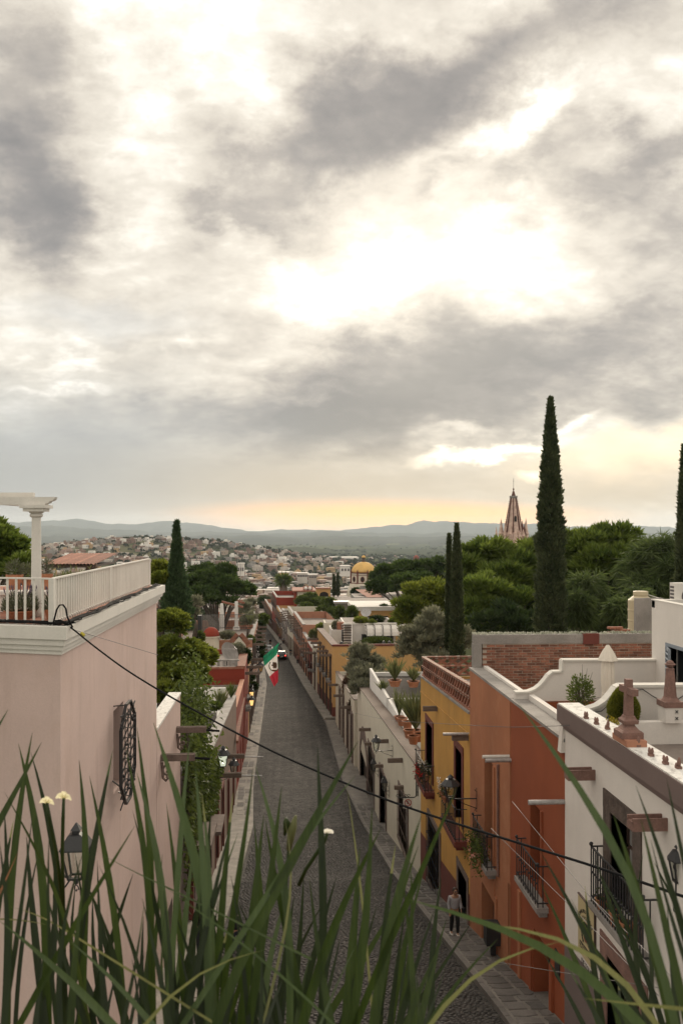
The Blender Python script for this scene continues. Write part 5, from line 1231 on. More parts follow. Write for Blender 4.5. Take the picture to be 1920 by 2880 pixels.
# ---------------------------------------------------------------- vegetation
def nrm(a): return a / np.maximum(1e-9, np.linalg.norm(a, axis=1, keepdims=True))
def leaves(name, P, D, L, Wd, m, parent, fold=.25, **pr):
    D = nrm(D); n = len(P); R_ = RNG.normal(size=(n, 3)); S = nrm(np.cross(D, R_)); Nn = np.cross(S, D)
    L = np.asarray(L).reshape(-1, 1) * np.ones((n, 1)); Wd = np.asarray(Wd).reshape(-1, 1) * np.ones((n, 1))
    mid = P + D * L * .45; tip = P + D * L - np.array([[0, 0, 1.]]) * L * .12
    V = np.stack([P, mid + S * Wd / 2 + Nn * Wd * fold, tip, mid - S * Wd / 2 + Nn * Wd * fold], 1).reshape(-1, 3)
    Fc = np.arange(4 * n).reshape(n, 4)
    o = npmesh(name, V, Fc, m, parent)
    for k, v in pr.items(): o[k] = v
    return o
def rdir(n): return nrm(RNG.normal(size=(n, 3)))
def crown_pts(lobes, n, clumps=26, cr=.30, shell=.55):
    """lobes: (centre, rx, ry, rz). leaf bases gathered in clumps over the lobes' outer shell"""
    vol = np.array([l[1] * l[3] for l in lobes]); vol = vol / vol.sum(); PP = []; DD = []
    for (c, rx, ry, rz), f in zip(lobes, vol):
        nc = max(6, int(clumps * 2.1)); cr_ = cr * .62; d = rdir(nc); d[:, 2] = np.where(d[:, 2] < -.45, -d[:, 2], d[:, 2])
        rad = RNG.uniform(shell, 1.0, (nc, 1)); cc = np.array(c) + d * rad * np.array([rx, ry, rz]) * RNG.uniform(.8, 1.15, (nc, 1)); r0 = cr_ * (rx + rz) / 2 * RNG.uniform(.45, 1.5, nc)
        m = int(n * f); k = RNG.integers(0, nc, m); e = rdir(m); e[:, 2] = np.where(e[:, 2] < -.3, np.abs(e[:, 2]), e[:, 2])
        rr = RNG.uniform(.2, 1, (m, 1)) ** .7; P = cc[k] + e * rr * r0[k][:, None] * np.array([1.15, 1.15, .72]); PP.append(P); DD.append(e + d[k] * .5)
    return np.concatenate(PP), np.concatenate(DD)
def limbs(root, base, lobes, r0, m=None):
    mb = MB(); b = Vector(base)
    top = Vector(np.mean([l[0] for l in lobes], axis=0)); fork = b + (top - b) * .45
    mb.tube([b - Vector((0, 0, .5)), b + (fork - b) * .5 + Vector((r0 * .5, 0, 0)), fork], [r0 * 1.25, r0 * .95, r0 * .8], 8)
    for c, rx, ry, rz in lobes:
        c = Vector(c)
        for k in range(4):
            e = c + Vector((random.uniform(-.7, .7) * rx, random.uniform(-.7, .7) * ry, random.uniform(-.1, .75) * rz)); q = fork + (e - fork) * .5 + Vector((0, 0, .12 * (e - fork).length))
            mb.tube([fork, q, e], [r0 * .5, r0 * .3, r0 * .08], 5)
    mb.build('trunk', m or M['bark'], root, smooth=True)
def PXL(px, py, t, rpx, rpy=None, dp=None):
    rpy = rpy or rpx * .8; s = t / F; return (tuple(PD(px, py, t)), rpx * s, (dp or rpx) * s, rpy * s)
def tree(name, label, lobes, lm, n, L, Wd, base, r0=.25, clumps=26, cr=.30, up=.35, cat='tree', group=None, shell=.55):
    root = thing(name, label, cat, base, group)
    limbs(root, base, lobes, r0)
    P, D = crown_pts(lobes, n, clumps, cr, shell); D[:, 2] += up
    leaves('crown', P, D, L * RNG.uniform(.6, 1.3, len(P)), Wd * RNG.uniform(.7, 1.2, len(P)), lm, root)
    return root
def gz(t, px, off=0): p = PD(px, 0, t); return (p.x, p.y, H(p.x, p.y) + off)
# --- the big jacarandas on the right
T = 'trees behind the brick wall on the right'
tree('jacaranda_tree', 'tall feathery jacaranda in front of the pink church spire', [PXL(1372, 1572, 78, 70, 50), PXL(1320, 1620, 76, 52, 52), PXL(1450, 1605, 76, 66, 46), PXL(1500, 1572, 78, 50, 48), PXL(1410, 1650, 74, 80, 60), PXL(1490, 1660, 78, 60, 60), PXL(1350, 1650, 76, 50, 45), PXL(1440, 1700, 78, 70, 50)], L_['jac'], 26000, .85, .22, gz(78, 1430), .35, 24, .30, group=T)
tree('jacaranda_tree', 'feathery jacaranda between the tall cypress and the weeping pepper tree', [PXL(1640, 1545, 72, 75, 48), PXL(1720, 1535, 72, 75, 45), PXL(1600, 1590, 74, 50, 45), PXL(1690, 1600, 70, 85, 55), PXL(1780, 1580, 74, 50, 48), PXL(1640, 1650, 74, 60, 50), PXL(1730, 1650, 74, 60, 50)], L_['jac'], 24000, .82, .21, gz(72, 1690), .35, 24, .30, group=T)
tree('jacaranda_tree', 'lower bright green jacaranda between the cypress pair and the tall cypress', [PXL(1360, 1690, 66, 80, 65), PXL(1330, 1760, 64, 60, 70), PXL(1440, 1740, 66, 70, 80)], L_['jac'], 13000, .72, .19, gz(66, 1390), .3, 24, .3, group=T)
tree('jacaranda_tree', 'yellowish jacaranda left of the cypress pair', [PXL(1200, 1680, 82, 62, 42), PXL(1245, 1700, 80, 40, 45), PXL(1160, 1735, 80, 48, 50), PXL(1200, 1740, 82, 60, 50)], L_['lime'], 12000, .8, .21, gz(80, 1200), .3, 22, .3, group=T)
tree('dark_tree', 'broad dark tree crown right of the yellow church dome', [PXL(1090, 1625, 150, 48, 36), PXL(1150, 1610, 150, 55, 34), PXL(1220, 1605, 150, 55, 30), PXL(1070, 1660, 146, 36, 30), PXL(1160, 1650, 140, 70, 36), PXL(1250, 1625, 150, 40, 34)], L_['jacd'], 15000, .85, .32, gz(148, 1150), .4, 20, .3, group=T)
tree('dark_tree', 'dark underwood tree low behind the brick wall', [PXL(1420, 1770, 60, 110, 60), PXL(1600, 1740, 66, 110, 85), PXL(1760, 1700, 70, 90, 70), PXL(1500, 1720, 84, 90, 70)], L_['dark'], 15000, .5, .2, gz(64, 1560), .3, 26, .3, group=T)
def pepper(label, lobes, n, base, L=.9, group=T):
    root = thing('pepper_tree', label, 'tree', base, group); limbs(root, base, lobes, .3)
    P, D = crown_pts(lobes, n, 60, .24, .4); D = D * .7 + RNG.normal(size=D.shape) * .25; D[:, 2] -= .75
    P[:, 2] += .3; leaves('crown', P, D, L * RNG.uniform(.5, 1.4, len(P)), .075 * RNG.uniform(.7, 1.4, len(P)), L_['pepper'], root, fold=.1)
pepper('drooping grey-green pepper tree at the right edge', [PXL(1850, 1580, 62, 70, 60), PXL(1800, 1625, 62, 55, 55), PXL(1890, 1640, 60, 70, 70), PXL(1830, 1680, 60, 80, 55)], 18000, gz(62, 1850))
pepper('smaller weeping pepper tree hanging right beside the tall cypress', [PXL(1650, 1680, 56, 55, 50), PXL(1620, 1740, 54, 45, 60), PXL(1690, 1750, 56, 55, 60)], 11000, gz(56, 1650), .7)
pepper('olive-green pepper bush beside the beige water tank', [PXL(1745, 1740, 50, 42, 40), PXL(1790, 1710, 52, 40, 40)], 6000, gz(50, 1750), .5)
# --- cypresses
def cypress(label, px, pytop, pybase, t, prof, n, lm, s=.2, group=None, lean=0):
    """prof: (fraction from the tip, half width in photo px)"""
    sc = t / F; tip = PD(px, pytop, t); b0 = PD(px - lean, pybase, t); g = H(tip.x, tip.y); root = thing('cypress_tree', label, 'tree', (tip.x, tip.y, min(g, b0.z - 1)), group)
    MB().tube([(b0.x, b0.y, min(g, b0.z - 1) - .3), (b0.x, b0.y, b0.z), (tip.x, tip.y, tip.z - .4)], [.22, .18, .02], 7).build('trunk', M['bark'], root)
    f = RNG.random(n) ** .85; hw = np.interp(f, [p[0] for p in prof], [p[1] for p in prof]) * sc
    th = RNG.uniform(0, 6.283, n); lump = 1 + .10 * np.sin(th * 3 + f * 40) + .08 * np.sin(th * 5 - f * 67) + .06 * np.sin(f * 150 + th)
    rr = hw * lump * RNG.uniform(.66, 1.08, n); z = tip.z - f * (tip.z - b0.z); cx = tip.x + (b0.x - tip.x) * f; cy = tip.y
    P = np.stack([cx + rr * np.cos(th), cy + rr * np.sin(th), z], 1); D = np.stack([np.cos(th) * .55, np.sin(th) * .55, np.full(n, 1.0)], 1) + RNG.normal(size=(n, 3)) * .25
    leaves('crown', P, D, s * RNG.uniform(.6, 1.4, n), s * .42 * RNG.uniform(.7, 1.3, n), lm, root, fold=.3)
G = 'tall cypress trees'
cypress('very tall dark cypress right of the church spire', 1547, 1122, 1800, 52, [(0, 0), (.06, 5), (.2, 15), (.35, 23), (.48, 29), (.55, 31), (.6, 37), (.64, 30), (.75, 35), (.9, 38), (1, 37)], 24000, L_['cyp'], .27, G)
cypress('taller right cypress of the slim pair', 1284, 1476, 1850, 47, [(0, 0), (.05, 2), (.2, 8), (.45, 12), (.8, 16), (1, 16)], 9000, L_['cyp'], .2, G)
cypress('shorter left cypress of the slim pair', 1262, 1505, 1850, 48, [(0, 0), (.05, 2), (.25, 4), (.6, 6.5), (1, 8)], 6000, L_['cyp'], .2, G)
cypress('half-cut cypress at the right edge of the photo', 1925, 1255, 1660, 40, [(0, 0), (.1, 4), (.3, 11), (.5, 14), (.7, 19), (1, 22)], 9000, L_['cyp'], .24, G)
cypress('green pointed cypress left of the street, behind the pink house', 497, 1470, 1775, 46, [(0, 0), (.1, 3), (.3, 10), (.45, 16), (.65, 30), (.85, 38), (1, 38)], 17000, L_['cypg'], .24, G)
cypress('left one of the two tiny cypresses by the yellow dome', 939, 1617, 1676, 250, [(0, 0), (.3, 2.2), (.8, 3.2), (1, 2.8)], 1800, L_['cyp'], .55, G)
cypress('right one of the two tiny cypresses by the yellow dome', 950, 1614, 1676, 250, [(0, 0), (.3, 2.2), (.8, 3.4), (1, 3)], 1800, L_['cyp'], .55, G)
# --- olives
def olive(label, lobes, n, base, L=.22, group='grey olive trees'):
    root = thing('olive_tree', label, 'tree', base, group); limbs(root, base, lobes, .14)
    P, D = crown_pts(lobes, n, 44, .24, .35); D[:, 2] += .9
    leaves('crown', P, D, L * RNG.uniform(.6, 1.5, len(P)), L * .24 * RNG.uniform(.7, 1.4, len(P)), L_['olive'], root, fold=.1)
def at(px, py, t): return tuple(PD(px, py, t))
olive('silvery olive tree left of the slim cypresses', [PXL(1215, 1765, 50, 48, 45), PXL(1190, 1810, 49, 70, 50), PXL(1250, 1800, 51, 50, 50), PXL(1160, 1840, 49, 45, 35), PXL(1300, 1810, 50, 30, 45), PXL(1230, 1860, 48, 55, 30)], 22000, at(1220, 1930, 49), .34)
olive('grey olive tree over the low cream house', [PXL(1015, 1850, 80, 42, 38), PXL(1000, 1890, 78, 32, 30), PXL(1045, 1880, 80, 36, 36), PXL(1020, 1915, 76, 50, 36), PXL(1065, 1915, 78, 32, 34), PXL(1010, 1945, 74, 34, 28)], 16000, at(1025, 1990, 76), .42)
olive('pale olive bush beside the roof posts on the left', [PXL(690, 1720, 112, 22, 26), PXL(700, 1750, 110, 22, 24), PXL(706, 1700, 114, 14, 14)], 3500, at(695, 1785, 110), .5)
olive('silver bush between the green cypress and the dark tree', [PXL(548, 1700, 60, 16, 18), PXL(545, 1725, 60, 14, 16)], 1500, at(548, 1770, 60), .35)
# --- left side trees
T2 = 'trees on the left of the street'
tree('dark_tree', 'big dark rounded tree behind the left roofs', [PXL(575, 1620, 125, 50, 30), PXL(620, 1630, 122, 55, 36), PXL(560, 1655, 120, 42, 40), PXL(640, 1665, 118, 58, 34), PXL(590, 1690, 116, 60, 36), PXL(690, 1668, 128, 34, 24)], L_['jacd'], 15000, .75, .3, gz(120, 610), .4, 22, .3, group=T2)
tree('street_tree', 'yellow-green leafy tree squeezed behind the pink house', [PXL(480, 1760, 38, 42, 42), PXL(475, 1840, 37, 50, 50), PXL(530, 1850, 38, 46, 40), PXL(570, 1860, 39, 34, 34), PXL(490, 1920, 36, 46, 42), PXL(545, 1905, 37, 42, 36), PXL(470, 1960, 35, 34, 34)], L_['lime'], 38000, .27, .14, (-5.2, 37, -15.5), .22, 26, .3, group=T2)
tree('leafy_tree', 'green tree at the left edge beyond the terrace', [PXL(-20, 1520, 30, 60, 45), PXL(30, 1545, 30, 42, 36), PXL(20, 1610, 30, 70, 40), PXL(-30, 1590, 30, 70, 50), PXL(60, 1600, 29, 36, 32)], L_['jac'], 10000, .32, .13, (-13, 30, -12), .25, 24, .3, group=T2)
tree('leafy_bush', 'round green bush peeking over the white railing end', [PXL(445, 1610, 48, 28, 26), PXL(455, 1640, 46, 26, 26)], L_['lime'], 2600, .32, .16, gz(48, 445), .15, 16, .35, cat='bush', group=T2)
tree('garden_tree', 'leafy green tree below the cream house with roof tanks', [PXL(872, 1690, 215, 24, 18), PXL(850, 1696, 212, 18, 18), PXL(900, 1702, 212, 24, 18), PXL(860, 1712, 208, 18, 14)], L_['shrub'], 5000, .9, .4, gz(213, 870), .3, 18, .32, group='small trees among the far roofs')
tree('garden_tree', 'olive-green tree over the roofs left of the satellite dish', [PXL(925, 1705, 185, 26, 22), PXL(915, 1725, 182, 26, 20), PXL(935, 1735, 178, 20, 18)], L_['shrub'], 5000, .8, .35, gz(183, 920), .3, 18, .32, group='small trees among the far roofs')
tree('garden_tree', 'little tree beside the orange wall on the left of the street', [PXL(722, 1828, 118, 20, 26), PXL(720, 1800, 120, 16, 18), PXL(728, 1850, 116, 16, 16)], L_['dark'], 3500, .4, .2, (-5.5, 118, -22), .15, 18, .34, group='small trees among the far roofs')
# palm
def palm():
    t = 300; c = PD(797, 1632, t); root = thing('palm_tree', 'shaggy fan palm standing at the bottom of the street', 'palm tree', (c.x, c.y, H(c.x, c.y)))
    MB().tube([(c.x, c.y, H(c.x, c.y)), (c.x, c.y, c.z - 4), (c.x, c.y, c.z)], [.8, 1.5, 1.2], 9).build('trunk', M['wood'], root)
    n = 260; d = rdir(n); d[:, 2] = d[:, 2] * .8 + .15; leaves('fronds', np.array(c) + d * .6, d, 3.2 * RNG.uniform(.7, 1.2, n), .55, L_['shrub'], root)
palm()
# creeper on the mauve house
def creeper():
    n = 9000; y = RNG.uniform(28.8, 41.0, n); topz = np.interp(y, [28.8, 33, 37, 41], [-6.3, -7.9, -9.6, -10.9]); ln = np.interp(y, [28.8, 34, 41], [6.8, 5.2, 2.6]) * (.72 + .28 * np.sin(y * 2.3) * np.sin(y * 5.1))
    f = RNG.random(n) ** 1.4; z = topz - f * ln; thick = .15 + .5 * np.exp(-f * 3); x = -3.5 + thick * RNG.uniform(-.3, 1, n) - np.where(f < .15, RNG.uniform(0, 1.3, n), 0)
    P = np.stack([x, y, z + RNG.normal(0, .1, n)], 1); D = RNG.normal(size=(n, 3)) * .7; D[:, 0] += .7; D[:, 2] -= .6
    root = thing('creeper', 'bushy green creeper hanging over the mauve house wall', 'creeper', (-3.4, 35, -14))
    leaves('foliage', P, D, .19 * RNG.uniform(.5, 1.4, n), .10, L_['shrub'], root, kind='stuff')
    mb = MB()
    for k in range(26):
        yy = random.uniform(29, 40); zt_ = float(np.interp(yy, [28.8, 33, 37, 41], [-6.6, -8.2, -9.9, -11])); mb.tube([(-3.45, yy, zt_), (-3.42, yy + random.uniform(-.4, .4), zt_ - 2.5), (-3.45, yy + random.uniform(-.6, .6), zt_ - 5)], .03, 4)
    mb.build('stems', M['bark'], root)
    tag(leaves('hanging_bush', np.array(PD(540, 2035, 33)) + RNG.normal(size=(3500, 3)) * np.array([.35, 1.2, 1.0]), RNG.normal(size=(3500, 3)) + np.array([0, 0, -.4]), .2, .1, L_['shrub'], None, kind='thing'), 'leafy bush spilling between the garden wall and the brown parapet', 'bush')
creeper()
# ---------------------------------------------------------------- pots and plants
def pot(root, c, r, h, m=None, name='pot'):
    MB().lathe([(r * .68, 0), (r * .95, h * .8), (r * 1.05, h * .82), (r * 1.08, h), (r * .92, h), (r * .88, h * .9)], c, 16).build(name, m or M['terracotta'], root, smooth=False)
    MB().lathe([(.01, h * .88), (r * .88, h * .9)], c, 12).build('soil', M['soil'], root)
def blades(root, c, n, L, w, m, spread=.7, name='leaves'):
    th = RNG.uniform(0, 6.283, n); s = RNG.uniform(.05, spread, n); P = np.tile(np.array(c), (n, 1)); D = np.stack([np.cos(th) * s, np.sin(th) * s, np.full(n, 1.)], 1)
    leaves(name, P, D, L * RNG.uniform(.65, 1.15, n), w, m, root, fold=.2)
YUC = 'spiky yucca plants in pots on the cream house roof'
def yucca(label, px, py, t, hp, pr=None, n=70, wide=.75, m=None, grp=YUC):
    c = Vector(PD(px, py, t)); s = t / F; root = thing('yucca_plant', label, 'potted plant', c, grp)
    if pr: pot(root, c, pr * s, pr * s * 1.0); top = c + Vector((0, 0, pr * s * .9))
    else: top = c
    blades(root, top, n, hp * s, .05 * hp * s + .03, m or L_['yucca'], wide)
yucca('yucca in a round terracotta bowl on the rear planter edge', 1110, 1930, 60, 75, 18, 80)
yucca('low yucca in a terracotta bowl beside the yellow house lattice', 1162, 1932, 60, 55, 17, 60)
yucca('narrow upright yucca in the middle of the cream roof terrace', 1122, 2028, 48, 85, 14, 50, .35)
yucca('largest yucca, leaning against the yellow house wall', 1168, 2068, 43.5, 125, 16, 130, .6)
yucca('grassy yucca in the white planter bed on the cream roof', 1075, 1945, 64, 40, None, 70, .9)
yucca('leafy yucca clump by the rooftop pool', 622, 1992, 60, 62, None, 110, .55, L_['yucca'], 'plants by the rooftop pool')
yucca('darker reed clump behind the pool yucca', 650, 1965, 65, 52, None, 70, .5, L_['shrub'], 'plants by the rooftop pool')
yucca('potted spiky palm on the peeling roof terrace', 703, 1768, 108, 42, 9, 60, .5, L_['yucca'], 'plants on the peeling roof')
for i, (px, py, t, lab) in enumerate(((1130, 2040, 46, 'terracotta pot standing left of the largest yucca'), (1145, 2050, 45, 'squat terracotta pot between the two front yuccas'), (1150, 2075, 43, 'terracotta pot nearest the yellow wall on the cream roof'), (1162, 2092, 42, 'half-hidden terracotta pot at the corner of the yellow house'), (1178, 2085, 42.2, 'small clay pot pressed against the yellow house corner'))):
    c = PD(px, py, t); root = thing('flower_pot', lab, 'flower pot', c, 'empty clay pots on the cream roof'); pot(root, c, .28, .42)
def bushlet(label, px, py, t, rpx, rpy, lm, n, L=.2, cat='bush', grp=None, name='shrub', up=.4, potr=None):
    c = Vector(PD(px, py, t)); s = t / F; root = thing(name, label, cat, c - Vector((0, 0, rpy * s)), grp); m = n
    d = rdir(m); P = np.array(c) + d * RNG.uniform(.3, 1, (m, 1)) * np.array([rpx * s, rpx * s, rpy * s]); D = d.copy(); D[:, 2] += up
    leaves('foliage', P, D, L * RNG.uniform(.6, 1.3, m), L * .42, lm, root)
    mb = MB()
    for k in range(7): e = Vector(P[k]); mb.tube([c - Vector((0, 0, rpy * s)), (c + e) / 2, e], [.03, .02, .008], 4)
    mb.build('stems', M['bark'], root)
    if potr: pot(root, c - Vector((0, 0, rpy * s + potr * s * 1.1)), potr * s, potr * s * 1.3)
    return root
bushlet('brown dry ivy along the low cream house parapet', 985, 1930, 88, 18, 32, leafmat('dry_ivy', (.07, .045, .03), (.20, .12, .08), .2), 4000, .35)
bushlet('dry ivy hanging over the lower end of the cream parapet', 995, 1985, 80, 12, 22, leafmat('dry_ivy', (.06, .045, .03), (.15, .11, .07), .2), 2200, .3)
for px, py, t, rx, ry, lm, n, lab in ((1014, 1745, 123, 17, 8, 'lime', 1500, 'bright yellow-green fern tuft above the white awning, left of two'), (1045, 1752, 123, 10, 6, 'lime', 800, 'small bright fern tuft above the white awning, right of two'), (1106, 1748, 124, 11, 7, 'shrub', 800, 'green potted fern at the right end of the awning roof'), (1060, 1805, 120, 42, 11, 'shrub', 3500, 'planter hedge under the dark window of the white roof house'), (990, 1725, 140, 14, 20, 'shrub', 1800, 'climbing shrub beside the satellite dish on the right'), (1011, 1705, 170, 13, 9, 'shrub', 1000, 'rounded shrub in front of the long grey wall'), (870, 1790, 160, 16, 12, 'shrub', 1500, 'roof shrub behind the brick-red parapet'), (882, 1790, 140, 12, 20, 'yucca', 1200, 'tall reedy plant on the salmon house roof'),
     (665, 1835, 88, 26, 26, 'olive', 3500, 'bushy roof plant by the satellite dish on the crimson house'), (690, 1845, 88, 16, 20, 'dark', 1600, 'dark leafy roof plant right of the gabled niche'), (700, 1905, 95, 14, 8, 'dark', 900, 'dark window-box plant on the orange left house'), (712, 1930, 93, 12, 10, 'dark', 900, 'hanging balcony plant above the lit lanterns'), (845, 1690, 250, 12, 8, 'shrub', 700, 'round treetop at the bottom of the street'),
     (1000, 1665, 262, 12, 10, 'dark', 900, 'ivy on the church flank below the yellow dome'), (730, 1760, 130, 16, 14, 'dark', 1200, 'dark shrub on the left roofs past the white posts'), (742, 1740, 150, 14, 12, 'shrub', 900, 'green shrub where the left roofs step down'), (900, 1735, 175, 30, 8, 'olive', 1800, 'thin grey plants along the far stone coloured roof'),
     (955, 1722, 150, 14, 16, 'shrub', 1500, 'bushy plant left of the climbing shrub and dish'), (945, 1760, 126, 9, 12, 'olive', 900, 'grey shrub at the foot of the dark stairs'), (1080, 1712, 152, 16, 10, 'dark', 1200, 'dark terrace vine under the white slab roof'), (1060, 1742, 126, 20, 8, 'dark', 1000, 'low plants on the terrace behind the awning'), (905, 1765, 140, 14, 10, 'lime', 1200, 'yellow-green roof bush behind the salmon house'), (560, 1790, 95, 14, 14, 'shrub', 1200, 'bush left of the red-domed turret'), (640, 1785, 100, 22, 8, 'olive', 1200, 'grey plants along the peeling roof edge'), (705, 1800, 104, 9, 10, 'shrub', 900, 'roof shrub behind the potted spiky palm'), (600, 1985, 58, 22, 10, 'shrub', 1400, 'low plants along the pool terrace edge'), (560, 1960, 62, 14, 18, 'dark', 1100, 'dark bush at the left end of the pool terrace'), (970, 1830, 104, 12, 18, 'olive', 1400, 'wispy olive shoots against the orange end wall'), (820, 1672, 270, 14, 8, 'dark', 800, 'dark treetops right behind the red block'), (745, 1690, 330, 20, 12, 'dark', 900, 'dark trees beyond the bend of the street')):
    bushlet(lab, px, py, t, rx, ry, L_[lm], n, .0032 * t, grp='shrubs on the roofs and terraces')
# potted tree on the rust house terrace
def terrace_plants():
    root = bushlet('airy green potted shrub on the rust house terrace', 1632, 1945, 20.3, 36, 48, L_['shrub'], 900, .085, cat='shrub', up=.7)
    c = Vector(PD(1632, 1985, 20.3)); mb = MB()
    for px, py in ((1636, 1868), (1618, 1905), (1665, 1890), (1650, 1880), (1690, 1960), (1675, 1965), (1600, 1925)):
        e = Vector(PD(px, py, 20.3 + random.uniform(-.1, .1))); mb.tube([c, (c + e) / 2 + Vector((.03, 0, .05)), e], [.014, .009, .003], 4)
    mb.build('twigs', M['bark'], root)
    # topiary
    t = 18.35; c = Vector(PD(1752, 1990, t)); s = t / F; rx, rz = 39 * s, 58 * s; root = thing('topiary', 'clipped egg-shaped topiary bush behind the stone cross', 'topiary', c - Vector((0, 0, rz)))
    n = 13000; d = rdir(n); hz = d[:, 2:3]; P = np.array(c) + d * np.array([rx, rx, rz]) * np.concatenate([np.where(hz > 0, 1 - .34 * hz, 1), np.where(hz > 0, 1 - .34 * hz, 1), np.ones_like(hz)], 1) * RNG.uniform(.9, 1.02, (n, 1)); D = d + np.array([0, 0, .4])
    leaves('foliage', P, D, .06 * RNG.uniform(.6, 1.3, n), .028, leafmat('topiary_leaf', (.07, .085, .014), (.22, .22, .04), .3, clump=9), root)
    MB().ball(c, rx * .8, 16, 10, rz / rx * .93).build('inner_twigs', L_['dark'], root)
    MB().tube([c - Vector((0, 0, rz + .2)), c], .03, 6).build('trunk', M['bark'], root)
    # lavender and pots on the pink terrace
    for px, py, t, pr, sp, lab in ((58, 1755, 14.5, 44, 46, 'wide low bowl of flowering lavender behind the front railing'), (150, 1752, 14.4, 25, 24, 'smaller pot of lavender beside the corner railing post')):
        c = Vector(PD(px, py, t)); c.z = -1.5; s = t / F; root = thing('lavender_pot', lab, 'potted plant', c, 'lavender pots on the pink house terrace'); pot(root, c, pr * s * .95, .14 if pr > 30 else .17)
        n = 900 if pr > 30 else 420; th = RNG.uniform(0, 6.28, n); r = np.sqrt(RNG.random(n)) * sp * s; z = c.z + .12 + RNG.random(n) * .33 * np.sqrt(np.maximum(0, 1 - (r / (sp * s * 1.05)) ** 2))
        P = np.stack([c.x + r * np.cos(th), c.y + r * np.sin(th), z], 1); D = np.stack([np.cos(th) * .5, np.sin(th) * .5, np.ones(n)], 1) + RNG.normal(size=(n, 3)) * .2
        leaves('foliage', P, D, .11 * RNG.uniform(.6, 1.2, n), .018, L_['laven'], root)
        mb = MB()
        for k in range(34 if pr > 30 else 18):
            a = random.uniform(0, 6.28); q = math.sqrt(random.random()) * sp * s * .8; p = Vector((c.x + q * math.cos(a), c.y + q * math.sin(a), c.z + .38)); e = p + Vector((math.cos(a) * .05, math.sin(a) * .05, random.uniform(.06, .16))); mb.tube([p, e], .004, 4); mb.tube([e, e + Vector((0, 0, .02)), e + Vector((0, 0, .06))], [.006, .011, .003], 5)
        mb.build('flower_spikes', mat('lavender_flower', (.10, .075, .11), var=.3), root, kind='stuff')
    for px, t, r, lab, hh in ((42, 16.1, 22, 'large clay pot with a grey plant on the bench wall, leftmost', .28), (128, 16.1, 20, 'large clay pot with a rosemary ball right of the white column', .3), (75, 16.4, 14, 'dark clay pot half hidden by the white column', .2)):
        c = Vector(PD(px, 1663, t)); c.z = -1.12; s = t / F; root = thing('flower_pot', lab, 'flower pot', c, 'clay pots on the terrace bench wall'); pot(root, c, r * s, hh)
        n = 300; d = rdir(n); P = np.array(c) + np.array([0, 0, hh + .1]) + d * np.array([r * s, r * s, .17]) * RNG.uniform(.3, 1, (n, 1)); leaves('foliage', P, d + np.array([0, 0, .6]), .09, .016, L_['laven'], root)
    c = Vector(PD(205, 1640, 20)); root = thing('shrub', 'spiky rosemary hedge in front of the clay tile shelter', 'shrub', c - Vector((0, 0, .4))); n = 900; P = np.array(c) + RNG.normal(size=(n, 3)) * np.array([.28, .15, .11]); leaves('foliage', P, RNG.normal(size=(n, 3)) * .3 + np.array([0, 0, 1.]), .16, .02, L_['yucca'], root)
terrace_plants()
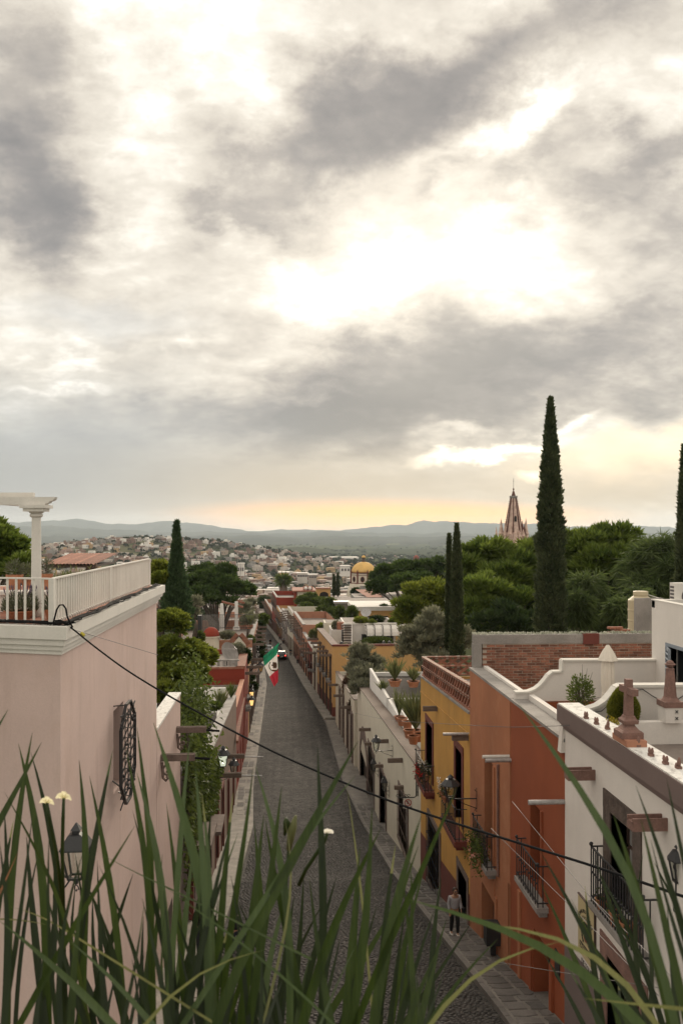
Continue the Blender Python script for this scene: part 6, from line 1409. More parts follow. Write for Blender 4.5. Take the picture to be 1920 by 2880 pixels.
# ---------------------------------------------------------------- churches
def spire_church():
    t = 330; s = t / F; c = PD(1443, 1500, t); zz = lambda py: PD(1443, py, t).z; X0, Y0 = c.x, c.y
    st = mat('pink_church_stone', (.62, .45, .37), var=.3, scale=.5, fine=.25, fscale=3, bump=.2, bscale=6, blotch=.6, blotch_col=(.30, .15, .11))
    dk = mat('dark_rib_stone', (.13, .06, .045), var=.3, scale=1, bump=.2, bscale=6)
    root = thing('church_tower', 'pink gothic church tower with a ribbed spire above the trees', 'church', (X0, Y0, H(X0, Y0)))
    rot = math.pi / 8 + .12
    MB().lathe([(26 * s, H(X0, Y0) - zz(1500)), (26 * s, 0), (24.5 * s, 2 * s), (8.5 * s, zz(1402) - zz(1500))], (X0, Y0, zz(1500)), 8, rot).build('spire', st, root)
    for k in range(8):
        a = rot + k * math.pi / 4; ca, sa = math.cos(a), math.sin(a); mb = MB()
        p = Vector((X0 + 25 * s * ca, Y0 + 25 * s * sa, zz(1497))); q = Vector((X0 + 8.6 * s * ca, Y0 + 8.6 * s * sa, zz(1401))); mb.bar(p, q, 3.4 * s, 3.4 * s, w2=2.0 * s)
        for i in range(15):
            e = p + (q - p) * (i + .5) / 15 + Vector((ca, sa, 0)) * 1.8 * s; mb.bar(e, e + Vector((ca * 1.1 * s, sa * 1.1 * s, 1.2 * s)), 1.3 * s)
        mb.build('spire_rib', dk, root)
    MB().lathe([(9 * s, 0), (11.5 * s, 2 * s), (11.5 * s, 6.5 * s), (10.6 * s, 6.5 * s), (10.6 * s, 3 * s)], (X0, Y0, zz(1401)), 16).build('gallery', M['cement'], root)
    MB().lathe([(5.6 * s, 0), (5.2 * s, 4 * s), (4.2 * s, 5 * s), (4 * s, 9 * s), (3 * s, 9.5 * s), (2.6 * s, 12 * s), (1.2 * s, 14 * s), (1.2 * s, 15 * s), (2.4 * s, 17 * s), (2.4 * s, 19.5 * s), (1 * s, 21 * s)], (X0, Y0, zz(1394)), 10).build('lantern', dk, root)
    mb = MB(); z = zz(1373); mb.bar((X0, Y0, z), (X0, Y0, z + 28 * s), .8 * s); mb.bar((X0 - 2 * s, Y0, z + 20 * s), (X0 + 2 * s, Y0, z + 20 * s), .7 * s); mb.build('cross', M['iron'], root)
    # gothic openings, gablets and pinnacles
    def opening(px, py0, py1, w, r):
        p = PD(px, py1, t - r * s); h = (py1 - py0) * s
        mb = MB(); mb.prism([(-w * s, 0), (w * s, 0), (w * s, h * .7), (w * .6 * s, h * .88), (0, h), (-w * .6 * s, h * .88), (-w * s, h * .7)], p, RT, (0, 0, 1), FW * 2 * s); mb.build('window', M['dark'], root)
    opening(1449, 1450, 1467, 2.8, 20); opening(1455, 1508, 1534, 3.6, 30)
    for dx, dy, py0, py1, w in ((-35, 0, 1457, 1510, 5), (35, 0, 1456, 1510, 5.5), (-27, -14, 1466, 1512, 3), (28, -14, 1468, 1512, 3), (-47, 6, 1480, 1530, 4.5), (0, -27, 1484, 1540, 9), (-12, -22, 1466, 1510, 3.5), (12, -25, 1490, 1515, 5), (23, -20, 1488, 1512, 5), (-30, 20, 1462, 1510, 5), (30, 22, 1462, 1510, 5), (0, 30, 1470, 1510, 5)):
        b = Vector((X0, Y0, 0)) + RT * dx * s + FW * dy * s; zb, zt_ = zz(py1), zz(py0); h = zt_ - zb
        MB().lathe([(w * 1.3 * s, H(X0, Y0) - zb), (w * 1.3 * s, h * .12), (w * 1.6 * s, h * .14), (w * 1.6 * s, h * .2), (w * 1.25 * s, h * .24), (.15 * s, h)], (b.x, b.y, zb), 8).build('pinnacle', st if abs(dx) < 25 else dk if dx % 2 == 0 else st, root)
    mb = MB()
    for k in range(16):
        a = k * math.pi / 8; mb.lathe([(1.5 * s, -45 * s), (1.5 * s, 0), (2 * s, 1 * s), (1.6 * s, 3 * s), (.2 * s, 9 * s)], (X0 + 29 * s * math.cos(a), Y0 + 29 * s * math.sin(a), zz(1506)), 6)
    mb.build('buttress_columns', st, root, kind='stuff')
    MB().box(X0 - 34 * s, X0 + 34 * s, Y0 - 22 * s, Y0 + 30 * s, H(X0, Y0), zz(1545)).build('tower_body', st, root)
spire_church()
def dome_church():
    t = 300; s = t / F; c = PD(1022, 1610, t); z = lambda py: PD(1022, py, t).z; X0, Y0 = c.x, c.y
    yl = mat('yellow_dome', (.68, .43, .15), var=.15, scale=.4, streak=.25, streak_col=(.22, .12, .05), bump=.1); wh = mat('cream_drum', (.62, .56, .46), var=.08, scale=.3)
    root = thing('domed_church', 'church with a yellow dome, a cream drum and maroon pilasters', 'church', (X0, Y0, H(X0, Y0)))
    R0 = 34 * s; rot = .22
    MB().lathe([(R0 * math.cos(a), R0 * .86 * math.sin(a)) for a in np.linspace(0, 1.5, 12)], (X0, Y0, z(1609)), 32).build('dome', yl, root, smooth=True)
    MB().lathe([(37 * s, 0), (37 * s, 28 * s)], (X0, Y0, z(1640)), 8, rot).build('drum', wh, root)
    for zz_, h, r in ((1611, 1.6, 38.5), (1617, 1.2, 38), (1640, 2, 39)): MB().lathe([(r * s, 0), (r * s, h * s)], (X0, Y0, z(zz_)), 8, rot).build('cornice', M['maroon'], root)
    for k in range(8):
        a = rot + k * math.pi / 4; x, y = X0 + 36.8 * s * math.cos(a), Y0 + 36.8 * s * math.sin(a)
        MB().box(x - 2 * s, x + 2 * s, y - 2 * s, y + 2 * s, z(1640), z(1606)).build('pilaster', M['maroon'], root); MB().lathe([(1.5 * s, 0), (1 * s, 3 * s), (.1 * s, 6 * s)], (x, y, z(1606)), 6).build('finial', M['maroon'], root)
        a2 = a + math.pi / 8; x, y = X0 + 34.4 * s * math.cos(a2), Y0 + 34.4 * s * math.sin(a2); tg = Vector((-math.sin(a2), math.cos(a2), 0)); n = Vector((math.cos(a2), math.sin(a2), 0))
        pts = lambda r1, r2: [(r1 * s * math.cos(q), r2 * s * math.sin(q)) for q in np.linspace(0, 6.28, 17)[:-1]]
        w = MB().prism(pts(6, 8.2), Vector((x, y, z(1628))), tg, (0, 0, 1), n * .5 * s).build('window', M['maroon'], root); MB().prism(pts(4, 6), Vector((x, y, z(1628))), tg, (0, 0, 1), n * .7 * s).build('pane', M['dark'], w)
    MB().lathe([(6 * s, 0), (6 * s, 2 * s), (4.4 * s, 3 * s), (4.4 * s, 10 * s), (6.2 * s, 11 * s), (6.2 * s, 12 * s)], (X0, Y0, z(1580)), 10).build('lantern', M['darkstone'], root)
    MB().lathe([(6 * s * math.cos(a), 7 * s * math.sin(a)) for a in np.linspace(0, 1.5, 6)], (X0, Y0, z(1568.5)), 16).build('lantern_dome', yl, root, smooth=True)
    MB().lathe([(46 * s, H(X0, Y0) - z(1660)), (46 * s, -2 * s), (38 * s, 20 * s)], (X0, Y0, z(1660)), 12).build('nave_vault', wh, root)
    p = PD(1018, 1650, t - 46 * s); MB().box(p.x - 6 * s, p.x + 14 * s, p.y - 6 * s, p.y + 6 * s, H(X0, Y0), z(1645)).build('buttress', M['cement'], root)
dome_church()
def red_tower():
    t = 900; s = t / F; X0, Y0, _ = PD(1170, 1590, t); z = lambda py: PD(1170, py, t).z; rd = mat('faded_red_church', (.32, .10, .08), var=.15, scale=.1)
    root = thing('red_bell_tower', 'small faded red bell tower beyond the dark trees', 'bell tower', (X0, Y0, z(1620)))
    MB().box(X0 - 9 * s, X0 + 9 * s, Y0 - 9 * s, Y0 + 9 * s, z(1640), z(1580)).box(X0 - 6.5 * s, X0 + 6.5 * s, Y0 - 6.5 * s, Y0 + 6.5 * s, z(1580), z(1566)).build('tower', rd, root)
    MB().box(X0 - 10 * s, X0 + 10 * s, Y0 - 10 * s, Y0 + 10 * s, z(1581), z(1579)).box(X0 - 7.5 * s, X0 + 7.5 * s, Y0 - 7.5 * s, Y0 + 7.5 * s, z(1567), z(1565.5)).build('cornice', rd, root)
    MB().lathe([(6 * s * math.cos(a), 5 * s * math.sin(a)) for a in np.linspace(0, 1.5, 6)], (X0, Y0, z(1566)), 12).build('cap', rd, root)
    for k in (-1, 1): MB().box(X0 + k * 3 * s - 1.4 * s, X0 + k * 3 * s + 1.4 * s, Y0 - 6.7 * s, Y0 - 6.4 * s, z(1578), z(1569)).build('bell_opening', M['dark'], root)
    MB().lathe([(22 * s, 0), (20 * s, 6 * s), (10 * s, 13 * s), (2 * s, 16 * s)], (X0 - 6 * s, Y0 + 12 * s, z(1602)), 14).build('low_dome', rd, root)
red_tower()
# ---------------------------------------------------------------- the far town: houses and trees on the plain
TC = [mat('town_' + n, c, var=.2, scale=.15, fine=0, bump=0, rand=.25) for n, c in (('white', (.58, .55, .51)), ('pale', (.40, .35, .31)), ('brick', (.22, .145, .115)), ('pink', (.33, .225, .185)), ('grey', (.27, .25, .23)), ('ochre', (.38, .25, .13)), ('tan', (.31, .245, .19)))]
def pix(x, y, z): d = x * FW.x + y * FW.y; return 960 + F * (x * RT.x + y * RT.y) / d, HZ - F * z / d
def town():
    r = np.random.default_rng(21); cand = []
    # town blocks in world space, thinning out over the plain
    tries = 0
    while len(cand) < 2350 and tries < 60000:
        tries += 1; y = 300 * (9.5 ** r.random()); x = (r.random() * 1.1 - .60) * y * .86
        z = H(x, y); px, py = pix(x, y, z + 3)
        if px < -60 or px > 1980: continue
        # density: hill town at the left, town along the axis, sparse beyond
        hill = math.exp(-((x + 310) / 260) ** 2 - ((y - 1500) / 480) ** 2); axis = math.exp(-((px - 640) / 330) ** 2) * (1 if y < 1900 else math.exp(-(y - 1900) / 500)); wide = .25 * (1 if y < 2100 else math.exp(-(y - 2100) / 500))
        bare = .5 + .5 * math.sin(x * .013 + 1.1) * math.sin(y * .006 + x * .004)
        p = max(hill, axis * (.35 + .65 * bare), wide * bare)
        if y < 480: p *= .35
        if 600 < y < 1000 and x > 60: p *= .5
        if r.random() < p: cand.append((x, y, z, px, py))
    # keep streets open: drop those too close to a nearer one
    cand.sort(key=lambda c: c[1]); rest = [MB() for _ in TC]; k = 0
    for x, y, z, px, py in cand:
        w = r.uniform(6, 14); d = r.uniform(6, 13); h = r.choice([2.8, 3.4, 5.2, 5.8, 6.4, 8.0], p=[.24, .24, .2, .16, .12, .04]); ci = int(r.choice(7, p=[.16, .19, .20, .16, .14, .06, .09])); a = r.normal(0, .25) + (0 if r.random() < .5 else 1.57)
        solo = k < 285
        mb = MB() if solo else rest[ci]; ca, sa = math.cos(a), math.sin(a); c0 = Vector((x, y, z + h / 2 - .5)); A = Vector((ca, sa, 0)); B = Vector((-sa, ca, 0))
        mb.mi = 0; mb.obox(c0, A * w / 2, B * d / 2, (0, 0, h / 2 + .5)); up = r.random()
        if up < .45:
            o = A * r.uniform(-.2, .2) * w + B * r.uniform(-.2, .2) * d; mb.obox(c0 + o + Vector((0, 0, h / 2 + 1.6)), A * w * .22, B * d * .22, (0, 0, 1.4))
        if solo:
            p = thing('town_house', '', 'house', (x, y, z - 1), 'houses of the far town'); SOLO.append((p, px, ('low ' if h < 5 else 'tall ') + TC_NAMES[ci] + ' house ' + zone(px, py, y))); mb.build('wall', TC[ci], p)
            MB().obox(c0 + Vector((0, 0, h / 2 + .55)), A * (w / 2 - .4), B * (d / 2 - .4), (0, 0, .06)).build('roof', M['tile'] if r.random() < .3 else M['roof'], p)
            wm = MB(); n = int(w / 3)
            for fl in range(int(h / 3)):
                for i in range(n):
                    if r.random() < .25: continue
                    q = c0 - B * (d / 2) * (1 if B.y > 0 else -1) + A * (-w / 2 + w * (i + .5) / n) + Vector((0, 0, -h / 2 + 1.9 + fl * 3.0)); MB_ = wm.obox(q, A * .55, B * .06, (0, 0, .7))
            if wm.v: wm.build('windows', M['dark'], p, kind='stuff')
            k += 1
        else:
            for i in range(int(w / 3.5)):
                if r.random() < .4: continue
                q = c0 - B * (d / 2) * (1 if B.y > 0 else -1) + A * (-w / 2 + 2 + i * 3.4) + Vector((0, 0, .2)); q2 = A * .6; W_.obox(q, q2, B * .06, (0, 0, .8))
    for mb, m in zip(rest, TC): mb.build('far_town_houses', m, None, kind='stuff')
    W_.build('far_town_windows', M['dark'], None, kind='stuff')
    return cand
W_ = MB()
TC_NAMES = ['white', 'pale beige', 'brown brick', 'pinkish', 'grey concrete', 'ochre', 'tan']
def zone(px, py, y):
    if px < 150: z = 'beside the terrace column at the far left'
    elif px < 340 and y > 900: z = 'on the left hill above the clay tile roof'
    elif px < 470 and y > 900: z = 'on the left hill slope by the green cypress'
    elif px < 470: z = 'behind the white railing end'
    elif px < 600: z = 'right of the green cypress' if y > 900 else 'above the big dark left tree'
    elif px < 700: z = 'beyond the white roof posts' if y < 700 else 'around the radio masts' if y < 1100 else 'on the far flats over the masts'
    elif px < 800: z = 'over the bottom of the street' if y < 700 else 'in the town centre above the palm' if y < 1200 else 'at the far town edge above the palm'
    elif px < 960: z = 'left of the yellow dome' if y < 700 else 'near the white water tower' if y < 1200 else 'below the long white hall'
    elif px < 1120: z = 'just right of the yellow dome'
    elif px < 1300: z = 'near the red bell tower'
    else: z = 'glimpsed among the right-hand trees'
    return z
ORD = ['leftmost', 'second', 'third', 'fourth', 'fifth', 'sixth', 'seventh', 'eighth', 'ninth', 'tenth', 'eleventh', 'twelfth', 'thirteenth', 'fourteenth', 'fifteenth', 'sixteenth', 'seventeenth', 'eighteenth', 'nineteenth', 'twentieth']
def label_town():
    groups = {}
    for p, px, base in SOLO: groups.setdefault(base, []).append((px, p))
    for base, l in groups.items():
        l.sort(key=lambda q: q[0])
        for i, (px, p) in enumerate(l): p['label'] = base if len(l) == 1 else base + ', ' + (ORD[i] if i == 0 else (ORD[i] if i < 20 else str(i + 1) + 'th') + ' from left')
SOLO = []
TOWN = town(); label_town()
def far_trees():
    r = np.random.default_rng(9); C = []
    tries = 0
    while len(C) < 9500 and tries < 90000:
        tries += 1; y = 260 * (28 ** r.random()); x = (r.random() * 1.2 - .65) * y * .9; px, py = pix(x, y, H(x, y))
        if px < -80 or px > 2000: continue
        if y < 330 and -20 < x < 30: continue
        n = math.sin(x * .011 + y * .004) * math.cos(y * .0062 - x * .003) + .5 * math.sin(x * .03 + 2) * math.sin(y * .02)
        if math.exp(-((x + 310) / 300) ** 2 - ((y - 1400) / 500) ** 2) > .35: keep = True
        elif y > 2600: keep = n > .35 or r.random() < .06
        else: keep = n > -.6 or r.random() < .6
        if keep: C.append((x, y, r.uniform(2.0, 4.4) * (1 if y < 1500 else 1.5)))
    PP = []; DD = []; LL = []
    for x, y, s in C:
        near = y < 700; m = 90 if near else (34 if y < 1500 else 16); d = rdir(m); d[:, 2] = np.abs(d[:, 2]) * .9
        PP.append(np.array([x, y, H(x, y) + s * .45]) + d * np.array([s, s, s * 1.0]) * RNG.uniform(.55, 1, (m, 1))); DD.append(d + np.array([0, 0, .3])); LL.append(np.full(m, s * (.42 if near else .75 if y < 1500 else 1.0)))
    P = np.concatenate(PP); D = np.concatenate(DD); L = np.concatenate(LL)
    o = leaves('far_woods', P - nrm(D) * L[:, None] * .4, D, L, L * .75, leafmat('far_tree_leaf', (.014, .022, .010), (.042, .055, .024), .1, rough=1, clump=.03), None); o['kind'] = 'stuff'
    return C
far_trees()
# individual landmarks out on the plain
def landmarks():
    def blk(name, lab, px0, px1, py0, py1, y, d, m, cat='building'):
        a, b = PY(px0, py1, y), PY(px1, py0, y); root = thing(name, lab, cat, ((a.x + b.x) / 2, y + d / 2, a.z)); MB().box(a.x, b.x, y, y + d, a.z - 4, b.z).build('wall', m, root)
        MB().box(a.x - .5, b.x + .5, y - .5, y + d, b.z, b.z + (b.z - a.z) * .15).build('roof', M['white'], root); mb = MB(); n = max(3, int((px1 - px0) / 7))
        for k in range(n): x = a.x + (b.x - a.x) * (k + .5) / n; mb.box(x - .8, x + .8, y - .2, y, a.z + 1, (a.z + b.z) / 2 + .6)
        mb.build('windows', M['wire'], root, kind='stuff'); return root
    blk('white_hall', 'long white hall on the plain left of the yellow dome', 902, 1008, 1569, 1580, 1900, 60, M['white'])
    blk('white_hall', 'smaller white hall left of the long white hall', 843, 884, 1571, 1579, 1950, 40, M['white'])
    blk('white_block', 'white apartment block standing among trees left of the axis', 668, 686, 1587, 1609, 900, 10, M['white'])
    blk('white_villa', 'white two-storey villa with arches in the middle distance', 836, 864, 1613, 1626, 640, 10, TC[0], 'house')
    blk('white_villa', 'second white villa just right of the arched one', 868, 890, 1617, 1629, 620, 10, TC[1], 'house')
    blk('white_block', 'white houses with black windows just left of the dome drum', 958, 984, 1593, 1609, 800, 12, M['white'])
    blk('ochre_block', 'ochre gabled building in the town centre', 784, 812, 1611, 1627, 610, 12, TC[5])
    y = 760; c = PY(906, 1592, y); s = y / F; root = thing('water_tower', 'white domed water tower left of the yellow dome', 'water tower', (c.x, y, c.z - 10 * s))
    MB().lathe([(4.4 * s, 0), (4.4 * s, 3 * s), (4 * s, 5 * s), (2.6 * s, 7.4 * s), (.3 * s, 8.2 * s)], c, 16).build('tank', M['white'], root, smooth=True)
    for k in range(4): a = .8 + k * 1.571; MB().bar((c.x + 4 * s * math.cos(a), y + 4 * s * math.sin(a), c.z - 10 * s), (c.x + 3.4 * s * math.cos(a), y + 3.4 * s * math.sin(a), c.z), .9 * s).build('leg', M['white'], root)
    y = 1480; c = PY(255, 1521, y); root = thing('white_dome', 'small white dome on top of the left hill', 'building', c); s = y / F; MB().lathe([(5 * s * math.cos(a), 5 * s * math.sin(a)) for a in np.linspace(0, 1.5, 6)], c, 14).build('dome', M['white'], root, smooth=True); MB().lathe([(5 * s, -6 * s), (5 * s, 0)], c, 12).build('drum', M['white'], root)
    for px, py, yy, lab in ((669, 1560, 800, 'thin lattice radio mast over the town'), (676, 1600, 600, 'second lattice mast closer to the street')):
        c = PY(px, py - 25, yy); b = PY(px, 1660, yy); root = thing('radio_mast', lab, 'mast', b); mb = MB()
        for dx, dy in ((-.5, -.4), (.5, -.4), (0, .5)): mb.bar((b.x + dx, yy + dy, b.z), (b.x, yy, c.z), .14)
        for k in range(14): z = b.z + (c.z - b.z) * k / 14; f = 1 - k / 14; mb.bar((b.x - .5 * f, yy, z), (b.x + .5 * f, yy, z + 1), .1)
        mb.build('lattice', M['cement'], root)
landmarks()
# ---------------------------------------------------------------- stone cross, finial and ornaments on the white parapet
def parapet_things():
    st = M['pinkstone']; b = PZ(1748, 2089, -3.875); X, Y, Z = b.x + .12, b.y, -3.875
    root = thing('stone_cross', 'pinkish stone cross on a stepped pedestal on the white parapet', 'cross', (X, Y, Z))
    MB().box(X - .17, X + .2, Y - .34, Y + .34, Z, Z + .11).build('brick_base', M['salmon'], root)
    mb = MB()
    def fr(z0, z1, a, b_): mb.lathe([(a * 1.414, z0), (b_ * 1.414, z1)], (X, Y, Z), 4, math.pi / 4)
    for z0, z1, a, b_ in ((.11, .22, .2, .2), (.22, .25, .2, .16), (.25, .33, .15, .085), (.33, .36, .085, .085), (.36, .42, .13, .14), (.42, .46, .14, .1), (.46, .5, .1, .085)): fr(z0, z1, a, b_)
    mb.build('pedestal', st, root)
    mb = MB(); mb.lathe([(.075 * 1.35, .5), (.06 * 1.35, 1.16)], (X, Y, Z), 4, math.pi / 4); mb.build('upright', st, root)
    MB().box(X - .06, X + .06, Y - .30, Y + .30, Z + .9, Z + 1.02).build('cross_arm', st, root)
    # fluted finial
    p = PY(1890, 2048, 17.5); X, Y, Z = p.x, 17.62, -4.05
    root = thing('stone_finial', 'fluted stone finial with a ringed ball on a white pedestal', 'finial', (X, Y, Z))
    s = 17.5 / F; MB().box(X - 25 * s, X + 25 * s, Y - .19, Y + .19, Z, Z + .32).build('pedestal', M['white'], root)
    for z in (.10, .24):
        mb = MB(); c = Vector((X + 7 * s, Y - .195, Z + z)); mb.box(c.x - .045, c.x + .045, c.y - .004, c.y + .002, c.z - .045, c.z + .045); t_ = mb.build('glazed_tile', M['trim'], root)
        mb = MB()
        for k in range(4): a = k * 1.571 + .78; mb.bar(c + Vector((0, -.008, 0)), c + Vector((.04 * math.cos(a), -.008, .04 * math.sin(a))), .018, .006, up=(0, 1, 0))
        mb.build('star', M['iron'], t_)
    mb = MB(); mb.box(X - 28 * s, X + 28 * s, Y - .21, Y + .21, Z + .32, Z + .44).lathe([(.19, .44), (.15, .5), (.14, .52)], (X, Y, Z), 20); mb.build('plinth', st, root)
    N_ = 48; vv = []; ff = []; zz = np.linspace(.52, 1.10, 8)
    for i, z in enumerate(zz):
        r = .135 - .05 * i / 7
        for k in range(N_): t = 2 * math.pi * k / N_; q = r * (1 - .10 * (0.5 + .5 * math.cos(12 * t))); vv.append((X + q * math.cos(t), Y + q * math.sin(t), Z + z))
    for i in range(7):
        for k in range(N_): ff.append((i * N_ + k, i * N_ + (k + 1) % N_, (i + 1) * N_ + (k + 1) % N_, (i + 1) * N_ + k))
    MB().idx(vv, ff).build('fluted_shaft', st, root)
    MB().lathe([(.085, 1.10), (.095, 1.11), (.07, 1.13)], (X, Y, Z), 20).ball((X, Y, Z + 1.21), .085, 16, 10).lathe([(.10, 1.19), (.115, 1.205), (.10, 1.22)], (X, Y, Z), 20).build('ball', st, root)
    # carved bird ornaments
    def orn(px, py, kind, lab):
        b = PZ(px, py, -3.875); root = thing('stone_ornament', lab, 'ornament', b, 'small carved stone ornaments along the white parapet'); c = Vector(b); ya = Vector((0, -1, 0))
        MB().obox(c + Vector((0, 0, .02)), (.04, 0, 0), (0, .05, 0), (0, 0, .022)).build('base', st, root)
        for sgn, h, ln in ((1, .15, .06), (-1, .13, .075)) if kind == 0 else ((1, .19, .03), (-1, .06, .09)):
            t = c + ya * sgn * ln + Vector((0, 0, h)); MB().tube([c + Vector((0, 0, .03)), (c + t) / 2 + ya * sgn * .012 + Vector((0, 0, .02)), t], [.035, .034, .012], 7).build('wing', st, root, smooth=True)
    for px, py, k, lab in ((1647, 2021, 0, 'winged stone ornament at the far end of the parapet'), (1676, 2037, 0, 'second winged ornament, behind the yellow flowers'), (1707, 2051, 1, 'upright stone ornament with a small bird perched on it'), (1792, 2100, 1, 'upright stone ornament just in front of the cross pedestal'), (1829, 2126, 0, 'spread stone ornament right of the upright one'), (1870, 2149, 0, 'broad winged ornament below the finial pedestal'), (1906, 2161, 1, 'tall stone ornament nearest the right edge of the photo')): orn(px, py, k, lab)
    b = PZ(1707, 2051, -3.875) + Vector((0, 0, .2)); mb = MB(); mb.tube([b + Vector((0, .05, -.01)), b + Vector((0, 0, .035)), b + Vector((0, -.03, .06))], [.006, .022, .012], 7); mb.ball(b + Vector((0, -.035, .068)), .016, 8, 5); mb.tube([b + Vector((0, -.05, .066)), b + Vector((0, -.07, .062))], [.005, .001], 5); tag(mb.build('small_bird', M['iron'], None, smooth=True), 'small dark bird perched on a stone ornament', 'bird')
    b = PZ(1692, 2040, -3.875); P = np.array(b + Vector((.35, .3, 0))) + RNG.normal(size=(160, 3)) * np.array([.05, .12, .04]); tag(leaves('yellow_flowers', P, rdir(160) + np.array([0, 0, .5]), .05, .03, leafmat('yellow_petals', (.10, .10, .02), (.45, .33, .03)), None, kind='thing'), 'small yellow flowers behind the white parapet', 'flowers')
    pts = [PY(a, b_, 18.74) for a, b_ in ((1650, 2006), (1690, 2000), (1715, 1978), (1735, 1945), (1760, 1937), (1785, 1942), (1805, 1938), (1830, 1955), (1855, 1970), (1880, 1974), (1900, 1970), (1930, 1950))]
    tag(MB().tube(pts, .012, 6).build('wall_cable', M['wire']), 'grey cable sagging along the white terrace wall', 'cable')
parapet_things()
# ---------------------------------------------------------------- lanterns
GL, _t = newmat('lamp_glass'); _a = _t.nodes.new('ShaderNodeBsdfTransparent'); _a.inputs[0].default_value = (.86, .88, .85, 1); _b = _t.nodes.new('ShaderNodeBsdfGlossy'); _b.inputs['Roughness'].default_value = .08; _m = _t.nodes.new('ShaderNodeMixShader'); _m.inputs[0].default_value = .12; _o = _t.nodes.new('ShaderNodeOutputMaterial')
_t.links.new(_a.outputs[0], _m.inputs[1]); _t.links.new(_b.outputs[0], _m.inputs[2]); _t.links.new(_m.outputs[0], _o.inputs[0])
LIT = glow('lit_lamp_glass', (1.0, .58, .20), .75); LITW = glow('pale_lit_glass', (.92, .97, .74), .36); BULB = glow('bulb', (1, .93, .75), 2.5)
def lantern(label, b, h, w, wallp, glass=None, cap='cone', lit=False, name='wall_lantern', group='iron wall lanterns', bulb=False):
    """b: bottom centre of the glass body; wallp: where the bracket meets the wall"""
    b = Vector(b); root = thing(name, label, 'lantern', b, group); hb = h * .55; w0 = w * .55
    mb = MB()
    for i, j in ((-1, -1), (1, -1), (1, 1), (-1, 1)): mb.bar(b + Vector((i * w0 / 2, j * w0 / 2, 0)), b + Vector((i * w / 2, j * w / 2, hb)), .025)
    for z, q in ((0, w0), (hb, w)):
        for i, j, k, l in ((-1, -1, 1, -1), (1, -1, 1, 1), (1, 1, -1, 1), (-1, 1, -1, -1)): mb.bar(b + Vector((i * q / 2, j * q / 2, z)), b + Vector((k * q / 2, l * q / 2, z)), .03)
    mb.build('frame', M['iron'], root)
    for i, j, k, l in ((-1, -1, 1, -1), (1, -1, 1, 1), (1, 1, -1, 1), (-1, 1, -1, -1)):
        e = .96; MB().poly([b + Vector((i * w0 / 2 * e, j * w0 / 2 * e, .01)), b + Vector((k * w0 / 2 * e, l * w0 / 2 * e, .01)), b + Vector((k * w / 2 * e, l * w / 2 * e, hb)), b + Vector((i * w / 2 * e, j * w / 2 * e, hb))]).build('pane', glass or GL, root)
    if bulb: MB().ball(b + Vector((.0, -w * .33, hb * .35)), .035, 8, 6).build('bulb', BULB, root)
    MB().lathe([(w * .82, hb), (w * .80, hb + .02), (w * .42, hb + h * .24), (w * .2, hb + h * .26), (w * .2, hb + h * .31), (w * .3, hb + h * .32), (.01, hb + h * .45)], b, 8 if cap == 'cone' else 4, math.pi / 4).build('cap', M['iron'], root)
    wp = Vector(wallp); mb = MB(); a = Vector((wp.x, wp.y, b.z - .06)); mb.bar(b + Vector((0, 0, -.06)), a, .035); mb.bar(b + Vector((0, 0, -.1)), b, .06); mb.bar(a + Vector((0, 0, -.35)), a + Vector((0, 0, .25)), .03)
    d = (a - b); d.z = 0
    pts = [b + Vector((0, 0, -.06)) + d * .25, b + d * .5 + Vector((0, 0, -.22)), a + Vector((0, 0, -.33))]; mb.tube(pts, .014, 5)
    for q, s in ((a + Vector((0, 0, -.4)), 1), (a + Vector((0, 0, .3)), -1), (b + Vector((0, 0, -.18)), 1)):
        u = d.normalized() if d.length > .01 else Vector((1, 0, 0)); mb.tube([q - u * (.07 * math.cos(t)) * (1 - t / 9) + Vector((0, 0, .07 * math.sin(t) * s * (1 - t / 9))) for t in np.linspace(0, 6.5, 14)], .011, 4)
    mb.build('bracket', M['iron'], root); return root
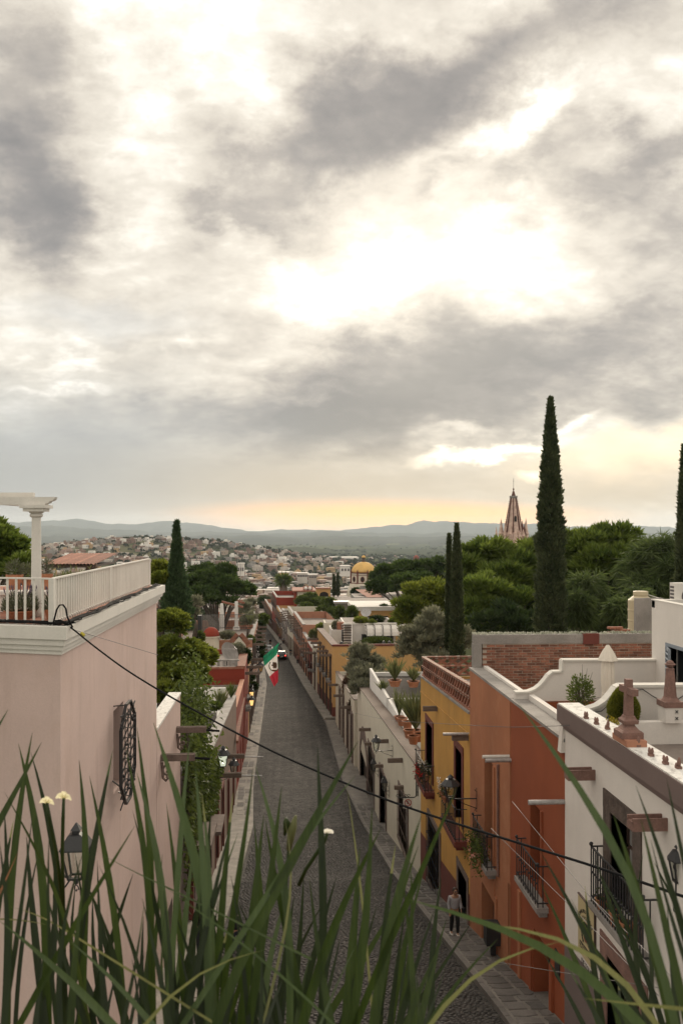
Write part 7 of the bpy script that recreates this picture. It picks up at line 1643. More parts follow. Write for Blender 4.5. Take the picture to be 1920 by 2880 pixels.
def lanterns():
    def R(px, py, wpx, w, h, lab, **k):
        y = yr(wpx); b = PY(px, py, y); lantern(lab, b, h, w, (XR, y, b.z), **k)
    R(1057, 2109, 1104, .38, .92, 'iron street lantern on a long scrolled arm over the arched doorway')
    R(1050, 2166, 1064, .36, .85, 'caged iron lantern beside the arched doorway', cap='sq')
    R(1080, 2222, 1094, .36, .9, 'caged iron lantern on a curled bracket by the narrow dark door', cap='sq')
    R(1266, 2242, 1340, .40, .75, 'black lantern with a wide cap in front of the yellow balcony')
    y = 13.3; b = PY(1906, 2478, y); lantern('black lantern at the right edge beside the big balcony door', b, .62, .22, (XR, y, b.z))
    def Lf(px, py, y, w, h, lab, **k): b = PY(px, py, y); lantern(lab, b, h, w, (wl(y), y, b.z), **k)
    Lf(628, 2154, 38.5, .42, .92, 'pale glowing lantern standing out above the creeper', glass=LITW, bulb=True)
    Lf(658, 2178, 44, .36, .9, 'unlit black lantern just right of the glowing one')
    Lf(708, 1960, 84, .42, .95, 'upper yellow-lit lantern on the far left houses', glass=LIT); Lf(708, 1984, 78, .42, .95, 'lower yellow-lit lantern on the far left houses', glass=LIT)
    Lf(734, 1888, 100, .55, 1.2, 'tall lantern with amber glass behind the flag', glass=mat('amber_glass', (.5, .33, .14), rough=.3, bump=0, var=.1))
    Lf(742, 1826, 150, .5, 1.1, 'small black lantern where the two walkers pass'); b = PD(215, 2466, 12.9); lantern('broad black lantern on the corner of the pink house', b, .82, .36, (-3.6, 13.5, b.z), cap='sq')
    for px, py, y, lab in ((868, 1818, 142, 'dark lantern on the brick-red far house'), (930, 1912, 108, 'black lantern on the orange house front'), (890, 1850, 126, 'lantern at the corner of the crimson house'), (855, 1845, 145, 'lantern above the distant walkers')):
        b = PY(px, py, y); lantern(lab, b, 1.0, .45, (wr(y), y, b.z))
lanterns()
# ---------------------------------------------------------------- signs
def text(body, name, size, loc, rot, m, parent, align='CENTER'):
    cu = bpy.data.curves.new(name, 'FONT'); cu.body = body; cu.size = size; cu.align_x = align; cu.align_y = 'CENTER'; cu.extrude = .002; cu.resolution_u = 2; cu.materials.append(m)
    tmp = bpy.data.objects.new(name, cu); COL.objects.link(tmp); me = bpy.data.meshes.new_from_object(tmp); bpy.data.objects.remove(tmp)
    o = bpy.data.objects.new(name, me); COL.objects.link(o); o.parent = parent; o.location = Vector(loc) - ORG[parent.name]; o.rotation_euler = rot; return o
def signs():
    ink = mat('sign_ink', (.02, .018, .016), var=.1, bump=0); redp = mat('sign_red', (.35, .03, .02), var=.05, bump=0); wb = mat('sign_white', (.70, .68, .63), var=.05, bump=0)
    y = 40.35; a, b = PY(1133, 2246, y), PY(1160, 2273, y); root = thing('no_parking_sign', 'white no-parking sign with a struck red E on a scrolled iron arm', 'sign', ((a.x + b.x) / 2, y, b.z)); cx, cz = (a.x + b.x) / 2, (a.z + b.z) / 2; w = b.x - a.x
    MB().box(a.x, b.x, y - .012, y + .012, b.z, a.z).build('board', wb, root)
    c = Vector((cx, y - .018, cz + w * .08)); r = w * .33
    mb = MB(); mb.tube([c + Vector((r * math.cos(t), 0, r * math.sin(t))) for t in np.linspace(0, 6.283, 25)], .018, 5); mb.bar(c + Vector((-r * .7, 0, r * .7)), c + Vector((r * .7, 0, -r * .7)), .035, .012, up=(0, 1, 0)); mb.build('red_ring', redp, root)
    text('E', 'lettering', r * 1.5, (c.x, y - .016, c.z), (math.pi / 2, 0, 0), ink, root)
    for s in (-1, 1):
        q = Vector((cx + s * w * .24, y - .016, cz - w * .38)); MB().prism([(-.07, -.012), (.02, -.012), (.02, -.04), (.08, 0), (.02, .04), (.02, .012), (-.07, .012)], q, (s, 0, 0), (0, 0, 1), (0, .004, 0)).build('arrow', ink, root)
    z = a.z + .05; mb = MB(); mb.tube([(PY(1118, 2243, y).x, y, z), (PY(1165, 0, y).x, y, z), (PY(1170, 0, y).x, y, z + .06), (PY(1170, 0, y).x, y, PY(0, 2207, y).z)], .03, 8); mb.ball((PY(1170, 0, y).x, y, PY(0, 2205, y).z), .06, 8, 6); mb.bar((XR - .03, y, z + .05), (XR - .03, y, z + .65), .04)
    for zz in (.25, .55): mb.bar((PY(1170, 0, y).x, y, z + zz), (XR, y, z + zz), .03)
    for px in (1117, 1140, 1148): q = Vector((PY(px, 0, y).x, y, z + .08)); mb.tube([q + Vector((.08 * math.cos(t) * (1 - t / 9), 0, .08 * math.sin(t) * (1 - t / 9))) for t in np.linspace(0, 6.5, 14)], .014, 4)
    mb.build('bracket', M['iron'], root)
    # painted shop board on the white house
    y0, y1 = yr(1674), yr(1628); x = XR - .03; bm = mat('cream_sign_board', (.47, .39, .22), var=.08, bump=.1)
    z1, z0 = -7.75, -8.95; root = thing('shop_sign', 'cream shop board with a black wheel emblem on the white house', 'sign', (x, (y0 + y1) / 2, z0))
    MB().box(x, XR + .01, y0, y1, z0, z1).build('board', bm, root); MB().box(x - .012, XR, y0 - .035, y0, z0, z1 + .02).build('edge_trim', M['darkwood'], root); MB().box(x - .01, XR + .02, y0 - .02, y1 + .01, z1, z1 + .03).build('top_trim', M['stone'], root)
    ym = (y0 + y1) / 2; rot = (math.pi / 2, 0, -math.pi / 2)
    def arc(s, R_, size, zc, span):
        for i, ch in enumerate(s):
            t = (i / (len(s) - 1) - .5) * span; q = (x - .006, ym - R_ * math.sin(t), zc + R_ * math.cos(t))
            if ch != ' ': text(ch, 'lettering', size, q, (math.pi / 2, t, -math.pi / 2), ink, root)
    arc('OVALADO DE LAS', .47, .105, -8.42, 1.75); arc('BICICLETAS', .36, .10, -8.44, 1.65)
    mb = MB(); c = Vector((x - .008, ym, -8.42)); r = .235
    for k in range(22):
        t = -.75 + k * 4.65 / 21; t2 = t + .19; mb.bar(c + Vector((0, -r * math.cos(t), r * math.sin(t))), c + Vector((0, -r * math.cos(t2), r * math.sin(t2))), .06 if k % 2 else .045, .01, up=(1, 0, 0))
    mb.build('wheel_emblem', ink, root); mb = MB()
    for k in range(9): t = .2 + k * .35; mb.bar(c + Vector((.002, 0, -.05)), c + Vector((.002, -.17 * math.cos(t), -.05 + .17 * math.sin(t))), .008, .006)
    mb.build('spokes', M['ochre'], root); mb = MB()
    for k in range(7): t = k * .9; mb.obox(c + Vector((-.003, -.06 * math.cos(t), -.06 + .05 * math.sin(t))), (.003, 0, 0), (0, .035, 0), (0, 0, .03))
    mb.build('red_figure', mat('faded_red_print', (.30, .10, .07), bump=0), root)
    MB().box(x - .008, x, y0 + .12, y1 - .12, -8.80, -8.67).build('black_banner', ink, root); text('ZAGUARRO', 'lettering', .13, (x - .014, ym, -8.735), rot, bm, root); text('DE TOURS', 'lettering', .15, (XR - .012, ym - .02, z0 - .14), rot, ink, root)
    # meter box on the terracotta house corner
    y = yr(1402); tag(MB().box(XR - .42, XR, y - .22, y + .18, -12.15, -11.6).box(XR - .44, XR + .0, y - .24, y + .2, -11.6, -11.55).box(XR - .25, XR - .1, y - .05, y + .05, -12.5, -12.15).build('meter_box', M['iron']), 'black metal meter box low on the terracotta wall', 'box')
signs()
# ---------------------------------------------------------------- balcony flowers
def balcony_flowers():
    wht = leafmat('white_petals', (.55, .48, .42), (.75, .70, .62), .2); rd = leafmat('red_petals', (.30, .015, .015), (.45, .03, .03), .2); pk = leafmat('pink_petals', (.5, .22, .18), (.7, .4, .33), .2)
    def fl(lab, X, y0, y1, z0, z1, n, fm, nf, drop=0.0):
        root = thing('flower_box', lab, 'flowers', (X, (y0 + y1) / 2, z0)); P = np.stack([X + RNG.normal(0, .12, n), RNG.uniform(y0, y1, n), RNG.uniform(z0, z1, n) - drop * RNG.random(n) ** 2], 1)
        leaves('foliage', P, rdir(n), .09, .05, L_['dark' if fm is not pk else 'shrub'], root)
        c = np.stack([X - .1 + RNG.normal(0, .12, nf), RNG.uniform(y0, y1, nf), RNG.uniform((z0 + z1) / 2, z1 + .12, nf) - (drop * .6 if drop else 0)], 1); k = np.repeat(np.arange(nf), 9); leaves('blossoms', c[k] + RNG.normal(0, .03, (len(k), 3)), rdir(len(k)), .07, .06, fm, root)
        for i in range(3): yy = y0 + (y1 - y0) * (i + .5) / 3; MB().lathe([(.08, 0), (.12, .2), (.13, .2)], (X, yy, z0 - .12), 10).build('pot', M['terracotta'], root)
    za = zr(1208, 2205); fl('white roses in pots on the upper yellow-house balcony', XR - .25, 36.0, 37.2, za + .55, za + 1.05, 260, wht, 12); fl('red geraniums in pots on the upper yellow-house balcony', XR - .34, 36.4, 38.3, za + .2, za + .6, 260, rd, 14)
    zb = zr(1292, 2332); fl('white roses climbing by the lower yellow-house balcony', XR - .4, 31.0, 32.0, zb + .9, zb + 1.35, 160, wht, 12)
    zc = zr(1372, 2412); fl('bushy pink-flowered plant spilling from the terracotta balcony', XR - .32, 25.5, 27.2, zc + .0, zc + .75, 1100, pk, 7, .5)
    c = Vector((XR - .2, 14.25, -7.3)); mb = MB(); mb.tube([c + Vector((0, .11, .05)), c + Vector((0, 0, .08)), c + Vector((0, -.09, .16))], [.02, .075, .04], 8); mb.ball(c + Vector((0, -.1, .2)), .045, 8, 6); mb.tube([c + Vector((0, -.14, .2)), c + Vector((0, -.17, .19))], [.015, .003], 5); tag(mb.build('ceramic_dove', M['trim'], None, smooth=True), 'white ceramic dove on the near end of the big balcony', 'ornament')
    for i, (y, h, lab) in enumerate(((16.1, .2, 'clay pot with a seedling at the far end of the big balcony'), (15.4, .26, 'clay pot in the middle of the big balcony'), (14.9, .3, 'orange clay pot by the big balcony door'))):
        root = thing('flower_pot', lab, 'flower pot', (XR - .17, y, -7.3), 'clay pots on the big balcony'); pot(root, Vector((XR - .17, y, -7.3)), .12, h); P = np.array((XR - .17, y, -7.3 + h)) + RNG.normal(size=(40, 3)) * .07; leaves('foliage', P, rdir(40) + np.array([0, 0, .6]), .09, .04, L_['shrub'], root)
balcony_flowers()
# ---------------------------------------------------------------- flag
def clothmat(name, c):
    m = mat(name, c, var=.08, bump=0, rough=.85); t = m.node_tree; pb = next(n for n in t.nodes if n.type == 'BSDF_PRINCIPLED'); o = next(n for n in t.nodes if n.type == 'OUTPUT_MATERIAL')
    tr = t.nodes.new('ShaderNodeBsdfTranslucent'); tr.inputs[0].default_value = (*[min(.9, q * 1.25) for q in c], 1); mx = t.nodes.new('ShaderNodeMixShader'); mx.inputs[0].default_value = .45
    t.links.new(pb.outputs[0], mx.inputs[1]); t.links.new(tr.outputs[0], mx.inputs[2]); t.links.new(mx.outputs[0], o.inputs[0]); return m
def flag():
    b = PD(706, 1885, 92); e = PD(790, 1811, 89); root = thing('flag', 'green, white and red flag hanging from a slanted pole over the street', 'flag', b)
    MB().tube([b - (e - b).normalized() * .6, e], [.06, .04], 8).ball(e, .09, 8, 6).build('pole', M['iron'], root)
    Lx = [(741, 1846), (741, 1858), (744, 1873), (751, 1889), (758, 1903), (765, 1919), (771, 1931)]; Rx = [(786.5, 1806), (781, 1822), (779.5, 1839), (781, 1862), (782, 1880), (782.5, 1900), (782, 1917)]
    nu, nv = 22, 30
    def pt(u, v):
        i = v * 6; a = np.array([np.interp(i, range(7), [p[k] for p in Lx]) for k in (0, 1)]); c = np.array([np.interp(i, range(7), [p[k] for p in Rx]) for k in (0, 1)]); q = a + (c - a) * u; t = 90.5 - 1.6 * u + .16 * math.sin(u * 15 + v * 2.2) + .1 * math.sin(u * 27 - v * 3) * (.3 + v)
        return PD(q[0], q[1], t)
    for (v0, v1), nm, c in (((0, .335), 'green_band', (.018, .19, .10)), ((.335, .665), 'white_band', (.66, .63, .60)), ((.665, 1), 'red_band', (.42, .035, .055))):
        vv = []; ff = []; m = 10
        for j in range(m + 1):
            for i in range(nu + 1): vv.append(tuple(pt(i / nu, v0 + (v1 - v0) * j / m)))
        for j in range(m):
            for i in range(nu): a = j * (nu + 1) + i; ff.append((a, a + 1, a + nu + 2, a + nu + 1))
        MB().idx(vv, ff).build(nm, clothmat('flag_' + nm, c), root, smooth=True)
    br = mat('emblem_brown', (.10, .055, .03), var=.2, bump=0); gr = mat('emblem_green', (.06, .09, .04), bump=0)
    c = Vector(pt(.66, .50)); N_ = Vector((0, -.28, 0)); s = 90 / F
    mb = MB(); P = [c + N_ + RT * (13.5 * s * math.cos(t)) + UP * (15 * s * math.sin(t)) for t in np.linspace(-3.9, .75, 26)]; mb.tube(P, .05, 4); mb.build('wreath', gr, root)
    ea = [(-4, 9), (-1, 11), (1, 9), (5, 10), (8, 5), (8, -3), (5, -8), (2, -6), (0, -9), (-2, -5), (-4, -6), (-3, -1), (-7, 0), (-8, 3), (-4, 3)]
    MB().prism([(i * s, j * s) for i, j in ea], c + N_, RT, UP, Vector((0, .04, 0))).build('eagle', br, root)
    MB().obox(c + N_ - UP * 12.5 * s, RT * 5 * s, Vector((0, .02, 0)), UP * 1.2 * s).build('ribbon', M['red'], root)
flag()
# ---------------------------------------------------------------- car
def car():
    y0 = 163.0; x0 = -1.15; z0 = zs(y0 + 2) + .02; root = thing('car', 'black estate car with lit tail lights driving away down the street', 'car', (x0, y0 + 2.2, z0))
    paint = mat('black_car_paint', (.012, .012, .014), rough=.25, var=.05, bump=0, fine=0, spec=.6)
    def sec(y, w, zb, zt, k=.94): return [(x0 - w, y0 + y, z0 + zb), (x0 + w, y0 + y, z0 + zb), (x0 + w, y0 + y, z0 + (zb + zt) / 2), (x0 + w * k, y0 + y, z0 + zt), (x0 - w * k, y0 + y, z0 + zt), (x0 - w, y0 + y, z0 + (zb + zt) / 2)]
    def loft(secs):
        mb = MB(); v = [p for s in secs for p in s]; n = 6
        f = [(i * n + k, i * n + (k + 1) % n, (i + 1) * n + (k + 1) % n, (i + 1) * n + k) for i in range(len(secs) - 1) for k in range(n)] + [tuple(range(n))[::-1], tuple(range((len(secs) - 1) * n, len(secs) * n))]
        return mb.idx(v, f)
    loft([sec(0, .84, .38, .85), sec(.12, .90, .3, .98), sec(1.2, .92, .28, 1.0), sec(3.1, .92, .28, .98), sec(4.1, .88, .3, .85), sec(4.45, .78, .38, .7)]).build('body', paint, root)
    loft([sec(.22, .80, .98, 1.05, 1), sec(.55, .76, .99, 1.55, .86), sec(1.6, .76, .99, 1.62, .86), sec(2.4, .76, .99, 1.56, .86), sec(3.3, .78, .96, 1.0, 1)]).build('cabin', paint, root)
    MB().idx([(x0 - .66, y0 + .24, z0 + 1.08), (x0 + .66, y0 + .24, z0 + 1.08), (x0 + .58, y0 + .5, z0 + 1.48), (x0 - .58, y0 + .5, z0 + 1.48)], [(0, 1, 2, 3)]).build('rear_window', M['glass'], root)
    MB().box(x0 - .9, x0 + .9, y0 - .05, y0 + .1, z0 + .35, z0 + .5).build('bumper', M['iron'], root)
    MB().box(x0 - .25, x0 + .25, y0 - .03, y0, z0 + .62, z0 + .76).build('number_plate', M['trim'], root)
    for s in (-1, 1):
        MB().box(x0 + s * .70 - .13, x0 + s * .70 + .13, y0 - .015, y0 + .1, z0 + .78, z0 + .95).build('tail_light', glow('tail_light', (1, .06, .04), 1.6), root)
        for yy in (.8, 3.5):
            w = MB().tube([(x0 + s * .74, y0 + yy, z0 + .32), (x0 + s * .94, y0 + yy, z0 + .32)], .33, 16).build('wheel', M['black'], root); MB().tube([(x0 + s * .93, y0 + yy, z0 + .32), (x0 + s * .95, y0 + yy, z0 + .32)], .2, 12).build('rim', M['metal'], w)
        MB().box(x0 + s * .93, x0 + s * 1.08, y0 + 2.9, y0 + 3.0, z0 + 1.0, z0 + 1.13).build('mirror', paint, root)
    # parked white car glimpsed behind the flag
    x0 = -4.0; y0 = 178; z0 = zs(180)
    root = thing('parked_car', 'pale car parked at the left kerb behind the flag', 'car', (x0, y0 + 2, z0)); pw = mat('pale_car_paint', (.5, .5, .5), rough=.3, var=.05, bump=0)
    globals()['x0'] = x0
    def sec2(y, w, zb, zt, k=.94): return [(x0 - w, y0 + y, z0 + zb), (x0 + w, y0 + y, z0 + zb), (x0 + w, y0 + y, z0 + (zb + zt) / 2), (x0 + w * k, y0 + y, z0 + zt), (x0 - w * k, y0 + y, z0 + zt), (x0 - w, y0 + y, z0 + (zb + zt) / 2)]
    loft([sec2(0, .8, .35, .85), sec2(.3, .86, .28, .95), sec2(3.2, .86, .28, .95), sec2(4.2, .76, .35, .7)]).build('body', pw, root); loft([sec2(.4, .76, .95, 1.0, 1), sec2(.9, .7, .95, 1.45, .86), sec2(2.3, .7, .95, 1.45, .86), sec2(3.1, .74, .93, .98, 1)]).build('cabin', M['glass'], root)
    for s in (-1, 1):
        for yy in (.8, 3.3): MB().tube([(x0 + s * .7, y0 + yy, z0 + .3), (x0 + s * .88, y0 + yy, z0 + .3)], .3, 14).build('wheel', M['black'], root)
car()
# ---------------------------------------------------------------- people
SK = mat('skin', (.36, .20, .13), var=.06, rough=.6, bump=0)
def skin(name, verts, edges, rad, m, parent, sub=1, rootv=0, **pr):
    o3 = ORG[parent.name] if parent is not None else None
    me = bpy.data.meshes.new(name); me.from_pydata([tuple(Vector(v) - o3) for v in verts], edges, []); me.materials.append(m)
    o = bpy.data.objects.new(name, me); COL.objects.link(o); o.parent = parent; ORG[o.name] = o3
    md = o.modifiers.new('skin', 'SKIN'); md.use_smooth_shade = True
    for i, r in enumerate(rad):
        r = r if isinstance(r, tuple) else (r, r); me.skin_vertices[0].data[i].radius = r; me.skin_vertices[0].data[i].use_root = (i == rootv)
    s = o.modifiers.new('sub', 'SUBSURF'); s.levels = sub; s.render_levels = sub
    for k, v in pr.items(): o[k] = v
    return o
def person(label, foot, h, face, top, legs, hair, step=.12, arm=(.05, .05), longhair=False, bag=None, glasses=False, detail=True, shoes=None, lean=0.0, loosetop=1.0, group=None):
    """foot: ground point between the feet; face: heading angle, 0 = towards -y (the camera)"""
    k = h / 1.68; root = thing('person', label, 'person', foot, group); B = Vector(foot); cf, sf = math.cos(face), math.sin(face)
    def P(r, f, u): return B + Vector((-r * cf + f * -sf, -r * -sf * -1 * 0 + (-r * sf) * 0, 0)) * 0 + Vector((r * cf + f * sf, r * sf * -1 * -1 - f * cf, u)) * k
    hp = [(.0, 0, .93), (0, .01, 1.10), (0, .02 + lean * .4, 1.28), (0, .02 + lean * .7, 1.38), (0, .03 + lean, 1.45), (0, .05 + lean, 1.53), (0, .05 + lean, 1.62)]
    v = [P(*a) for a in hp]; ed = [(i, i + 1) for i in range(6)]; r = [(.14, .10), (.12, .085), (.15, .10), (.09, .07), (.05, .05), (.075, .088), (.062, .075)]
    def chain(start, pts, rr):
        n = len(v); 
        for i, p in enumerate(pts): v.append(P(*p)); ed.append((start if i == 0 else n + i - 1, n + i))
        r.extend(rr); return n + len(pts) - 1
    armp = {}
    for s in (-1, 1):
        f = arm[0 if s < 0 else 1]
        sh = (s * .17, lean * .6, 1.36); el = (s * .22, f * .3 - .02, 1.10); wr_ = (s * .21, f * 1.6 + .05, .90); armp[s] = (sh, el, wr_)
        w_ = chain(3, [sh, el, wr_], [.052, .040, .028])
        pl = chain(w_, [(s * .21, f * 1.75 + .06, .83)], [(.034, .020)])
        if detail:
            for q in range(4): chain(pl, [(s * .21 + (q - 1.5) * .017 * 1.0, f * 1.8 + .075, .775 - (.006 if q in (0, 3) else -.004)), (s * .21 + (q - 1.5) * .018, f * 1.8 + .095, .735 + (.012 if q in (0, 3) else 0))], [.0095, .008])
            chain(w_, [(s * .18, f * 1.75 + .10, .845), (s * .175, f * 1.8 + .12, .80)], [.011, .009])
        st = step * s; kn = (s * .09, st * .55 + .04, .50); an = (s * .085, st, .08 if st >= 0 else .10)
        chain(0, [(s * .095, 0, .86), kn, an, (s * .095, st + .13, .04)], [.085, .058, .04, (.04, .032)])
    skin('body', v, ed, [tuple(q * k for q in (x if isinstance(x, tuple) else (x, x))) for x in r], SK, root, 2 if detail else 1)
    # clothes follow the same joints, a little wider
    v2 = [P(0, 0, .90), P(*hp[1]), P(*hp[2]), P(*hp[3])]; e2 = [(0, 1), (1, 2), (2, 3)]; r2 = [(.165, .125), (.145, .11), (.172, .122), (.10, .085)]
    for s in (-1, 1):
        sh, el, w_ = armp[s]; n = len(v2); e = Vector(el); ww = Vector(w_); v2 += [P(*sh), P(*el), P(*(e + (ww - e) * .85))]; e2 += [(3, n), (n, n + 1), (n + 1, n + 2)]; r2 += [.068, .056, .046]
    skin('top', v2, e2, [tuple(q * k * loosetop for q in (x if isinstance(x, tuple) else (x, x))) for x in r2], top, root, 2 if detail else 1)
    v3 = [P(0, 0, .95), P(0, 0, .88)]; e3 = [(0, 1)]; r3 = [(.15, .115), (.15, .12)]
    for s in (-1, 1):
        st = step * s; n = len(v3); v3 += [P(s * .095, 0, .82), P(s * .09, st * .55 + .04, .50), P(s * .085, st, .10)]; e3 += [(1, n), (n, n + 1), (n + 1, n + 2)]; r3 += [.10, .075, .062]
    skin('trousers', v3, e3, [tuple(q * k for q in (x if isinstance(x, tuple) else (x, x))) for x in r3], legs, root, 2 if detail else 1)
    for s in (-1, 1):
        st = step * s; a = P(s * .088, st - .05, .04); b = P(s * .095, st + .17, .03); MB().tube([a, (a + b) / 2 + Vector((0, 0, .012)), b], [.045 * k, .05 * k, .03 * k], 8).build('shoe', shoes or M['trim'], root, smooth=True)
    hc = P(0, .035 + lean, 1.60); mb = MB(); mb.ball(hc, .098 * k, 14, 9, 1.12); 
    if longhair: mb.tube([P(0, -.05 + lean, 1.62), P(0, -.09 + lean, 1.45), P(.03, -.10 + lean * .6, 1.22)], [.085 * k, .09 * k, .03 * k], 9)
    mb.build('hair', hair, root, smooth=True)
    # the face sits in front of the hair
    fc = P(0, .088 + lean, 1.57); MB().ball(fc, .074 * k, 14, 9, 1.28).build('face', SK, root, smooth=True)
    nose = P(0, .165 + lean, 1.565); MB().tube([P(0, .155 + lean, 1.60), nose, P(0, .150 + lean, 1.548)], [.008 * k, .015 * k, .008 * k], 6).build('nose', SK, root)
    MB().bar(P(-.028, .150 + lean, 1.52), P(.028, .150 + lean, 1.52), .012 * k, .014 * k).build('mouth', M['maroon'], root)
    for s in (-1, 1):
        MB().ball(P(s * .031, .150 + lean, 1.60), .026 * k if glasses else .011 * k, 8, 6).build('sunglass_lens' if glasses else 'eye', M['iron'], root); MB().ball(P(s * .078, .06 + lean, 1.585), .02 * k, 6, 5).build('ear', SK, root)
    if bag: 
        c = P(.27, .04, .86); MB().obox(c, Vector((cf, sf, 0)) * .06 * k, Vector((sf, -cf, 0)) * .15 * k, (0, 0, .13 * k)).tube([c + Vector((0, 0, .12 * k)), P(.25, 0, 1.12), c + Vector((0, 0, .12 * k))], .012, 5).build('bag', bag, root)
    return root
def hit(px, py, off=.12):
    lo, hi = 5.0, 320.0
    for _ in range(60):
        m = (lo + hi) / 2; p = PD(px, py, m)
        if p.z > zs(p.y) + off: lo = m
        else: hi = m
    p = PD(px, py, lo); return p, lo
def people():
    dk = mat('black_cloth', (.014, .013, .014), var=.2, bump=0); gy = mat('pale_grey_knit', (.36, .345, .36), var=.08, bump=.1, bscale=150); hr = mat('dark_brown_hair', (.035, .020, .014), var=.2, rough=.5, bump=.2, bscale=200); jean = mat('dark_jeans', (.028, .032, .045), var=.2, bump=0); rd = mat('rose_cloth', (.28, .12, .10), var=.15, bump=0)
    p, t = hit(1277, 2630, .14); person('woman in a pale grey top and sunglasses walking up the right pavement', p, 134 / F * t, .15, gy, dk, hr, .10, (.03, .06), False, dk, True, True, M['trim'], .02, 1.08)
    p, t = hit(566, 2695, .12); person('dark-haired woman in black walking down the left pavement', p, 158 / F * t, math.pi, dk, jean, hr, .12, (.04, .08), True, None, False, True, dk)
    p, t = hit(664, 2680, .0); person('person in a black t-shirt bending at the left kerb', p, 118 / F * t, math.pi + .3, dk, jean, hr, .05, (.1, .1), False, None, False, True, dk, .22, 1.1)
    G = 'people far down the street'
    for px, py, hpx, f, tp, lg, lab in ((760, 1818, 22, math.pi, dk, dk, 'dark figure walking in the middle of the far road'), (837, 1868, 27, 0, rd, jean, 'walker in a pinkish top beside the red doors'), (843, 1866, 26, 0, dk, jean, 'walker in black next to the one in pinkish top'), (817, 1845, 22, 0, jean, dk, 'walker on the pavement right of the black car'), (796, 1812, 22, 0, gy, jean, 'far walker in a pale top on the right pavement'), (786, 1800, 20, 0, rd, dk, 'farthest walker on the right pavement by the bend')):
        p, t = hit(px, py, .05); person(lab, p, min(1.78, hpx / F * t), f, tp, lg, hr, .14, (.03, .06), False, None, False, False, dk, 0, 1.05, G)
    # motorcycle at the left kerb
    p, t = hit(746, 1830, .05); root = thing('motorcycle', 'small dark motorcycle standing at the far left kerb', 'motorcycle', p)
    for dy in (-.6, .6): MB().tube([(p.x - .05, p.y + dy, p.z + .3), (p.x + .05, p.y + dy, p.z + .3)], .3, 14).build('wheel', M['black'], root)
    MB().tube([(p.x, p.y - .6, p.z + .3), (p.x, p.y - .2, p.z + .75), (p.x, p.y + .5, p.z + .8), (p.x, p.y + .6, p.z + .3)], [.05, .16, .14, .05], 8).build('frame', M['iron'], root); MB().tube([(p.x - .35, p.y + .45, p.z + 1.0), (p.x + .35, p.y + .45, p.z + 1.0)], .025, 6).build('handlebar', M['iron'], root); MB().obox((p.x, p.y - .25, p.z + .85), (.14, 0, 0), (0, .35, 0), (0, 0, .05)).build('saddle', M['black'], root)
people()
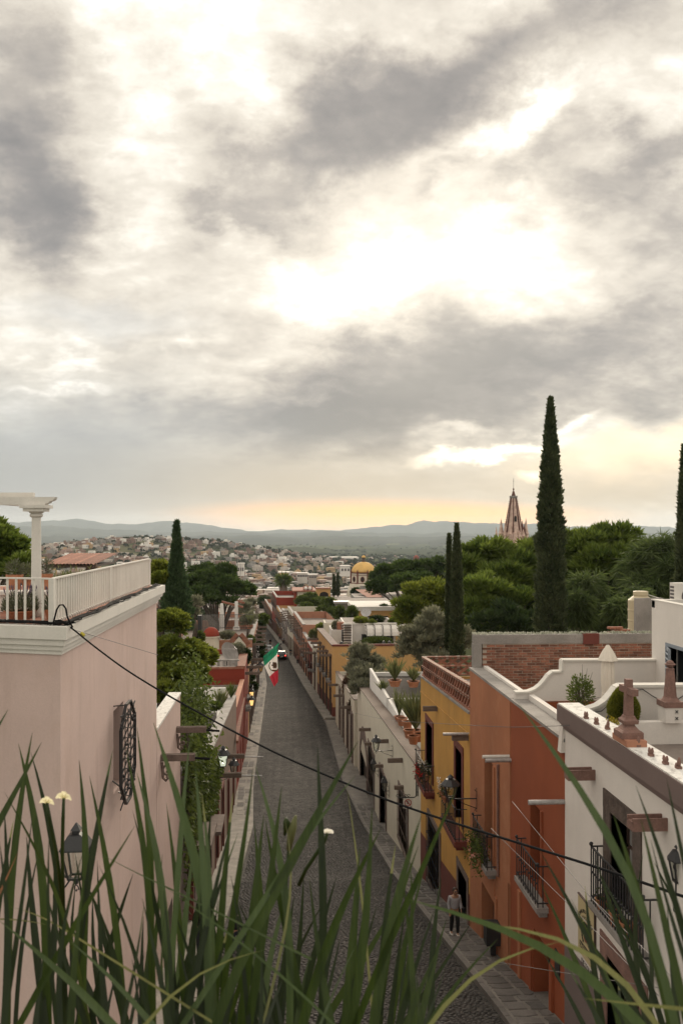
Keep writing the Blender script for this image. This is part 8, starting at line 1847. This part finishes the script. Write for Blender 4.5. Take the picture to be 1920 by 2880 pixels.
# ---------------------------------------------------------------- cables
def cables():
    def cab(pts, r, lab, m, name='overhead_cable', n=26):
        px = [p[0] for p in pts]; X = []
        ts = np.linspace(0, 1, n); k = np.linspace(0, 1, len(pts))
        P = [PD(np.interp(t, k, [p[0] for p in pts]), np.interp(t, k, [p[1] for p in pts]), np.interp(t, k, [p[2] for p in pts])) for t in ts]
        # smooth
        for _ in range(2): P = [P[0]] + [(P[i - 1] + P[i] * 2 + P[i + 1]) / 4 for i in range(1, n - 1)] + [P[-1]]
        return tag(MB().tube(P, r, 7).build(name, m, None, smooth=True), lab, 'cable', 'overhead cables')
    main = [(180, 1752, 13.55), (205, 1768, 13.4), (250, 1806, 13.2), (350, 1882, 12.8), (450, 1943, 12.4), (560, 2005, 12), (680, 2070, 11.5), (800, 2130, 11), (930, 2186, 10.5), (1060, 2240, 10), (1200, 2290, 9.5), (1350, 2338, 9), (1500, 2384, 8.5), (1650, 2430, 8), (1800, 2480, 7.5), (1960, 2535, 7)]
    o = cab(main, .013, 'thick black cable slung from the pink corner across the street to the lower right', M['black'], n=46)
    P = [PD(a, b, 13.4) for a, b in ((228, 1780), (238, 1788))]; tag(MB().tube(P, .026, 8).build('cable_tag', mat('yellow_tag', (.5, .42, .06), bump=0)), 'yellow sleeve on the thick cable by the pink corner', 'cable tag')
    lp = [(150, 1755), (160, 1715), (168, 1702), (178, 1701), (186, 1712), (190, 1735), (205, 1765)]
    tag(MB().tube([PD(a, b, 13.4) for a, b in lp], .014, 6).build('cable_loop', M['black'], None, smooth=True), 'black loop of cable rising over the corner railing post', 'cable')
    cab([(205, 1770, 13.4), (330, 1808, 16), (445, 1842, 20)], .006, 'thin wire running along the pink wall below the cornice', M['wire'])
    cab([(178, 1768, 13.45), (172, 1790, 13.4), (171, 1900, 13.5), (168, 2010, 13.5), (140, 2150, 13.5), (90, 2300, 13.6), (20, 2440, 13.8)], .007, 'grey wire hanging down the shaded pink wall', M['wire'], n=30)
    cab([(980, 2002, 62), (1090, 2026, 45), (1250, 2036, 30), (1440, 2046, 23), (1600, 2040, 18)], .008, 'thin wire stretched across the yellow and terracotta fronts', M['wire'])
    for a, lab in (([(1440, 2255, 14), (1640, 2500, 11), (1920, 2830, 8)], 'upper thin service wire slanting down across the rust house'), ([(1380, 2330, 14), (1640, 2585, 11), (1850, 2800, 8.5)], 'lower thin service wire slanting across the rust house'), ([(1640, 2505, 12), (1780, 2640, 10), (1930, 2790, 8)], 'thin wire crossing in front of the big black balcony'), ([(1390, 2705, 14), (1640, 2745, 11), (1930, 2790, 8)], 'faint level wire low over the rust doorway')): cab(a, .004, lab, M['wire'], n=14)
    # bundle of cables lying on the pink ledge
    r = random.Random(2); mb = MB()
    for k in range(14):
        z = -1.48 + r.uniform(0, .03); P = []
        for i in range(16):
            f = i / 15
            P.append(PC + PU * (2.6 * f - .05) + Vector((.06 + r.uniform(-.035, .035), .03 + r.uniform(-.05, .05), z - PC.z)) if k < 8 else Vector((-3.44 + r.uniform(-.10, .07), PC.y + f * 9.4, z + r.uniform(0, .03))))
        mb.tube(P, .011 if k % 3 else .02, 5)
    for k in range(22): c = PD(r.uniform(150, 200), r.uniform(1752, 1764), 13.45); mb.tube([c + Vector((r.uniform(-.1, .1), r.uniform(-.08, .08), r.uniform(0, .05))) for _ in range(4)], .008, 4)
    tag(mb.build('cable_bundle', M['black'], None, kind='thing'), 'tangle of black cables lying along the ledge of the pink house', 'cables')
cables()
# ---------------------------------------------------------------- iris leaves in the planter right before the camera
IRM = leafmat('iris_leaf', (.010, .020, .004), (.038, .058, .012), .26, rough=.45, clump=6, veins=True)
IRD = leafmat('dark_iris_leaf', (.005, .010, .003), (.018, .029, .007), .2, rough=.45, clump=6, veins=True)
IRP = leafmat('grey_green_iris_leaf', (.032, .050, .021), (.064, .090, .038), .3, rough=.45, clump=6, veins=True)
IRY = leafmat('yellowing_iris_leaf', (.10, .11, .045), (.17, .175, .075), .35, rough=.45, clump=6, veins=True)
IRB = leafmat('dry_iris_leaf', (.16, .065, .03), (.22, .10, .05), .3, rough=.5, clump=6)
CL = {}
def clump(i):
    if i not in CL:
        x = [-.62, -.30, .02, .36, .70][i]; lab = ['iris clump at the far left of the planter, tallest blades', 'iris clump left of centre bearing the cream flowers', 'iris clump in the middle of the planter before the road', 'iris clump right of centre with arching blades', 'iris clump at the right edge with long bent blades'][i]
        CL[i] = thing('iris_plant', lab, 'plant', (x, 1.25, -1.15), 'iris plants in the foreground planter')
    return CL[i]
def blade(path, w, m, root, roll=None):
    """path: tip -> base points in 3-D; a folded strap that narrows to the tip"""
    P = [Vector(p) for p in path]; n = 19; k = len(P)
    # resample by Catmull-Rom
    S = [0.0]
    for a, b in zip(P[:-1], P[1:]): S.append(S[-1] + (b - a).length)
    Q = []
    for i in range(n):
        f = S[-1] * i / (n - 1); j = max(0, min(k - 2, sum(1 for s in S[1:] if s < f))); u = (f - S[j]) / max(1e-6, S[j + 1] - S[j]); Q.append(P[j].lerp(P[j + 1], u))
    for _ in range(5): Q = [Q[0]] + [(Q[i - 1] + Q[i] * 2 + Q[i + 1]) / 4 for i in range(1, n - 1)] + [Q[-1]]
    a0 = random.uniform(-.4, .4) if roll is None else roll; vv = []; ff = []
    for i, q in enumerate(Q):
        d = (Q[min(i + 1, n - 1)] - Q[max(i - 1, 0)]).normalized(); s = d.cross(FW).normalized(); b = s.cross(d)
        a = a0 + .15 * i / n; sd = s * math.cos(a) + b * math.sin(a); nr = b * math.cos(a) - s * math.sin(a); f = i / (n - 1); ww = w * min(1, ((f * S[-1] + .002) / .17) ** .75)
        vv += [tuple(q - sd * ww / 2), tuple(q + nr * ww * .10), tuple(q + sd * ww / 2)]
        if i: o = 3 * (i - 1); ff += [(o, o + 1, o + 4, o + 3), (o + 1, o + 2, o + 5, o + 4)]
    mb = MB().idx(vv, ff); tip = random.random()
    if tip < .10:
        for i in range(2): mb.m[i] = 1
        return mb.build('leaf', [m, IRP if tip < .06 else IRY], root, smooth=True)
    return mb.build('leaf', m, root, smooth=True)
def px_blade(pts, t, wpx, m, ci=None, t1=None):
    """pts tip -> base in photo pixels at distance t (tip) .. t1 (base); the blade then runs on down to the soil"""
    t1 = t1 or t * .93; n = len(pts); P = [PD(x, y, t + (t1 - t) * i / max(1, n - 1)) for i, (x, y) in enumerate(pts)]
    e = P[-1]; d = (P[-1] - P[-2]).normalized()
    if e.z > -1.1: P.append(e + d * (min(.6, (e.z + 1.15) / -d.z) if d.z < -.25 else .3))
    if ci is None: ci = min(range(5), key=lambda i: abs([-.62, -.30, .02, .36, .70][i] - P[-1].x))
    w = wpx * .8 * t / F; return blade(P, w, m, clump(ci))
HERO = [  # tip..base, distance, width px, material
    ([(92, 2059), (66, 2190), (40, 2380), (26, 2540), (20, 2880)], 1.55, 26, IRM), ([(118, 2087), (78, 2165), (10, 2290), (-60, 2420)], 1.5, 26, IRM), ([(53, 2092), (84, 2210), (112, 2360), (128, 2540), (135, 2880)], 1.5, 27, IRM),
    ([(87, 2115), (112, 2175), (132, 2290), (172, 2480), (185, 2880)], 1.6, 20, IRD), ([(13, 2227), (62, 2310), (110, 2400), (190, 2560), (250, 2880)], 1.45, 18, IRM), ([(223, 2137), (240, 2290), (246, 2420), (238, 2600), (230, 2880)], 1.5, 24, IRM),
    ([(318, 2110), (292, 2235), (270, 2340), (246, 2480), (225, 2660), (190, 2880)], 1.5, 26, IRD), ([(252, 2182), (282, 2310), (306, 2460), (335, 2640), (350, 2880)], 1.45, 26, IRM), ([(432, 2032), (470, 2160), (512, 2270), (560, 2420), (590, 2580), (600, 2880)], 1.25, 38, IRP),
    ([(386, 2046), (398, 2160), (412, 2250), (430, 2400), (420, 2880)], 1.55, 22, IRM), ([(25, 1993), (-5, 2045), (-60, 2140)], 1.5, 22, IRD), ([(355, 2105), (378, 2200), (398, 2330), (425, 2500), (430, 2880)], 1.4, 26, IRM), ([(385, 2172), (418, 2270), (446, 2400), (470, 2600), (480, 2880)], 1.4, 26, IRP),
    ([(468, 2258), (478, 2330), (500, 2500), (520, 2880)], 1.5, 20, IRM), ([(550, 2156), (556, 2240), (570, 2400), (588, 2600), (590, 2880)], 1.2, 30, IRP), ([(535, 2075), (520, 2160), (512, 2300), (500, 2480), (470, 2880)], 1.35, 20, IRP), ([(568, 2230), (586, 2330), (592, 2480), (600, 2880)], 1.3, 24, IRP),
    ([(656, 2230), (640, 2340), (630, 2480), (600, 2880)], 1.3, 26, IRM), ([(718, 2155), (752, 2250), (775, 2330), (800, 2440), (820, 2640), (815, 2880)], 1.35, 24, IRP), ([(712, 2160), (700, 2300), (672, 2460), (640, 2640), (620, 2880)], 1.3, 22, IRM), ([(792, 2212), (778, 2330), (762, 2480), (735, 2660), (700, 2880)], 1.25, 28, IRM),
    ([(742, 2290), (732, 2380), (715, 2520), (680, 2880)], 1.3, 30, IRM), ([(745, 2300), (762, 2420), (790, 2560), (840, 2760), (860, 2880)], 1.35, 24, IRM), ([(1006, 2085), (950, 2190), (888, 2290), (822, 2420), (740, 2560), (640, 2760), (600, 2880)], 1.15, 34, IRM), ([(1000, 2180), (955, 2230), (890, 2300), (800, 2440)], 1.2, 20, IRP),
    ([(893, 2100), (892, 2200), (905, 2350), (912, 2480), (910, 2610)], 1.3, 26, IRD), ([(1285, 2212), (1245, 2320), (1190, 2450), (1140, 2540), (1060, 2720), (1000, 2880)], 1.2, 26, IRM), ([(1185, 2290), (1145, 2410), (1105, 2540), (1075, 2680), (1050, 2880)], 1.2, 34, IRM), ([(1176, 2378), (1130, 2480), (1095, 2600), (1070, 2760), (1060, 2880)], 1.25, 26, IRM),
    ([(1070, 2331), (1035, 2400), (975, 2510), (920, 2620), (880, 2760), (850, 2880)], 1.2, 34, IRM), ([(1112, 2375), (1095, 2480), (1075, 2620), (1065, 2880)], 1.25, 26, IRD), ([(1046, 2270), (1036, 2360), (1042, 2520), (1020, 2700), (990, 2880)], 1.2, 30, IRM), ([(1012, 2380), (1002, 2500), (985, 2680), (970, 2880)], 1.25, 26, IRM), ([(1222, 2555), (1190, 2640), (1150, 2760), (1120, 2880)], 1.2, 26, IRD),
    ([(1246, 2638), (1212, 2700), (1170, 2790), (1140, 2880)], 1.15, 30, IRM), ([(1240, 2640), (1225, 2700), (1205, 2780), (1180, 2880)], 1.15, 30, IRM), ([(870, 2470), (878, 2600), (900, 2720), (930, 2880)], 1.2, 26, IRM), ([(1140, 2550), (1118, 2680), (1105, 2780), (1095, 2880)], 1.25, 22, IRD),
    ([(1150, 2530), (1225, 2552), (1340, 2576), (1450, 2606), (1560, 2650), (1680, 2730), (1790, 2830), (1840, 2900)], .95, 36, IRP), ([(1347, 2598), (1410, 2585), (1490, 2587), (1600, 2612), (1700, 2662), (1800, 2745), (1850, 2820), (1880, 2900)], 1.0, 20, IRY), ([(1575, 2648), (1500, 2652), (1410, 2664), (1310, 2714), (1240, 2800), (1190, 2890)], 1.05, 17, IRY), ([(1400, 2640), (1330, 2700), (1270, 2750), (1200, 2880)], 1.1, 20, IRM),
    ([(1456, 1978), (1550, 2090), (1640, 2225), (1715, 2330), (1790, 2450), (1850, 2620), (1900, 2880)], .95, 30, IRP), ([(1724, 2290), (1760, 2400), (1800, 2520), (1850, 2680), (1890, 2880)], 1.0, 34, IRM), ([(1786, 2208), (1840, 2330), (1885, 2480), (1930, 2650)], 1.05, 28, IRD), ([(1873, 2188), (1895, 2300), (1915, 2400), (1950, 2560)], 1.05, 26, IRD), ([(1800, 2300), (1830, 2430), (1870, 2600), (1910, 2780)], 1.0, 34, IRM), ([(1828, 2360), (1850, 2480), (1890, 2600)], 1.05, 18, IRD),
    ([(1640, 2808), (1720, 2816), (1820, 2828), (1960, 2842)], .85, 30, IRY), ([(1597, 2722), (1630, 2780), (1680, 2860), (1700, 2900)], 1.0, 36, IRD), ([(1690, 2760), (1740, 2820), (1790, 2900)], 1.0, 26, IRM), ([(740, 2672), (690, 2664), (620, 2668), (540, 2705), (450, 2780), (385, 2890)], 1.0, 15, IRY), ([(52, 2396), (25, 2460), (0, 2520), (-40, 2600)], 1.3, 15, IRB), ([(130, 2600), (60, 2585), (10, 2585)], 1.4, 10, IRY),
    ([(0, 2590), (90, 2660), (190, 2740), (280, 2840)], 1.1, 30, IRP), ([(190, 2640), (270, 2700), (340, 2760), (400, 2840)], 1.1, 22, IRP), ([(800, 2295), (828, 2360), (840, 2480), (815, 2580)], 1.3, 9, IRY), ([(975, 2210), (985, 2300), (1010, 2420), (1022, 2560)], 1.35, 8, IRY), ([(450, 2484), (560, 2560), (650, 2632), (760, 2700), (860, 2800)], 1.05, 9, IRP), ([(280, 2400), (370, 2450), (460, 2490), (500, 2510)], 1.3, 6, IRP), ([(30, 2550), (110, 2570), (190, 2620)], 1.3, 9, IRY), ([(1000, 2660), (960, 2720), (930, 2800)], 1.1, 14, IRP),
]
for pts, t, w, m in HERO: px_blade(pts, t, w, m)
def filler():
    r = random.Random(12)
    for k in range(120):
        u = r.random(); xb = r.uniform(-60, 1230) if u < .86 else r.uniform(1640, 1980)
        dense = .35 if xb < 700 else .25
        top = r.uniform(2270, 2700) if xb < 700 else r.uniform(2420, 2760) if xb < 1230 else r.uniform(2380, 2760)
        ln = (2900 - top); dx = r.gauss(0, .22) * ln + (.12 * ln if xb > 700 and xb < 1230 else 0) - (.25 * ln if xb > 1600 else 0); t = r.uniform(1.15, 1.75)
        xt = xb + dx; bow = r.gauss(0, .035) * ln; P = [(xt, top), (xt - dx * .40 + bow, top + ln * .33), (xb + dx * .27 + bow, top + ln * .66), (xb, 2900)]
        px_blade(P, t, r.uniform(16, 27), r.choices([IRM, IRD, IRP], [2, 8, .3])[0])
filler()
def flowers():
    pet = leafmat('cream_petal', (.62, .58, .38), (.78, .74, .55), .4, rough=.5, clump=20); petw = leafmat('white_petal', (.72, .70, .62), (.82, .80, .74), .4, rough=.5, clump=20)
    def fl(px, py, t, s, lab, base, m, ci, flat=.75):
        c = PD(px, py, t); root = thing('iris_flower', lab, 'flower', c, 'small iris flowers'); r = s * t / F
        for k in range(6):
            a = k * 1.047 + .3; d = RT * math.cos(a) + UP * math.sin(a) * flat + FW * (-.5 * math.sin(a)); L = r * (1.0 if k % 2 else .8); sd = d.cross(FW + UP * .4).normalized(); n = d.cross(sd); vv = []; ff = []
            for i in range(5):
                f = i / 4; q = c + d * L * f + UP * L * (.32 * math.sin(f * 2.6)); w = L * .62 * math.sin(math.pi * min(.97, .12 + f * .85)); 
                vv += [tuple(q - sd * w / 2), tuple(q + n * w * .12), tuple(q + sd * w / 2)]
                if i: o = 3 * (i - 1); ff += [(o, o + 1, o + 4, o + 3), (o + 1, o + 2, o + 5, o + 4)]
            MB().idx(vv, ff).build('petal', m, root, smooth=True)
        P = [PD(x, y, t) for x, y in base]; MB().tube([c] + P, [.0026] + [.0032] * len(P), 6).build('stem', IRM, root, smooth=True)
    fl(133, 2258, 1.45, 24, 'left one of two cream iris flowers before the pink wall', [(140, 2300), (160, 2400), (185, 2600)], pet, 0); fl(180, 2245, 1.45, 26, 'right one of two cream iris flowers before the pink wall', [(178, 2300), (176, 2400), (180, 2600)], pet, 0)
    fl(921, 2343, 1.3, 22, 'single white iris flower in front of the road', [(912, 2366), (890, 2400), (860, 2445), (840, 2490)], petw, 2, .5)
    c = PD(826, 2300, 1.3); root = thing('iris_bud', 'pale iris bud on a bent stem in front of the road', 'flower bud', c); MB().tube([PD(832, 2294, 1.3), PD(822, 2330, 1.3), PD(812, 2390, 1.3)], [.002, .007, .004], 7).build('bud', IRY, root, smooth=True); MB().tube([PD(812, 2390, 1.3), PD(805, 2480, 1.3), PD(800, 2600, 1.3)], .003, 6).build('stem', IRP, root); MB().tube([PD(804, 2300, 1.3), PD(806, 2312, 1.3), PD(800, 2350, 1.3)], [.002, .006, .002], 6).build('pod', IRM, root, smooth=True)
flowers()
tag(MB().box(-2.2, 2.2, .95, 1.75, -1.5, -1.12).build('planter', M['terracotta']), 'long planter holding the iris plants at the terrace edge', 'planter')
# ---------------------------------------------------------------- air over the plain
def haze():
    m, t = newmat('haze'); v = t.nodes.new('ShaderNodeVolumePrincipled'); v.inputs['Color'].default_value = (.80, .90, 1.0, 1); v.inputs['Density'].default_value = HAZE; v.inputs['Anisotropy'].default_value = .3
    o = t.nodes.new('ShaderNodeOutputMaterial'); t.links.new(v.outputs[0], o.inputs['Volume']);
    MB().box(-16000, 16000, -200, 14500, -160, 215).build('haze', m, None, kind='stuff')
HAZE = 4.8e-5
if HAZE: haze()
